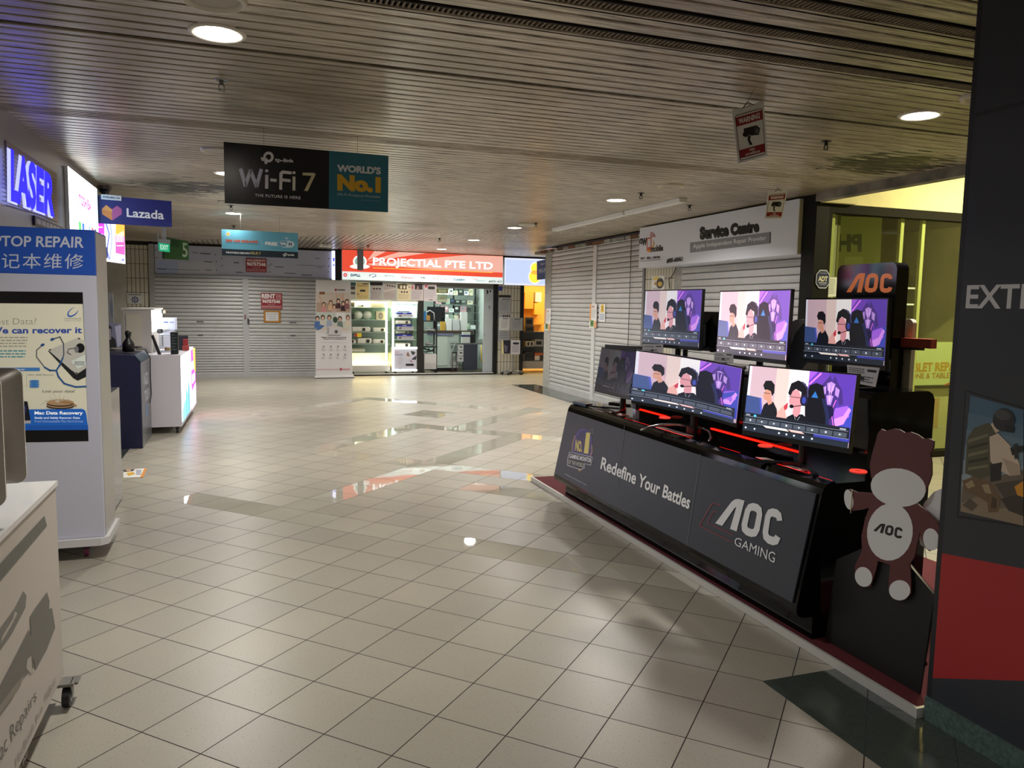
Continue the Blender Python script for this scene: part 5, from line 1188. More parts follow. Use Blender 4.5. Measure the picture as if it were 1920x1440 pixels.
r = (-1.420,1.319,-1.336,1.661); o = bx('upright_sign', (r[0], 1.33, r[2], r[3]), 9.5, 0.03, '#77797e', 'grey upright sign with curved blue wave marks behind the navy counter', 'sign')
A = Art(front((r[0], 1.33, r[2], r[3]), 9.5), (18, 44))
for i in range(3): A.line([(10 + 2 * i + 2.5 * cos(radians(a_)), 22 + (8 + 3 * i) * sin(radians(a_))) for a_ in range(-70, 71, 20)], 0.9, '#34506e')
A.text('pro', 1, 17, 9, 26, '#5d8aa8', bold=0.04); A.build('print', o)
m = MB(); m.cyl(((r[0] + r[2]) / 2, 9.515, 1.03), ((r[0] + r[2]) / 2, 9.515, 1.335), 0.012, n=10, m=SILVER); m.build('post', o)
r = (-1.312,1.697,-1.273,2.046)
t = thing('white_counter', 'white wheeled counter with glowing light box panels along its side', 'counter', (-1.07, 11.0, 0.0015))
WC = M('#d3cfd8', 0.45)
m = MB(); m.prism([(x, y, 0.085) for x, y in ((-1.46, 10.0), (-0.705, 10.0), (-0.665, 11.95), (-1.46, 11.95))], (0, 0, 0.86), WC); b = m.build('body', t)
for x, y in ((-0.76, 10.06), (-1.40, 10.06), (-0.74, 11.88), (-1.40, 11.88)):
    m = MB(); m.cyl((x - 0.012, y, 0.034), (x + 0.012, y, 0.034), 0.032, n=16, m=BLACKM); m.box((x - 0.018, y - 0.018, 0.05), (x + 0.018, y + 0.018, 0.085), BLACKM); m.build('castor', t)
def side(y0, y1, z0, z1, d=0.004): return ((-0.705 + (y0 - 10) * 0.0205 + d, y0, z1), (-0.705 + (y1 - 10) * 0.0205 + d, y1, z1), (-0.705 + (y1 - 10) * 0.0205 + d, y1, z0), (-0.705 + (y0 - 10) * 0.0205 + d, y0, z0))
A = Art(side(10.04, 11.2, 0.13, 0.93), (116, 80), em=1.6); A.rect(0, 0, 116, 80, '#e6f2f6'); A.poly([(0, 66), (116, 44), (116, 80), (0, 80)], '#6cc8ea'); A.poly([(50, 50), (70, 40), (74, 80), (44, 80)], '#4a8ad0'); A.poly([(84, 44), (100, 30), (104, 78), (82, 80)], '#3a74c0'); A.text('TV', 44, 12, 64, 20, '#7ac8c0'); A.poly([(20, 62), (34, 54), (36, 78), (20, 80)], '#5a9ad8'); A.build('light_panel', t)
A = Art(side(11.22, 11.93, 0.13, 0.93, 0.02), (71, 80), em=1.6); A.rect(0, 0, 71, 80, '#f0d8ec'); A.poly([(0, 0), (71, 0), (71, 50), (0, 56)], '#d83ca8'); A.poly([(30, 0), (71, 0), (71, 36), (48, 30)], '#f59a3c'); A.text('HUB', 6, 16, 40, 28, '#f8e8f4', bold=0.03); A.rect(10, 34, 30, 46, '#f8e8f4'); A.rect(38, 34, 56, 46, '#f8e8f4'); A.poly([(0, 66), (71, 56), (71, 80), (0, 80)], '#f4a0c8'); A.build('light_panel', t)
t = thing('display_tower', 'white display tower with a glowing white sign on the white counter', 'display tower', (-1.2, 10.9, 0.945))
m = MB(); m.box((-1.36, 10.42, 0.946), (-1.05, 11.6, 1.47), M('#c9c6c4', 0.5)); b = m.build('body', t)
m = MB(); m.box((-1.33, 10.405, 0.96), (-1.16, 10.42, 1.42), M('#d2cebe', 0.6)); m.build('ribbed_panel', t)
m = MB(); m.box((-1.0499, 10.45, 1.20), (-1.03, 11.58, 1.475), M('#fbfbff', 0.4, em=2.2), bev=0.006); ls = m.build('lit_sign', t)
A = Art(rquad('X', -1.03, 10.45, 1.2, 11.58, 1.475), (110, 28), em=1.2); A.lines(40, 10, 66, 12, 1, '#8a9098'); A.lines(36, 18, 62, 20, 1, '#8a9098'); A.build('print', ls)
m = MB(); m.box((-1.38, 10.4, 1.47), (-1.02, 11.62, 1.49), M('#dcdcd8', 0.4)); m.build('top', t)
# things standing on the white counter
def on(name, px, Y, dep, col, label, cat, group=None, z0=0.9455, bev=0.004, art=None, rough=0.45):
    r_ = (max(px[0], -1.005), z0, px[2], px[3]); o = bx(name, r_, Y, dep, col, label, cat, group, rough, bev)
    if art: A = Art(front(r_, Y), (100, 100)); art(A); A.build('print', o)
    return o
def a_spk(A):
    for i in range(6): A.rect(16, 10 + 13 * i, 60 + 20 * (i % 2), 15 + 13 * i, '#4f5c60')
on('speaker_box', (-0.820,0.974,-0.737,1.211), 10.15, 0.10, '#15211f', 'black green product box at the front corner of the white counter', 'product box', art=a_spk)
def a_box(A): A.rect(10, 30, 44, 42, '#5a6aa0'); A.rect(56, 30, 92, 42, '#8a94b8'); A.rect(48, 0, 51, 100, '#b9c0d4')
on('carton', (-1.065,1.162,-0.848,1.359), 11.3, 0.3, '#c6cfe6', 'pale blue carton raised at the back of the white counter', 'box', z0=1.20, art=a_box)
rc = (-1.071,0.887,-0.864,1.045); on('carton', (rc[0], rc[1], rc[2], 1.199), 11.32, 0.3, '#b9bdc8', 'grey white carton supporting the pale blue carton', 'box')
q = (-0.983,0.953,-0.836,1.151)
t = thing('glass_case', 'clear glass case with small cameras on the white counter', 'display case', ((q[0] + q[2]) / 2, 10.7, 0.9455))
m = MB(); m.box((q[0], 10.55, 0.9455), (q[2], 10.9, 0.955), M('#b9c4dc', 0.3)); m.build('base', t)
m = MB(); m.box((q[0], 10.55, 0.955), (q[0] + 0.004, 10.9, 1.16), GLASS); m.build('side_glass', t); m = MB(); m.box((q[0], 10.55, 1.16), (q[2], 10.9, 1.166), M('#a8b0bc', 0.2)); m.build('lid', t)
m = MB(); m.ball((-0.93, 10.7, 1.19 + 0.03), 0.05, M('#d8dce4', 0.3), sc=(1, 1, 0.6)); m.cyl((-0.965, 10.62, 1.21), (-0.985, 10.58, 1.21), 0.03, n=14, m=BLACK); tag(m.build('security_camera'), 'white dome camera with a black lens on top of the glass case', 'camera')
m = MB(); m.cyl((-0.90, 10.7, 0.956), (-0.90, 10.7, 1.0), 0.035, n=16, m=M('#a08468', 0.4)); tag(m.build('camera'), 'small brown camera inside the glass case', 'camera')
m = MB(); m.prism([(-1.03, 10.12, 1.17), (-1.005, 10.12, 1.18), (-0.925, 10.12, 0.946), (-0.96, 10.12, 0.946)], (0, 0.05, 0), M('#1c1c22', 0.4)); tag(m.build('handheld_scanner'), 'dark slanted handheld scanner leaning against the white tower', 'device')
on('picture_frame', (-0.808,0.918,-0.675,1.138), 11.0, 0.02, '#2c3038', 'dark framed glass case at the far end of the white counter', 'display case')
on('product_box', (-0.730,1.026,-0.674,1.095), 10.9, 0.06, '#a83038', 'small red box at the far end of the white counter, on top', 'box', z0=0.9455 + 0.055); on('product_box', (-0.739,0.956,-0.663,1.012), 10.88, 0.1, '#b84a4a', 'small red box lying under the other red box', 'box')
on('product_box', (-1.093,1.345,-1.035,1.468), 11.45, 0.1, '#2a3038', 'dark box behind the glowing sign, top of the pale blue carton', 'box', z0=1.46 if False else 1.418); on('product_box', (-1.019,1.346,-0.981,1.462), 11.45, 0.1, '#b9a98a', 'small cream box standing beside the dark box on the carton', 'box', z0=1.418)

t = thing('evacuation_plan', 'white notice with a blue wheel emblem on the tiled column, far left', 'notice', (-1.93, 17.39, 1.5))
r = (-2.186,1.517,-1.899,1.736); m = MB(); m.box((r[0], 17.385, r[1]), (r[2], 17.405, r[3]), M('#c9c9c4', 0.5)); m.build('sheet', t)
A = Art(front(r, 17.385), (300, 210)); A.text('EVACUATION PLAN', 30, 20, 270, 44, '#2c3048', bold=0.04); A.ell(150, 130, 60, 56, '#303c80'); A.ell(150, 130, 42, 38, '#c9c9c4'); A.rect(126, 108, 174, 152, '#303c80'); A.rect(140, 120, 166, 140, '#c9c9c4')
for a_ in range(0, 360, 45): A.line([(150 + 58 * cos(radians(a_)), 130 + 54 * sin(radians(a_))), (150 + 78 * cos(radians(a_)), 130 + 70 * sin(radians(a_)))], 10, '#303c80')
A.build('print', t)
m = MB(); m.prism([(-1.075,7.930,0.002), (-0.872,7.953,0.002), (-0.865,7.546,0.002), (-1.027,7.565,0.002)], (0, 0, 0.0015), M('#e4e2dc', 0.4)); o = tag(m.build('floor_sticker'), 'white and orange leaflet stuck to the floor beside the grey counter', 'sticker')
A = Art(((-1.074,7.922,0.004), (-0.872,7.946,0.004), (-0.864,7.538,0.003), (-1.026,7.558,0.004)), ((231, 881), (276, 878), (268, 895), (231, 896)), lift=0.0006)
A.poly([(231, 881), (252, 880), (248, 884), (232, 886)], '#3a3440'); A.ell(240, 882.5, 5, 2, '#c89a6a'); A.poly([(236, 888), (248, 886), (252, 890), (240, 893)], '#d8a83c'); A.poly([(270, 879), (276, 878), (268, 895), (262, 895)], '#d88a2c'); A.lines(254, 882, 264, 892, 4, '#6a7aa8'); A.build('print', o)

# ================================================================== hanging signs
def hangsign(name, q, t, col, label, wires, cat='hanging sign'):
    o = tag(quadboard(q, t, M(col, 0.35)).build(name), label, cat)
    for w in wires:
        m = MB(); m.tube([w, (w[0], w[1], ZC + 0.01)], 0.001, 5, M('#4a463e', 0.6)); m.build('hanging_wire', o)
    return o
q = ((-0.101, 5.74, 2.665), (1.022, 5.745, 2.662), (1.020, 5.745, 2.258), (-0.101, 5.74, 2.256))
o = hangsign('hanging_sign', q, 0.012, '#101218', 'large black and teal wireless advert board hanging from the ceiling', ((0.16, 5.746, 2.655), (0.80, 5.746, 2.655)))
A = Art(q, ((98, 84), (1748, 228), (1746, 798), (114, 692)), rough=0.22)
A.poly([(98, 84), (1152, 176), (1152, 755), (114, 692)], '#13151c'); A.poly([(1152, 176), (1748, 228), (1746, 798), (1152, 755)], '#2f7288')
WH = '#e6e6ee'
A.ell(546, 238, 52, 54, WH); A.ell(546, 238, 26, 27, '#13151c'); A.poly([(470, 240), (520, 242), (520, 268), (470, 262)], WH); A.poly([(478, 262), (534, 268), (534, 308), (508, 306), (506, 278), (478, 276)], WH); A.rect(518, 240, 548, 262, '#13151c'); A.poly([(520, 250), (536, 250), (536, 290), (520, 288)], WH)
A.text('tp-link', quad=((610, 244), (800, 262), (800, 304), (610, 296)), col=WH, bold=0.03)
for pts in ([(272, 362), (318, 520), (368, 372), (430, 528), (474, 366)], ): A.line(pts, 36, '#cdd3f2')
A.rect(514, 416, 546, 552, '#dcdcf0'); A.ell(530, 376, 17, 15, '#dcdcf0'); A.poly([(566, 452), (630, 458), (630, 486), (566, 480)], '#dfe0ea')
A.poly([(656, 398), (684, 372), (778, 384), (778, 412), (690, 404), (686, 452), (768, 462), (768, 490), (686, 482), (684, 566), (656, 562)], '#e6e6ea'); A.rect(788, 434, 816, 574, '#e8e6d8'); A.ell(802, 396, 16, 14, '#e8e6d8')
A.poly([(888, 396), (1000, 398), (1020, 410), (940, 580), (904, 576), (978, 428), (888, 422)], '#d2cba0')
A.text('THE FUTURE IS HERE', quad=((414, 602), (868, 632), (868, 662), (414, 630)), col=WH, bold=0.015, space=1.12)
A.text("WORLD'S", quad=((1232, 314), (1672, 344), (1672, 420), (1232, 386)), col='#d9e2ea', bold=0.05)
A.text('No.1', quad=((1234, 412), (1672, 446), (1672, 606), (1236, 578)), col='#d9ac33', bold=0.07)
A.text('Wi-Fi Products Provider', quad=((1234, 600), (1672, 632), (1672, 656), (1234, 626)), col='#a8c4cc', bold=0.01); A.text("Since Q1'2011 IDC", quad=((1476, 668), (1656, 680), (1656, 694), (1476, 682)), col='#86aab4'); A.build('print', o)
q = ((-0.245, 11.2, 2.552), (0.748, 11.24, 2.552), (0.744, 11.24, 2.203), (-0.244, 11.2, 2.208))
o = hangsign('hanging_sign', q, 0.012, '#58a9c8', 'sky blue free wireless board hanging in front of the closed shutters', ((0.0, 11.206, 2.545), (0.5, 11.226, 2.545)))
A = Art(q, ((80, 958), (846, 996), (846, 1256), (88, 1228)))
A.poly([(80, 958), (846, 996), (846, 1256), (88, 1228)], '#69b4d0'); A.poly([(86, 1160), (846, 1190), (846, 1256), (88, 1228)], '#22303e')
A.ell(148, 1008, 16, 16, '#d8b45a'); 
for a_ in range(0, 360, 60): A.ell(148 + 22 * cos(radians(a_)), 1008 + 22 * sin(radians(a_)), 5, 5, '#e6eef2')
A.text('SIM LIM SQUARE', quad=((125, 1062), (448, 1076), (448, 1104), (125, 1092)), col='#cf5a3c', bold=0.06); A.line([(125, 1100), (448, 1114)], 3, '#3c6a84'); A.line([(484, 1066), (486, 1130)], 2, '#d8e4ea')
A.text('FREE', quad=((518, 1086), (642, 1092), (642, 1128), (518, 1120)), col='#eef2f6', bold=0.06)
A.ell(692, 1106, 40, 32, '#d9ecf4'); A.ell(770, 1112, 40, 32, '#d9ecf4'); A.rect(692, 1075, 770, 1144, '#d9ecf4'); A.ell(690, 1106, 36, 28, '#5f9cc0'); A.poly([(690, 1078), (740, 1080), (722, 1138), (690, 1136)], '#5f9cc0')
A.text('Wi', quad=((666, 1088), (724, 1092), (722, 1124), (666, 1120)), col='#eef4f8', bold=0.06); A.text('Fi', quad=((752, 1094), (786, 1097), (784, 1130), (752, 1126)), col='#4a6a8c', bold=0.06)
for r_a in (8, 16, 24): A.line([(732 + r_a * cos(radians(a_)), 1066 + r_a * sin(radians(a_))) for a_ in (-140, -115, -90, -65, -40)], 4, '#d9ecf4')
A.text('Powered by  tp-link Singapore', quad=((585, 1152), (800, 1160), (800, 1168), (585, 1160)), col='#2c5a74')
A.text('THE FUTURE IS HERE WITH', quad=((126, 1190), (368, 1199), (368, 1216), (126, 1207)), col='#e6eaee', bold=0.05); A.text('Wi-Fi 7', quad=((372, 1190), (476, 1194), (474, 1224), (372, 1218)), col='#d8ca7a', bold=0.02)
A.ell(722, 1214, 14, 14, '#e8ecf0'); A.ell(722, 1214, 6, 6, '#22303e'); A.poly([(694, 1214), (716, 1216), (716, 1240), (706, 1240), (704, 1224), (694, 1222)], '#e8ecf0'); A.text('tp-link', quad=((740, 1208), (812, 1212), (810, 1236), (740, 1232)), col='#e8ecf0', bold=0.04); A.build('print', o)
q = ((-1.137,12.500,2.429), (-0.987,12.500,2.412), (-0.990,12.500,2.297), (-1.132,12.500,2.310))
o = tag(quadboard(q, 0.05, M('#1c9a64', 0.4)).build('exit_sign'), 'small lit green EXIT sign hung from a white bracket, far left', 'exit sign')
A = Art(q, (100, 70), em=0.5); A.rect(0, 0, 100, 70, '#22a070'); A.text('EXIT', 16, 14, 86, 54, '#eefaf2', bold=0.0); A.build('print', o)
c0 = (Vector(q[0]) + Vector(q[1])) / 2
m = MB(); m.box((c0.x - 0.08, 12.5, c0.z + 0.002), (c0.x + 0.08, 12.55, c0.z + 0.06), M('#b9bcc4', 0.4)); m.box((c0.x - 0.085, 12.5, c0.z - 0.07), (c0.x - 0.078, 12.55, c0.z + 0.15), M('#a8c4d8', 0.4)); m.box((c0.x - 0.03, 12.51, c0.z + 0.06), (c0.x + 0.03, 12.54, ZC + 0.01), M('#b9bcc4', 0.4)); m.build('bracket', o)
q = ((-1.119,12.900,2.546), (-0.756,12.900,2.498), (-0.755,12.900,2.209), (-1.127,12.900,2.220))
o = hangsign('hanging_sign', q, 0.03, '#355f2c', 'dark green hanging board with a pale 5, behind the exit sign', ((-1.05, 12.915, 2.52), (-0.82, 12.915, 2.495)))
A = Art(q, (100, 80), rough=0.5); A.rect(0, 0, 100, 80, '#3c6630'); A.rect(0, 0, 9, 80, '#2c3a38'); A.rect(12, 4, 66, 32, '#2f5227'); A.text('5', 76, 10, 96, 68, '#c9d8b8', bold=0.01); A.build('print', o)

# ceiling fittings
for x, y, lab in ((-0.09, 3.40, 'round ceiling speaker at the top edge, nearest the camera'), (3.916, 6.684, 'round pale ceiling speaker between the downlight and the white sign'), (3.86, 3.28, 'round ceiling speaker half hidden by the dark pillar'),
                  (3.913, 10.638, 'round pale ceiling speaker at the far end of the long batten'), (-0.163, 6.695, 'round pale ceiling speaker left of the black hanging sign'), (-0.123, 9.977, 'round pale ceiling speaker just under the black hanging sign')):
    t = thing('ceiling_speaker', lab, 'ceiling speaker', (x, y, ZC), group='round ceiling speakers')
    m = MB(); m.lathe((0, 0, 0), [(0.10, -0.004), (0.112, -0.02), (0.125, -0.016), (0.132, 0.0), (0.132, 0.01)], 28, M('#c9c1b2', 0.4)); m.build('rim', t, local=True)
    m = MB(); m.lathe((0, 0, 0), [(0.0, -0.014), (0.10, -0.006)], 28, M('#a8a094', 0.6)); m.build('grille', t, local=True)
for x, y, lab in ((-0.086, 4.603, 'silver sprinkler head below the nearest left downlight'), (3.872, 4.528, 'dark sprinkler head below the downlight beside the pillar'), (3.893, 7.235, 'dark sprinkler head near the downlight in front of the service centre sign'),
                  (-0.109, 10.347, 'dark sprinkler head under the black hanging sign'), (2.418, 15.884, 'dark sprinkler head above the left part of the red shop sign'), (3.322, 13.554, 'dark sprinkler head in the middle of the crosswise slats'), (3.94, 10.385, 'dark sprinkler head at the far end of the long batten'), (4.834, 7.823, 'dark sprinkler head above the white service centre sign'), (-0.104, 13.024, 'dark sprinkler head above the sky blue hanging board')):
    t = thing('sprinkler', lab, 'sprinkler', (x, y, ZC), group='sprinkler heads in the ceiling')
    SM = M('#8f9294', 0.25, 0.8) if y < 4.6 + 0.01 and x < 0 else M('#262422', 0.4, 0.3)
    m = MB(); m.lathe((0, 0, 0), [(0.0, -0.004), (0.034, -0.004), (0.036, 0.002)], 20, SM); m.build('rosette', t, local=True)
    m = MB(); m.cyl((0, 0, -0.004), (0, 0, -0.03), 0.012, n=12, m=SM); m.box((-0.016, -0.003, -0.055), (-0.011, 0.003, -0.025), SM); m.box((0.011, -0.003, -0.055), (0.016, 0.003, -0.025), SM); m.lathe((0, 0, -0.055), [(0.0, -0.004), (0.02, -0.002), (0.02, 0.0), (0.0, 0.0)], 14, SM); m.build('head', t, local=True)
p = (1.579,15.897,2.740)
t = thing('emergency_light', 'white twin head emergency light on the ceiling right of the blue hanging board', 'emergency light', (p[0], p[1], ZC))
m = MB(); m.box((p[0] - 0.13, p[1] - 0.04, ZC - 0.07), (p[0] + 0.13, p[1] + 0.04, ZC - 0.01), M('#d2d2cc', 0.5), bev=0.01); m.build('case', t)
for s in (-1, 1): m = MB(); m.cyl((p[0] + s * 0.08, p[1] - 0.05, ZC - 0.035), (p[0] + s * 0.08, p[1] - 0.02, ZC - 0.035), 0.028, n=14, m=M('#e8e8e4', 0.3)); m.build('lamp_head', t)
p = (-1.352,9.285,2.700)
t = thing('dome_camera', 'dark dome camera on the ceiling above the dark blue projecting sign', 'camera', (p[0], p[1], ZC)); m = MB(); m.cyl((p[0], p[1], ZC), (p[0], p[1], ZC - 0.03), 0.07, n=20, m=M('#7a7670', 0.5)); m.build('base', t); m = MB(); m.ball((p[0], p[1], ZC - 0.03), 0.058, M('#16182c', 0.15)); m.build('dome', t)

# ================================================================== the closed shop at the far left
o = MB(); o.box((-1.66, YB - 0.012, 2.135), (1.86, YB + 0.06, 2.725), M('#b2b4c8', 0.4)); o = tag(o.build('blank_sign'), 'blank pale violet sign panel with dark glue marks above the closed shutters', 'sign panel')
A = Art(rquad('Y', YB - 0.012, -1.66, 2.135, 1.86, 2.725), (1650, 330), rough=0.4)
A.poly([(0, 0), (1650, 0), (1650, 330), (0, 330)], '#b4b6cb'); A.rect(20, 180, 200, 330, '#a6b2d6'); A.poly([(220, 200), (520, 160), (560, 330), (200, 330)], '#bbbdca')
for x0_, y0_, x1_, y1_ in ((10, 270, 110, 280), (110, 274, 400, 280), (330, 74, 390, 82), (400, 78, 500, 90), (430, 172, 520, 182), (440, 268, 510, 276), (705, 170, 760, 182), (720, 282, 800, 292), (900, 172, 960, 178), (1090, 205, 1180, 214), (1180, 276, 1300, 284), (1345, 290, 1455, 300), (1300, 176, 1590, 182), (1480, 86, 1530, 94), (1490, 196, 1560, 202)):
    A.poly([(x0_, y0_), (x1_, y0_ + 2), (x1_ - 6, y1_), (x0_ + 8, y1_ - 2)], '#1c1c22')
for x_, y_ in ((15, 60), (17, 150), (540, 92), (550, 170), (600, 130), (600, 215), (550, 270), (1040, 200), (1045, 270), (1060, 180), (1625, 90), (1620, 180), (1616, 250)): A.ell(x_, y_, 6, 6, '#17171c', n=10)
A.build('glue_marks', o)
m = MB(); m.box((1.865, YB - 0.06, 2.11), (1.925, YB + 0.02, 2.735), M('#dfe2ff', 0.4, em=1.2)); o = tag(m.build('light_box'), 'thin white blue light box seen edge on, left of the black shop post', 'illuminated sign')
A = Art(rquad('Y', YB - 0.06, 1.865, 2.11, 1.925, 2.735), (10, 100), em=0.8); A.rect(2, 24, 9, 36, '#4a58d8'); A.rect(2, 46, 9, 52, '#5a68d8'); A.build('print', o)
def rent(name, r, label, draw, cat='notice'):
    m = MB(); m.box((r[0], YB - 0.034, r[1]), (r[2], YB - 0.03, r[3]), M('#8e2430', 0.5)); o = tag(m.build(name), label, cat)
    A = Art(front(r, YB - 0.034), (100, 72)); draw(A); A.build('print', o); return o
def rr1(A): A.rect(0, 0, 100, 72, '#94222f'); A.text('!SALE/RENT!', 6, 5, 94, 16, '#e8dcdc', bold=0.03); A.text('96757246', 4, 20, 96, 40, '#f0e8e8', bold=0.05); A.text('Nancy Neo', 32, 45, 68, 52, '#d8b8bc'); A.lines(4, 56, 96, 70, 2, '#d0a8ac', fill=0.4, ragged=0)
def rr2(A): A.rect(0, 0, 100, 72, '#94222f'); A.text('RENT', 3, 4, 68, 24, '#f0e8e8', bold=0.06); A.text('\u62db\u79df', 71, 4, 96, 24, '#e8b8b8', bold=0.0); A.rect(0, 27, 100, 28, '#e8dcdc'); A.text('96757246', 6, 30, 92, 45, '#f0e8e8', bold=0.05); A.text('Nancy Neo', 34, 49, 66, 55, '#d8b8bc'); A.rect(0, 58, 100, 59.5, '#e8dcdc'); A.lines(4, 62, 96, 71, 2, '#d0a8ac', fill=0.4, ragged=0)
rent('rent_notice', (0.093,2.225,0.506,2.512), 'red sale and rent notice on the blank panel above the shutters', rr1)
rent('rent_notice', (0.382,1.453,0.813,1.795), 'red rent notice stuck on the right closed shutter', rr2)
r = (0.431,1.168,0.777,1.424); m = MB(); m.box((r[0], YB - 0.034, r[1]), (r[2], YB - 0.03, r[3]), M('#a8742c', 0.5)); o = tag(m.build('taped_notice'), 'white sheet taped with brown tape below the red rent notice', 'notice')
A = Art(front(r, YB - 0.034), (100, 70)); A.rect(0, 0, 100, 70, '#b07a2e'); A.rect(12, 10, 88, 60, '#d6d6d8'); A.rect(4, 60, 12, 68, '#9a6a28'); A.text('APPOINTMENT', 18, 18, 82, 26, '#8a8c9c'); A.text('ONLY PLS', 30, 31, 70, 39, '#8a8c9c'); A.text('WHATSAPP', 30, 44, 70, 52, '#8a8c9c'); A.build('print', o)
m = MB(); m.box((0.045, YB - 0.055, 1.24), (0.075, YB - 0.03, 1.33), M('#8a6a5a', 0.5)); tag(m.build('door_lock'), 'small brown lock plate on the post between the shutters', 'lock')
m = MB(); m.box((0.10, YB - 0.06, 1.26), (0.13, YB - 0.03, 1.36), M('#c8c8ca', 0.4), bev=0.008); m.box((0.105, YB - 0.065, 1.13), (0.14, YB - 0.03, 1.24), M('#3a3c44', 0.4), bev=0.006); tag(m.build('key_box'), 'white and dark key box hanging on the post between the shutters', 'key box')

# ================================================================== the red fronted projector shop
o = MB(); o.box((2.065, 17.25, 2.115), (5.742, 17.42, 2.765), M('#cfc9c4', 0.4)); o = tag(o.build('shop_sign'), 'long lit red shop sign with white lettering at the far end', 'shop sign')
A = Art(((2.065, 17.25, 2.76), (5.742, 17.25, 2.76), (5.742, 17.25, 2.12), (2.065, 17.25, 2.12)), ((62, 68), (1472, 124), (1472, 372), (62, 342)), em=0.55)
RED = '#d84a34'; PINK = '#dfa898'
A.poly([(62, 68), (1472, 124), (1472, 372), (62, 342)], RED)
A.poly([(285, 170), (352, 80), (458, 84)], PINK); A.poly([(285, 178), (572, 88), (810, 98)], PINK); A.poly([(285, 196), (1165, 114), (1472, 126), (1472, 270), (900, 246), (560, 222), (330, 214)], PINK)
A.poly([(340, 240), (1472, 272), (1472, 312), (62, 266), (62, 240)], RED)
A.poly([(62, 266), (1472, 314), (1472, 372), (62, 342)], '#e4f2f0', em=0.45)
A.ell(222, 176, 62, 58, '#eef4ee'); A.ell(222, 176, 46, 44, '#8fa89c'); A.ell(222, 222, 90, 22, '#eef0ec'); A.ell(232, 178, 26, 30, '#b8c8bc')
A.text('PROJECTIAL PTE LTD', quad=((340, 138), (1386, 178), (1386, 262), (340, 226)), col='#ffffff', em=0.9, bold=0.02)
A.line([(340, 233), (1384, 270)], 5, '#f0a83c', em=0.9)
A.ell(91, 300, 18, 18, '#d0404a', em=0.5); A.ell(91, 300, 10, 10, '#e8a0a4', em=0.5)
A.text('D\u00d8LL', quad=((140, 288), (228, 292), (228, 318), (140, 314)), col='#2a62a8', em=0.05, bold=0.05); A.ell(338, 304, 31, 15, '#2f58b0', em=0.05); A.ell(338, 303, 24, 10, '#e4f2f0'); A.rect(312, 312, 328, 322, '#e4f2f0')
A.text('EPSON', quad=((444, 298), (527, 302), (527, 318), (444, 314)), col='#7fa0b8', em=0.05); A.text('Canon', quad=((594, 306), (697, 312), (697, 334), (594, 328)), col='#c84a50', em=0.05, bold=0.02)
A.poly([(766, 308), (778, 322), (790, 312), (800, 324), (800, 312), (804, 328), (764, 322)], '#3a4a5c', em=0.2); A.line([(760, 328), (808, 332)], 3, '#d8a83c')
A.text('RICOH', quad=((875, 320), (990, 324), (990, 344), (875, 340)), col='#c05a66', em=0.05, bold=0.0); A.text('CASIO', quad=((1050, 326), (1146, 328), (1146, 347), (1050, 345)), col='#4a8ab8', em=0.05, bold=0.04); A.line([(1216, 332), (1236, 328), (1256, 334)], 3, '#d0505a'); A.text('Optoma', quad=((1238, 334), (1322, 336), (1322, 356), (1238, 354)), col='#6aa4b0', em=0.05); A.text('#05-63', quad=((1352, 338), (1464, 340), (1464, 362), (1352, 360)), col='#6a6a6e', em=0.2, bold=0.02); A.build('lettering', o)
m = MB(); a0 = (2.388,17.200,2.772); a1 = (2.514,17.200,2.329); m.box((a0[0], 17.18, a1[2]), (a1[0], 17.24, a0[2]), M('#7c7e8c', 0.5)); m.build('dark_strip', o)
o = MB(); o.box((5.80, 17.30, 2.10), (7.7, 17.42, 2.74), M('#c9ccd8', 0.4)); o = tag(o.build('shop_sign'), 'pale blue lit sign with a yellow flower, right of the red sign', 'shop sign')
A = Art(((5.80, 17.30, 2.735), (7.7, 17.30, 2.735), (7.7, 17.30, 2.105), (5.80, 17.30, 2.105)), (190, 63), em=0.5); A.rect(0, 0, 190, 63, '#dfe6fb'); A.rect(3, 4, 187, 59, '#c2d2f6')
for x_, y_, r_x in ((78, 22, 12), (76, 42, 14)): A.ell(x_, y_, r_x + 3, r_x + 3, '#f2f0ea'); 
for x_, y_, r_x in ((78, 22, 12), (76, 42, 14)): A.ell(x_, y_, r_x, r_x, '#f0c93c', em=0.8)
A.ell(77, 32, 11, 5, '#e89a3c', em=0.8); A.build('print', o)
q = ((6.458,16.900,2.652), (6.682,16.900,2.710), (6.693,16.900,2.256), (6.468,16.900,2.225)); o = hangsign('hanging_sign', q, 0.02, '#6a74a8', 'grey blue wireless board hanging in front of the yellow flower sign', (((6.528,16.910,2.668)),))
A = Art(q, (60, 130)); A.rect(0, 0, 60, 130, '#6f79ac'); A.text('tp-', 22, 20, 54, 36, '#d8dcee', bold=0.03); A.text('Wi-Fi', 8, 56, 58, 88, '#d8dcee', bold=0.04); A.build('print', o)

# shop shell: sill, posts, floor, walls, ceiling
sbox('trim_11', ((2.07, 17.36, 0.0015), (5.58, 17.50, 0.05), M('#1b1a18', 0.4)), ((2.07, 17.34, 0.03), (5.58, 17.36, 0.052), M('#c9c7c0', 0.4)), ((3.77, YB, 0.05), (3.91, YB + 0.12, 2.12), M('#1d1b18', 0.4)), ((5.58, YB - 0.02, 0), (5.68, YB + 0.15, 2.12), M('#121212', 0.4)), ((6.24, YB - 0.02, 0), (6.33, YB + 0.15, 2.12), M('#121212', 0.4)), ((3.9, YB + 0.02, 2.0), (5.58, YB + 0.14, 2.12), M('#6f706e', 0.5)))
sbox('wall_shop_tiles', ((5.68, YB, 0), (6.24, YB + 0.15, 2.12), TCY))
sbox('floor_shop', ((2.0, 17.45, 0.002), (5.9, 20.4, 0.012), M('#6f5d48', 0.35)), ((6.2, 17.45, 0.002), (9.3, 19.8, 0.012), M('#b5a684', 0.3)))
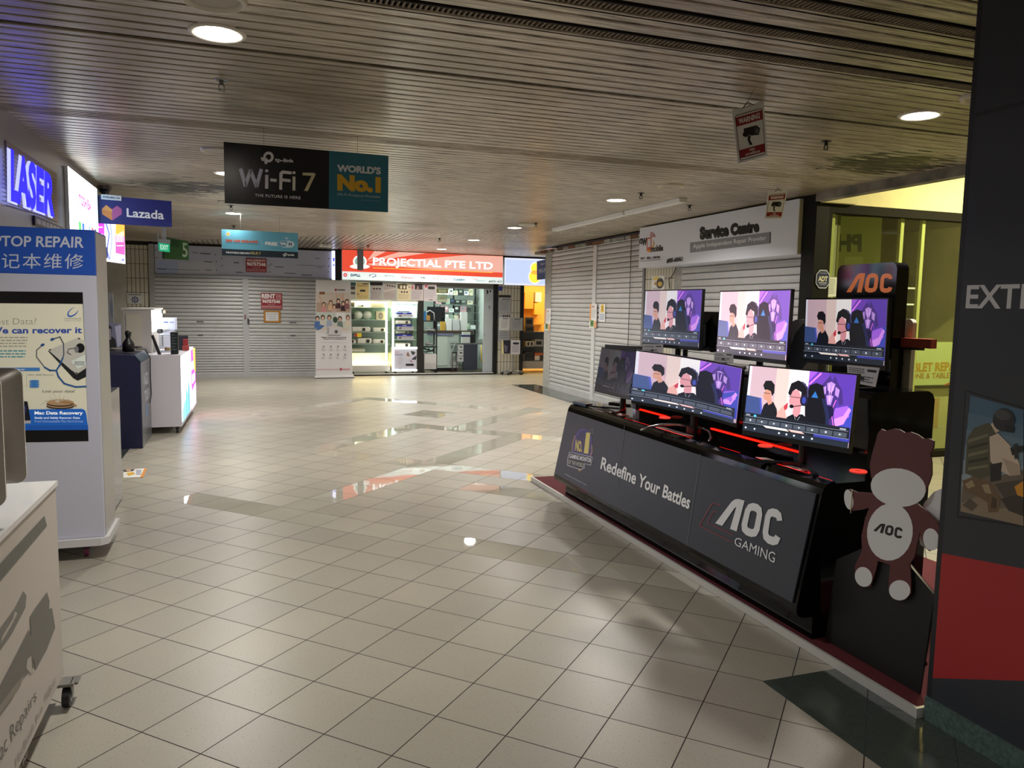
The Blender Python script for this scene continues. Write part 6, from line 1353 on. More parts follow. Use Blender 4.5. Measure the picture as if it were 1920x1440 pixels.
sbox('wall_shop_inner', ((1.98, 17.6, 0), (2.06, 20.4, 2.7), M('#c9d2cc', 0.6)), ((5.72, 17.55, 0), (5.78, 20.4, 2.7), M('#c2ccc6', 0.6)), ((2.0, 20.35, 0), (5.78, 20.45, 2.7), M('#bcc8c0', 0.6)))
sbox('ceiling_shop', ((1.98, 17.6, 2.66), (5.78, 20.45, 2.74), M('#d4dad6', 0.6)))
def tubelamp(x0, x1, y, z, col, e, label, hexc):
    t = thing('ceiling_batten', label, 'ceiling light', ((x0 + x1) / 2, y, z)); m = MB(); m.box((x0, y - 0.06, z - 0.05), (x1, y + 0.06, z), M('#e8e8e4', 0.4)); m.build('housing', t); m = MB(); m.cyl((x0 + 0.03, y, z - 0.065), (x1 - 0.03, y, z - 0.065), 0.014, n=10, m=M(hexc, 0.4, em=8)); m.build('tube', t)
    l = bpy.data.lights.new('tube_light', 'AREA'); l.shape = 'RECTANGLE'; l.size = x1 - x0; l.size_y = 0.1; l.energy = e; l.color = col
    lo = bpy.data.objects.new('lamp', l); C.objects.link(lo); lo.parent = t; lo.location = (0, 0, -0.09)
tubelamp(2.4, 5.4, 18.1, 2.65, (0.88, 1.0, 0.95), 45, 'white fluorescent batten inside the projector shop, behind its sign', '#eafff6')
tubelamp(6.6, 8.6, 18.0, 2.65, (1.0, 0.78, 0.35), 55, 'amber lamp inside the yellow shop at the far right end', '#ffd98a')

# roll-up banner
rb = thing('roll_up_banner', 'tall white roll-up banner with photos of people, left of the lit display cabinet', 'banner', (1.85, 16.9, 0.0015))
q = ((1.477, 16.9, 2.07), (2.20, 16.9, 2.075), (2.24, 16.9, 0.055), (1.46, 16.9, 0.06))
b = quadboard(q, 0.004, M('#d2d0d2', 0.4)).build('fabric', rb)
A = Art(q, ((100, 408), (482, 408), (492, 1345), (110, 1345)), rough=0.4)
A.poly([(100, 408), (482, 408), (492, 1345), (110, 1345)], '#cfcccd')
A.ell(318, 495, 13, 13, '#a8303c'); A.rect(334, 488, 420, 502, '#6a6468')
A.poly([(108, 522), (474, 518), (478, 716), (110, 714)], '#c9bcb0'); A.rect(140, 516, 200, 542, '#8a5a3c'); A.poly([(108, 620), (478, 640), (478, 716), (110, 714)], '#b09a88')
for x_, y_, sh, hair, arm in ((188, 640, '#d08a8c', '#5a4030', (140, 556)), (262, 622, '#d8b48c', '#4a3428', (290, 580)), (300, 660, '#c8a8a0', '#3a2a24', None), (345, 604, '#4a2a30', '#1c1416', (322, 530)), (398, 628, '#3a2028', '#1c1416', (402, 530)), (440, 608, '#8a5a60', '#2a1c1a', (352, 540))):
    if arm: A.line([(x_ - 8, y_ + 16), arm], 9, '#d0a088')
    A.poly([(x_ - 28, y_ + 74), (x_ - 22, y_ + 20), (x_ + 22, y_ + 20), (x_ + 28, y_ + 74)], sh); A.ell(x_, y_ - 2, 21, 24, hair); A.ell(x_, y_ + 4, 14, 17, '#dcb49c')
A.poly([(110, 714), (478, 716), (478, 890), (300, 860), (112, 892)], '#bfc4bc'); A.rect(320, 716, 420, 800, '#d8d8d4')
for x_, y_, sh, hair in ((122, 780, '#4a6aa0', '#1c1a1c'), (178, 770, '#c9c2b8', '#2c1e1a'), (248, 770, '#9aa4b8', '#3a2c24'), (362, 780, '#6a7a74', '#3a2a22'), (448, 768, '#cfc4b4', '#5a4030')):
    A.poly([(x_ - 34, y_ + 90), (x_ - 26, y_ + 26), (x_ + 26, y_ + 26), (x_ + 34, y_ + 90)], sh); A.ell(x_, y_ - 2, 22, 26, hair); A.ell(x_, y_ + 4, 14, 18, '#d8b09a')
A.ell(312, 790, 26, 30, '#3a4a3c')
A.poly([(110, 830), (200, 850), (150, 890), (110, 892)], '#4a6aa0'); A.poly([(200, 870), (300, 840), (478, 888), (478, 900), (110, 900)], '#c8b8a8')
A.poly([(108, 896), (480, 896), (482, 910), (108, 910)], '#cfcccd')
A.rrect(218, 858, 382, 940, 14, '#c2bfc0'); A.ell(322, 908, 22, 20, '#8a8888'); A.ell(322, 908, 12, 11, '#2a2a2c'); A.rect(224, 866, 246, 928, '#a09d9e'); A.poly([(232, 938), (372, 938), (362, 946), (240, 946)], '#77757a')
A.text('Brighter & Smarter Choice for the', 166, 958, 432, 972, '#3c3a3c', bold=0.03); A.text('Classroom and Meeting Room', 186, 975, 424, 987, '#3c3a3c', bold=0.03)
A.line([(166, 1014), (440, 1014)], 1.5, '#9a989a')
for i in range(8):
    x_ = 190 + 75 * (i % 4); y_ = 1056 + 80 * (i // 4); A.ell(x_, y_, 9, 10, '#8a888a', n=10); A.lines(x_ - 22, y_ + 24, x_ + 22, y_ + 44, 3, '#b0aeb0', fill=0.4, rs=i)
A.rect(112, 1281, 350, 1284, '#b85a64'); A.ell(368, 1281, 12, 12, '#a8303c'); A.rect(384, 1276, 468, 1287, '#c88a90'); A.build('print', b)
m = MB(); m.box((1.44, 16.86, 0.0015), (2.27, 17.0, 0.055), M('#d6d4d4', 0.35), bev=0.01); m.build('base', rb); m = MB(); m.box((1.44, 16.855, 0.0015), (2.27, 16.86, 0.014), M('#141416', 0.4)); m.build('base_strip', rb); m = MB(); m.box((1.475, 16.895, 2.07), (2.20, 16.915, 2.09), M('#c9c9cc', 0.3, 0.4)); m.build('top_rail', rb)

# posters above the cabinets
def poster_art(A, k):
    bgs = ('#c9c2b4', '#e2c98c', '#b9b0ac', '#b8aca6', '#dccba4', '#c2b6b2', '#c6bcbc'); A.rect(0, 0, 100, 140, bgs[k])
    if k == 0: A.rect(0, 0, 100, 30, '#3a5a5c'); A.rect(10, 34, 90, 60, '#4a4446'); A.rect(20, 80, 90, 100, '#6a6268')
    elif k == 1: A.rect(50, 8, 94, 16, '#4a4440'); A.lines(10, 20, 90, 40, 2, '#8a7a5a'); A.rect(30, 60, 70, 76, '#3c362c'); A.poly([(6, 90), (30, 100), (10, 100)], '#2a2824'); A.lines(8, 108, 92, 132, 3, '#a08a5a', fill=0.3)
    elif k == 2: A.rect(0, 0, 100, 24, '#2a2422'); A.poly([(10, 20), (90, 8), (90, 24), (10, 26)], '#1a1618'); [A.rect(24 + 22 * i, 46, 40 + 22 * i, 56, '#26221f') for i in range(3)]; A.lines(10, 72, 92, 132, 7, '#9a908a', fill=0.25)
    elif k == 3: [A.rect(26 + 18 * i, 16 + 2 * i, 38 + 18 * i, 28 + 2 * i, '#2a2624') for i in range(4)]; A.poly([(4, 66), (96, 44), (96, 50), (4, 74)], '#ded6cc'); A.lines(10, 86, 92, 130, 5, '#968a84', fill=0.3)
    elif k == 4: A.poly([(0, 10), (60, 0), (98, 30), (60, 50), (4, 44)], '#5a4c34'); [A.ell(30 + 24 * i, 30, 8, 14, '#e6dcc0') for i in range(3)]; [A.rect(28 + 20 * i, 64, 40 + 20 * i, 76, '#2a2620') for i in range(3)]; A.lines(10, 90, 92, 132, 4, '#a0906a', fill=0.3)
    elif k == 5: A.ell(12, 34, 8, 16, '#c05a5a'); A.rect(30, 4, 94, 50, '#2c2226'); A.poly([(44, 46), (56, 14), (66, 46)], '#a87a74'); A.lines(8, 60, 92, 132, 7, '#8a8088', fill=0.4)
    else: A.poly([(6, 14), (26, 4), (30, 24), (14, 34)], '#c04a54'); A.rrect(32, 20, 86, 44, 8, '#2a2628'); A.lines(6, 52, 94, 116, 6, '#9a929a', fill=0.4); A.rect(40, 126, 70, 131, '#3a3438')
px = (656, 667, 693, 718.5, 744, 769.5, 794.5, 819)
for k in range(7):
    a0 = None
PR = ((2.237,1.701,2.376,2.071), (2.382,1.695,2.669,2.075), (2.687,1.690,2.971,2.084), (2.982,1.696,3.277,2.080), (3.294,1.690,3.598,2.077), (3.609,1.696,3.893,2.085), (3.903,1.690,4.203,2.081))
names = ('dark toned poster, first of the row above the lit cabinet', 'yellowish poster, second in the row under the red sign', 'brown poster with a dark top strip, third in the row', 'greyish brown poster with a row of small devices, fourth in the row', 'cream poster with a table scene, fifth in the row', 'white poster with a dark photo and red mark, sixth in the row', 'white poster with a black projector picture, last of the row')
for k in range(7):
    r = PR[k]; m = MB(); m.box((r[0], 17.378, r[1]), (r[2], 17.384, r[3]), M('#cfc9c0', 0.5)); o = tag(m.build('poster'), names[k], 'poster', 'posters in a row under the red shop sign')
    A = Art(front(r, 17.378), (100, 140)); poster_art(A, k); A.build('print', o)
m = MB(); m.box((2.22, 17.386, 2.085), (4.3, 17.40, 2.11), SILVER); m.box((2.22, 17.386, 1.66), (3.78, 17.40, 1.68), M('#e6dfc0', 0.4)); struct(m.build('trim_12', loc=(0, 0, 0)))

# glass display cabinets with projectors
def cabinet(x0, x1, y0, y1, zb, zt, shelves, label, lit, warm, base_h):
    t = thing('display_cabinet', label, 'display cabinet', ((x0 + x1) / 2, (y0 + y1) / 2, 0.012))
    m = MB(); m.box((x0, y0, zb), (x1, y1, base_h), M('#d6d2ca', 0.4)); b = m.build('plinth', t)
    m = MB(); m.box((x0, y1 - 0.012, base_h), (x1, y1, zt), M('#b4c4c2', 0.5)); m.build('back_panel', t)
    for z in shelves: m = MB(); m.box((x0 + 0.01, y0 + 0.01, z), (x1 - 0.01, y1 - 0.015, z + 0.0062), M('#cfe0d6', 0.15)); m.build('shelf', t)
    for x in (x0, x1): m = MB(); m.box((x - 0.003, y0, base_h), (x + 0.003, y1, zt), GLASS); m.build('side_glass', t)
    m = MB(); m.box((x0 - 0.01, y0 - 0.005, zt), (x1 + 0.01, y1, zt + 0.03), M('#e6e6e0', 0.4)); m.build('top', t)
    for a, b_ in lit: m = MB(); m.box(a, b_, M(warm, 0.4, em=3.0)); m.build('light_strip', t)
    for x, y in ((x0 + 0.08, y0 + 0.06), (x1 - 0.08, y0 + 0.06)): m = MB(); m.cyl((x, y - 0.02, 0.045), (x, y + 0.02, 0.045), 0.032, n=14, m=BLACK); m.build('castor', t)
    return t
s1_ = (1.52, 1.24, 0.965, 0.70, 0.50)
cb = cabinet(2.255, 3.17, 17.52, 17.95, 0.08, 1.66, s1_, 'wide lit glass cabinet of white projectors behind the banner', (((3.06, 17.51, 0.24), (3.10, 17.525, 1.66)), ((2.27, 17.90, 0.245), (3.15, 17.93, 0.262)), ((2.27, 17.53, 1.645), (3.15, 17.55, 1.66))), '#fff4d2', 0.22)
l = bpy.data.lights.new('cabinet_glow', 'AREA'); l.shape = 'RECTANGLE'; l.size = 0.85; l.size_y = 0.3; l.energy = 10; l.color = (1.0, 0.86, 0.5); lo = bpy.data.objects.new('lamp', l); C.objects.link(lo); lo.parent = cb
lo.matrix_basis = wmat(cb).inverted() @ Matrix.Translation((2.7, 17.72, 1.64))
l = bpy.data.lights.new('cabinet_glow', 'AREA'); l.shape = 'RECTANGLE'; l.size = 0.85; l.size_y = 0.3; l.energy = 5; l.color = (1.0, 0.72, 0.3); lo = bpy.data.objects.new('lamp', l); C.objects.link(lo); lo.parent = cb
lo.matrix_basis = wmat(cb).inverted() @ Matrix.Translation((2.7, 17.72, 0.49))
cb2 = cabinet(3.20, 3.765, 17.44, 17.9, 0.09, 1.63, (1.30, 1.02, 0.80), 'narrow cabinet with a white light frame and blue boxes, left of the black post', (((3.195, 17.425, 0.10), (3.235, 17.44, 1.655)), ((3.195, 17.425, 1.62), (3.77, 17.44, 1.66)), ((3.195, 17.425, 0.60), (3.77, 17.44, 0.64)), ((3.195, 17.425, 0.09), (3.77, 17.44, 0.125))), '#f4ffff', 0.62)
l = bpy.data.lights.new('cabinet_glow', 'AREA'); l.shape = 'RECTANGLE'; l.size = 0.5; l.size_y = 0.3; l.energy = 7; l.color = (0.9, 1.0, 1.0); lo = bpy.data.objects.new('lamp', l); C.objects.link(lo); lo.parent = cb2
lo.matrix_basis = wmat(cb2).inverted() @ Matrix.Translation((3.5, 17.66, 1.61))
A = Art(((3.24, 17.438, 0.60), (3.762, 17.438, 0.60), (3.762, 17.438, 0.13), (3.24, 17.438, 0.13)), (330, 300))
A.rect(0, 0, 330, 300, '#c6c4d0'); A.text('Go', 4, 24, 40, 60, '#c04a5a'); A.text('ultra', 44, 34, 76, 56, '#b05a6a'); A.lines(6, 76, 130, 100, 2, '#4a4a86', bold if False else None, 0.5); A.lines(60, 120, 130, 230, 9, '#a4a4b4', fill=0.3); A.poly([(180, 100), (200, 40), (230, 110)], '#4a3228'); A.poly([(190, 96), (204, 66), (214, 100)], '#c87a3c'); A.poly([(240, 30), (310, 44), (290, 90), (260, 84)], '#3a3e3c'); A.poly([(250, 160), (290, 120), (330, 100), (320, 160)], '#34343c'); A.poly([(210, 150), (270, 190), (260, 200)], '#8a2a30'); A.rrect(168, 216, 290, 250, 14, '#26262a'); A.lines(70, 280, 110, 290, 1, '#4a4a52'); A.build('front_poster', cb2)
def projector(x, y, z, w, h, lens, label, group, body='#d9d5c8', ly=0.0):
    t = thing('projector', label, 'projector', (x, y, z), group=group)
    m = MB(); m.box((-w / 2, 0, 0.004), (w / 2, 0.22, h), M(body, 0.4), bev=0.02); m.build('body', t, local=True)
    m = MB(); m.cyl((lens, -0.012, h * 0.5), (lens, 0.01, h * 0.5), h * 0.34, n=18, m=M('#2a2826', 0.2)); m.cyl((lens, -0.014, h * 0.5), (lens, -0.01, h * 0.5), h * 0.16, n=14, m=M('#55524c', 0.15)); m.build('lens', t, local=True)
    m = MB(); [m.box((-lens * 0.6 - 0.05 + 0.012 * i, -0.002, h * 0.25), (-lens * 0.6 - 0.045 + 0.012 * i, 0.004, h * 0.75), M('#9a968a', 0.5)) for i in range(1)]; m.build('vent', t, local=True)
    return t
G1 = 'white projectors in the wide lit cabinet'
projector(2.52, 17.58, 0.973, 0.42, 0.11, 0.06, 'white projector on the third shelf of the wide cabinet, left of two', G1)
projector(2.94, 17.58, 0.973, 0.30, 0.10, 0.06, 'white projector on the third shelf of the wide cabinet, right of two', G1)
projector(2.34, 17.58, 0.708, 0.14, 0.10, -0.02, 'small white projector at the left of the fourth shelf of the wide cabinet', G1)
projector(2.60, 17.58, 0.708, 0.32, 0.12, 0.07, 'white projector with a big lens in the middle of the fourth shelf', G1)
projector(2.92, 17.58, 0.708, 0.26, 0.10, 0.07, 'white projector at the right of the fourth shelf of the wide cabinet', G1)
bx('projector_box', (2.74, 1.528, 3.05, 1.62), 17.6, 0.25, '#8e8b80', 'grey printed box on the top shelf of the wide cabinet', 'box', rough=0.5)
bx('projector_box', (2.30, 1.528, 2.38, 1.63), 17.6, 0.2, '#3a362c', 'dark box at the left of the top shelf of the wide cabinet', 'box')
projector(2.52, 17.6, 1.528, 0.16, 0.06, 0.03, 'small grey projector in the middle of the top shelf', G1, '#77766e')
o = bx('projector_box', (2.86, 1.248, 3.06, 1.44), 17.58, 0.2, '#cbbf9e', 'cream carton with a round picture on the second shelf of the wide cabinet', 'box'); A = Art(front((2.86, 1.248, 3.06, 1.44), 17.58), (100, 100)); A.ell(52, 52, 26, 36, '#77706a'); A.ell(52, 56, 17, 24, '#a59d8c'); A.build('print', o)
for x, lab in ((2.47, 'left'), (2.68, 'right')):
    m = MB(); m.ball((x, 17.7, 1.248 + 0.10), 0.10, M('#d6d8c8', 0.35), sc=(1, 0.8, 1)); o = tag(m.build('globe_lamp'), 'round white globe on the second shelf of the wide cabinet, %s one' % lab, 'lamp', 'round white globes on the second shelf'); 
bx('speaker_box', (2.285, 1.248, 2.362, 1.37), 17.56, 0.1, '#2c2c2c', 'dark grey speaker at the left of the second shelf', 'speaker')
m = MB(); m.box((2.26, 17.62, 0.508), (2.62, 17.85, 0.60), M('#d9d3bc', 0.4), bev=0.03); tag(m.build('ultra_short_projector'), 'long white projector on the lowest shelf of the wide cabinet', 'projector', G1)
st_ = [(2.40 + (0.055 if i % 2 == 0 else 0.028) * cos(radians(36 * i)), 17.515, 0.905 + (0.055 if i % 2 == 0 else 0.028) * sin(radians(36 * i))) for i in range(10)]
m = MB(); m.prism(st_, (0, 0.004, 0), M('#c22a30', 0.5)); o = tag(m.build('price_star'), 'red and yellow price burst tag on the wide cabinet', 'price tag'); m = MB(); m.box((2.42, 17.512, 0.86), (2.52, 17.516, 0.95), M('#e6c62e', 0.5)); m.build('yellow_card', o)
G2 = 'blue topped boxes in the narrow cabinet'
for z, lab in ((1.31, 'top'), (1.03, 'middle'), (0.81, 'bottom')):
    o = bx('projector_box', (3.33, z, 3.70, z + 0.075), 17.52, 0.22, '#b4aeb0', 'box with a navy lid on the %s shelf of the narrow cabinet' % lab, 'box', G2)
    m = MB(); m.box((3.32, 17.515, z + 0.075), (3.66, 17.74, z + 0.115), M('#22288a', 0.4)); b = m.build('lid', o); A = Art(front((3.32, z + 0.075, 3.66, z + 0.115), 17.515), (100, 12)); A.text('EPSON', 40, 3, 64, 9, '#d8dcf0', bold=0.03); A.build('lettering', b)
    A = Art(front((3.33, z, 3.70, z + 0.075), 17.52), (100, 20)); A.ell(20, 10, 8, 7, '#6a5a56'); A.rect(8, 6, 13, 16, '#4a4446'); A.lines(34, 5, 96, 16, 2, '#7a7478', fill=0.4); A.build('print', o)
bx('black_case', (3.36, 1.43, 3.62, 1.455), 17.55, 0.2, '#141416', 'thin black case on top of the upper navy lidded box', 'case')
G3 = 'white projectors in the narrow cabinet'
projector(3.46, 17.5, 1.155, 0.34, 0.09, 0.08, 'white projector lying above the middle navy lidded box', G3); projector(3.46, 17.5, 0.63, 0.34, 0.10, 0.08, 'white projector in the bottom of the narrow cabinet above the poster', G3)
projector(3.46, 17.55, 0.935, 0.30, 0.07, 0.08, 'pale projector lying on top of the bottom navy lidded box', G3)

# trolley with white boxes, desk, shelving and clutter inside the shop
tr = thing('trolley', 'black trolley with shelves of cables and white boxes beside the black post', 'trolley', (4.12, 17.75, 0.012))
for x in (3.95, 4.27):
    for y in (17.62, 17.9): m = MB(); m.box((x - 0.012, y - 0.012, 0.08), (x + 0.012, y + 0.012, 1.24), BLACK); m.build('post', tr)
for z in (0.10, 0.62, 0.95, 1.22): m = MB(); m.box((3.93, 17.6, z), (4.29, 17.92, z + 0.02), BLACKM); m.build('shelf', tr)
for x in (3.96, 4.26): m = MB(); m.cyl((x, 17.61, 0.046), (x, 17.64, 0.046), 0.034, n=14, m=BLACK); m.build('castor', tr)
o = bx('carton', (3.966, 0.121, 4.254, 0.27), 17.56, 0.3, '#c4c2be', 'grey white carton at the bottom of the black trolley', 'box'); A = Art(front((3.966, 0.121, 4.254, 0.27), 17.56), (100, 40)); [A.line([(0, 6 + 8 * i), (100, 6 + 8 * i)], 1, '#8f8d8a') for i in range(4)]; A.build('print', o)
bx('carton', (3.967, 0.271, 4.253, 0.47), 17.56, 0.3, '#cbc8c4', 'white carton on top of another at the bottom of the trolley', 'box')
rr = random.Random(11)
for i, (z, lab) in enumerate(((0.495, 'top of the white cartons'), (0.645, 'middle shelf of the black trolley'), (0.975, 'upper shelf of the black trolley'))):
    m = MB()
    pts = [(3.99 + 0.26 * rr.random(), 17.6 + 0.2 * rr.random(), z + 0.012 + 0.1 * rr.random()) for _ in range(16)]
    m.tube(pts, 0.011, 6, M(('#2a2a2c', '#c9cbc8', '#b9bdc0')[i], 0.5)); tag(m.build('cable_bundle'), 'tangled %s cables on the %s' % (('black', 'white', 'pale')[i], lab), 'cable')
o = bx('blue_box', (3.92, 1.245, 4.02, 1.46), 17.62, 0.2, '#2c6a9c', 'blue upright box on top of the black trolley', 'box')
bx('cardboard_box', (3.93 + 0.1, 1.245, 4.12, 1.36), 17.66, 0.2, '#b8904a', 'tan box beside the blue box on the trolley', 'box')
m = MB(); m.tube([(4.22, 17.64, 1.245), (4.20, 17.62, 1.42), (4.10, 17.6, 1.48), (4.02, 17.6, 1.44)], 0.012, 8, M('#c9cbcb', 0.4)); tag(m.build('goose_neck_lamp'), 'white curved arm lamp over the black trolley', 'lamp')
c2 = thing('service_counter', 'white glass panel counter with a brown top inside the projector shop', 'counter', (4.55, 18.4, 0.012))
m = MB(); m.box((4.32, 18.15, 0.10), (4.95, 18.7, 0.93), M('#b9cdc6', 0.3)); b = m.build('body', c2); m = MB(); m.box((4.38, 18.13, 0.16), (4.66, 18.15, 0.86), M('#c9dcd4', 0.2)); m.build('front_glass', c2); m = MB(); m.box((4.15, 18.1, 0.93), (5.3, 18.75, 1.0), M('#4e4438', 0.4)); m.build('worktop', c2); m = MB(); m.box((4.15, 18.095, 0.89), (4.8, 18.1, 0.93), M('#7a86b0', 0.4)); m.build('edge_band', c2); m = MB(); m.box((4.35, 18.18, 0.012), (4.92, 18.68, 0.10), BLACKM); m.build('toe_kick', c2)
dk = thing('desk', 'dark grey office desk with white drawers inside the projector shop', 'desk', (5.15, 18.1, 0.012))
m = MB(); m.box((4.72, 17.95, 0.68), (5.64, 18.4 - 0.32, 0.71), M('#6a716c', 0.4)); m.build('top', dk); m = MB(); m.box((5.02, 17.94, 0.06), (5.36, 18.06, 0.68), M('#3a3f4c', 0.4)); m.build('pedestal', dk); m = MB(); m.box((5.60, 17.95, 0.012), (5.63, 18.07, 0.68), M('#3a3f4c', 0.4)); m.build('side', dk)
for i in range(3): m = MB(); m.box((4.88, 17.95, 0.26 + 0.14 * i), (5.015, 18.06, 0.39 + 0.14 * i), M('#c2c8c8', 0.4)); d_ = m.build('drawer', dk); m = MB(); m.box((4.92, 17.935, 0.33 + 0.14 * i), (4.97, 17.95, 0.35 + 0.14 * i), BLACK); m.build('handle', d_)
m = MB(); m.tube([(5.45, 17.93, 0.66), (5.46, 17.92, 0.3), (5.52, 17.92, 0.13), (5.57, 17.92, 0.3), (5.59, 17.93, 0.62)], 0.013, 7, M('#c9a42a', 0.5)); tag(m.build('yellow_strap'), 'yellow strap hanging from the dark desk', 'strap')
m = MB(); m.tube([(4.80, 17.94, 0.70), (4.70, 17.9, 0.45), (4.68, 17.9, 0.2), (4.78, 17.92, 0.06)], 0.008, 6, M('#77797a', 0.5)); tag(m.build('power_cable'), 'grey cable hanging from the desk to the shop floor', 'cable')
sw = thing('stool', 'dark stool with a mauve rung under the desk', 'stool', (4.87, 18.02, 0.012)); m = MB(); m.box((4.74, 17.97, 0.46), (4.86, 18.05, 0.49), M('#2a2226', 0.5)); m.build('seat', sw)
for x in (4.75, 4.85): m = MB(); m.cyl((x, 18.0, 0.012), (x, 18.0, 0.46), 0.009, n=8, m=M('#5a2c3c', 0.4)); m.build('leg', sw)
m = MB(); m.cyl((4.75, 18.0, 0.16), (4.85, 18.0, 0.16), 0.008, n=8, m=M('#6a3448', 0.4)); m.build('rung', sw)
# goods: row after row of small boxes, each its own thing
shf = thing('wall_shelving', 'glass and black shelving along the back of the projector shop', 'shelving', (4.9, 19.2, 0.012))
for x in (4.55, 5.05, 5.62): m = MB(); m.box((x - 0.015, 19.05, 0.012), (x + 0.015, 19.1, 2.2), BLACK); m.build('upright', shf)
for z in (1.0, 1.23, 1.42, 1.62, 1.85): m = MB(); m.box((4.5, 18.95, z), (5.66, 19.3, z + 0.015), M('#5d6a66', 0.2)); m.build('shelf', shf)
cols = ('#d2d8d6', '#2a2c2e', '#8aa08c', '#c9ccc4', '#3c5a8a', '#b08a8c', '#e0e2de', '#454a46', '#7a8a94', '#cfc9a8')
words = {'#d2d8d6': 'white', '#2a2c2e': 'black', '#8aa08c': 'green grey', '#c9ccc4': 'pale grey', '#3c5a8a': 'blue', '#b08a8c': 'dusty pink', '#e0e2de': 'bright white', '#454a46': 'dark grey', '#7a8a94': 'slate', '#cfc9a8': 'cream'}
rr = random.Random(5); order = ('leftmost', 'second', 'third', 'fourth', 'fifth', 'sixth', 'seventh')
for z, sl in ((1.015, 'lowest'), (1.245, 'second lowest'), (1.435, 'middle'), (1.635, 'second highest'), (1.865, 'highest')):
    x = 4.58; i = 0
    while x < 5.5 and i < 7:
        w = 0.08 + 0.09 * rr.random(); h_ = 0.09 + 0.075 * rr.random(); c_l = rr.choice(cols)
        o = bx('boxed_goods', (x, z, x + w, z + h_), 18.98, 0.12, c_l, '%s box, %s along the %s shelf of the projector shop' % (words[c_l], order[i], sl), 'box', 'boxes on the shelves of the projector shop')
        A = Art(front((x, z, x + w, z + h_), 18.98), (100, 100)); A.rect(15, 20, 70, 55, rr.choice(cols)); A.build('print', o); x += w + 0.015; i += 1
for r_, Yq, d_, c_l, lab in (((4.266,1.219,4.711,1.564), 18.6, 0.02, '#15191c', 'black monitor standing on the shop counter'),):
    t = thing('monitor', lab, 'monitor', ((r_[0] + r_[2]) / 2, Yq, 1.0)); m = MB(); m.box((r_[0], Yq, r_[1] - 0.02), (r_[2], Yq + 0.03, r_[3]), M(c_l, 0.15)); m.build('screen', t); m = MB(); m.box(((r_[0] + r_[2]) / 2 - 0.03, Yq + 0.03, 1.0005), ((r_[0] + r_[2]) / 2 + 0.03, Yq + 0.05, r_[1] + 0.1), BLACK); m.build('stand', t)
for px_, lab, c_l in (((4.529,1.147,4.636,1.210), 'small yellow box on the shop counter', '#b8963c'), ((4.661,1.162,4.795,1.289), 'white card box on the shop counter', '#d8dede'), ((4.821,1.151,4.983,1.278), 'black and white printed box on the shop counter', '#c0c6c8'), ((5.033,1.206,5.184,1.450), 'small white figure box at the right of the shop counter', '#cfd4d2')):
    bx('counter_box', (px_[0], 1.0005, px_[2], px_[3]), 18.25, 0.12, c_l, lab, 'box', 'small boxes on the shop counter')
r = (4.98, 0.7105, 5.18, 0.86); o = bx('printer_box', r, 17.97, 0.1, '#c9d0cc', 'white box with a navy lid on the dark desk', 'box'); m = MB(); m.box((r[0] - 0.005, 17.965, 0.86), (r[2] + 0.005, 18.075, 0.90), M('#262a6a', 0.4)); m.build('lid', o)
bx('notebook_stand', (5.20, 0.7105, 5.28, 0.92), 17.98, 0.08, '#1a1c1e', 'black upright stand beside the navy lidded box', 'stand'); bx('white_projector', (5.0, 0.9005, 5.19, 0.97), 17.98, 0.09, '#ccd6ce', 'white flat device lying on the navy lid', 'projector'); bx('small_printer', (5.40, 0.7105, 5.60, 0.80), 17.98, 0.09, '#9aa29c', 'grey small printer at the right end of the dark desk', 'printer')
r = (4.511,1.664,4.790,2.149)
for (a_, c_l, lab) in (((4.333,1.887,4.605,1.992), '#8f7f4a', 'tan board hanging in the shop doorway'), ((4.347,1.673,4.581,1.856), '#b4c2a4', 'pale green framed certificate hanging in the shop')):
    m = MB(); m.box((a_[0], 17.9, a_[1]), (a_[2], 17.92, a_[3]), M(c_l, 0.5)); o = tag(m.build('certificate'), lab, 'picture'); A = Art(front(a_, 17.9), (100, 70)); A.rect(16, 16, 84, 56, '#d4d8b8'); A.lines(24, 24, 76, 48, 3, '#8a8a6a'); A.build('print', o)
    m = MB(); m.tube([((a_[0] + a_[2]) / 2, 17.93, a_[3] - 0.02), ((a_[0] + a_[2]) / 2, 17.93, 2.66)], 0.002, 5, BLACK); m.build('hanging_wire', o)
dr = MB(); dr.box((5.345, YB + 0.03, 0.05), (5.575, YB + 0.06, 2.0), M('#b4bcc0', 0.3)); dr = struct(dr.build('door_6', loc=(0, 0, 0)))
A = Art(rquad('Y', YB + 0.03, 5.345, 0.05, 5.575, 2.0), (110, 950), lift=0.002); A.lines(20, 60, 100, 150, 8, '#9aa8ac', fill=0.4); A.rect(58, 190, 78, 226, '#8a8488'); A.poly([(30, 10), (50, 10), (54, 50), (34, 60)], '#1a1a1c'); A.poly([(66, 14), (84, 12), (86, 34), (70, 40)], '#2a2a2c'); A.rect(10, 500, 14, 540, '#5a5c60'); A.build('stickers', dr)

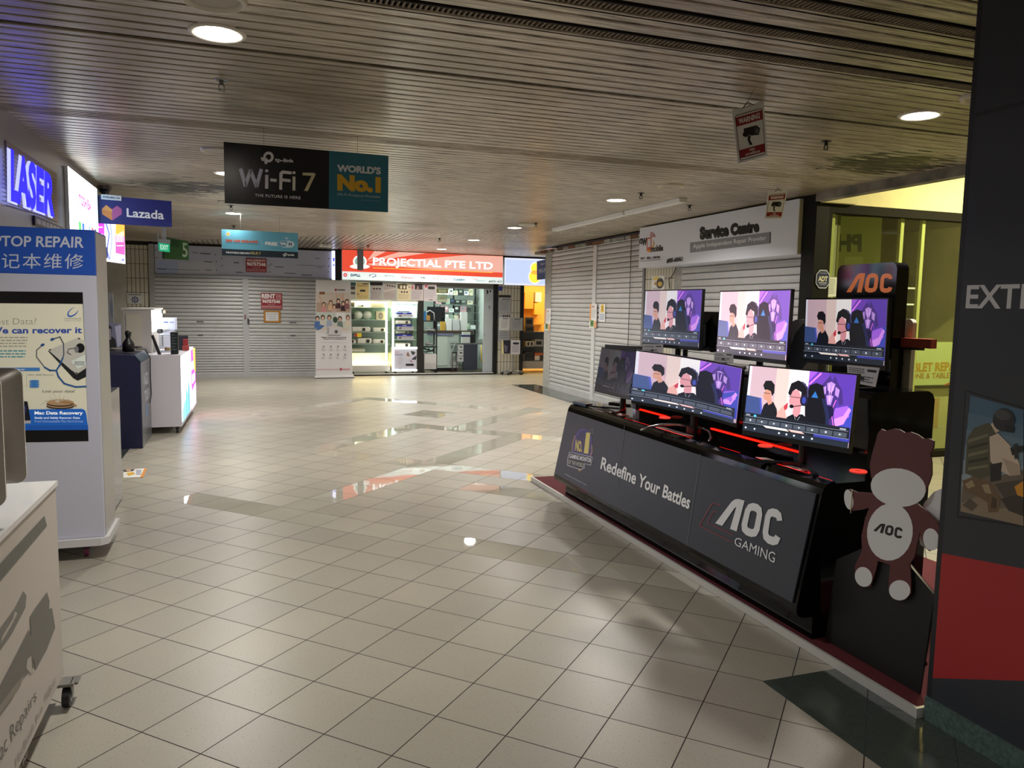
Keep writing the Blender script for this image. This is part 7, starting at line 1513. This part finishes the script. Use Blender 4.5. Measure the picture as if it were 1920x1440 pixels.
# brochure stand, sticker, notices on the tiled column
sd = thing('brochure_stand', 'grey wheeled brochure stand with clear pockets before the far tiled column', 'brochure stand', (6.02, 17.2, 0.0015))
GY = M('#7d8084', 0.35, 0.4); m = MB(); m.cyl((6.02, 17.2, 0.09), (6.02, 17.2, 1.68), 0.012, n=10, m=GY); m.build('pole', sd)
for i in range(5):
    a_ = radians(72 * i + 20); x_, y_ = 6.02 + 0.27 * cos(a_), 17.2 + 0.13 * sin(a_)
    m = MB(); m.tube([(6.02, 17.2, 0.10), (x_, y_, 0.07)], 0.014, 6, GY); m.build('foot', sd); m = MB(); m.ball((x_, y_, 0.034), 0.032, BLACK, n=10, k=8); m.build('castor', sd)
for r_, c_l, k_ in (((5.658,1.040,5.900,1.348), '#c9c9c8', 0), ((5.934,1.042,6.231,1.339), '#9a9b9a', 1), ((5.706,0.503,5.936,0.815), '#2c2a38', 2), ((5.950,0.490,6.176,0.816), '#cfcdd2', 3)):
    m = MB(); m.box((r_[0], 17.165, r_[1]), (r_[2], 17.185, r_[3]), M(c_l, 0.3)); b = m.build('brochure_pocket', sd); A = Art(front(r_, 17.165), (100, 130))
    if k_ == 2: A.poly([(0, 0), (20, 0), (30, 130), (0, 130)], '#d8cf9a'); A.poly([(30, 40), (70, 60), (60, 120), (40, 110)], '#6a6478')
    elif k_ == 3: A.rrect(20, 20, 86, 40, 6, '#2a2628'); A.lines(10, 50, 90, 120, 5, '#8a8890')
    else: [A.rect(34 + 18 * i, 8, 46 + 18 * i, 18, '#3a3a3c') for i in range(3)]; A.lines(14, 34, 86, 110, 6, '#77787a', fill=0.25)
    A.build('print', b)
for r_, lab, k_ in (((5.700,1.474,5.999,1.869), 'grey poster with a dark header on the far tiled column', 0), ((5.707,0.780,6.012,1.457), 'long grey notice below the dark headed poster on the tiled column', 1)):
    m = MB(); m.box((r_[0], 17.394, r_[1]), (r_[2], 17.399, r_[3]), M('#a9a9ac', 0.5)); o = tag(m.build('notice_sheet'), lab, 'notice'); A = Art(front(r_, 17.394), (100, 150))
    if k_ == 0: A.rect(0, 0, 100, 22, '#2a2a2c')
    [A.ell(38 + 16 * i, 38 if k_ == 0 else 18, 6, 5, '#26262a') for i in range(4)]; A.lines(10, 50, 90, 140, 8, '#77777e', fill=0.3); A.build('print', o)
r_ = (5.697,1.970,5.791,2.067); m = MB(); m.box((r_[0], 17.394, r_[1]), (r_[2], 17.399, r_[3]), M('#2c3a9c', 0.5)); tag(m.build('sticker'), 'small blue sticker at the top of the far tiled column', 'sticker')

# the amber lit shop
AM = M('#d9a94e', 0.6)
sbox('wall_amber', ((6.33, 19.2, 0), (9.3, 19.3, 2.7), AM), ((6.24, 17.55, 0), (6.33, 19.3, 2.7), AM), ((9.2, 17.4, 0), (9.3, 19.3, 2.7), AM), ((6.24, 17.5, 2.66), (9.3, 19.3, 2.72), AM))
cs = thing('display_shelf', 'grey glass display shelf of boxes inside the amber shop', 'shelving', (6.75, 17.9, 0.012))
for z in (0.28, 0.62, 0.98): m = MB(); m.box((6.36, 17.7, z), (7.3, 18.1, z + 0.02), M('#4e5250', 0.3)); m.build('shelf', cs)
m = MB(); m.box((6.36, 17.7, 0.10), (7.3, 18.1, 0.28), M('#a9a59c', 0.4)); m.build('plinth', cs); m = MB(); m.box((6.36, 18.08, 0.3), (7.3, 18.1, 0.98), M('#5d605c', 0.4)); m.build('back_panel', cs)
for r_, c_l, lab in (((6.520,0.780,6.745,0.909), '#b9b4a4', 'cream carton with two black dots on the middle shelf of the amber shop'), ((6.755,0.780,6.969,0.949), '#a8a49a', 'grey carton beside the dotted one in the amber shop'), ((6.831,0.492,6.976,0.675), '#b8602c', 'orange and white carton on the lower shelf of the amber shop'), ((6.502,0.244,6.729,0.454), '#2a2d30', 'black glass oven box at the bottom of the amber shop'), ((6.498,1.105,6.724,1.284), '#4a463c', 'dark device box on the top shelf of the amber shop'), ((6.493,1.312,6.706,1.529), '#6a6252', 'grey brown device stacked on the dark box in the amber shop'), ((6.498,0.493,6.612,0.649), '#5a5d5c', 'grey box at the left of the lower shelf in the amber shop')):
    s_ = min((0.301, 0.641, 1.001), key=lambda q: abs(q - r_[1])); s_ = 0.301 if 'lower' in lab else s_; r_ = (6.76, r_[1], max(r_[2], 6.87), r_[3]) if 'orange' in lab else r_; r_ = (*r_[:2], 6.46, r_[3]) if 'left of the lower' in lab else r_; s_ = 1.001 + 0.13 if 'stacked' in lab else (0.301 if 'bottom' in lab else s_)
    r_ = (max(r_[0], 6.37), s_, r_[2], min(s_ + (r_[3] - r_[1]), 0.975 if s_ > 0.6 and s_ < 1 else 2, 0.615 if s_ < 0.6 else 2)); r_ = (r_[0], r_[1], r_[2], 1.13 if 'on the top shelf' in lab else r_[3])
    o = bx('carton', r_, 17.72, 0.2, c_l, lab, 'box', 'goods on the shelf of the amber shop'); A = Art(front(r_, 17.72), (100, 60))
    if 'dots' in lab: A.ell(30, 30, 12, 20, '#1c1a18'); A.ell(70, 30, 12, 20, '#1c1a18')
    elif 'orange' in lab: A.rect(0, 24, 60, 60, '#d8d4c8'); A.rect(60, 20, 100, 60, '#3a3432')
    else: A.rect(16, 14, 84, 44, '#1c1c1c')
    A.build('print', o)
for r_, c_l, lab in (((6.902,1.557,7.146,1.978), '#c98a34', 'brown carton stack high at the back left of the amber shop'), ((7.173,1.408,7.388,1.709), '#d29a3c', 'brown carton at the back right of the amber shop'), ((7.196,1.740,7.365,1.984), '#d8d2bc', 'pale panel box above the right carton in the amber shop')):
    bx('carton', (r_[0], r_[1], r_[2], r_[3]), 18.9, 0.28, c_l, lab, 'box', 'cartons at the back of the amber shop')
ps = MB(); ps.box((6.5, 18.88, 1.15), (7.5, 19.19, 1.17), M('#b98a3c', 0.5)); tag(ps.build('wall_shelf'), 'amber wall shelf under the cartons at the back of the amber shop', 'shelf')
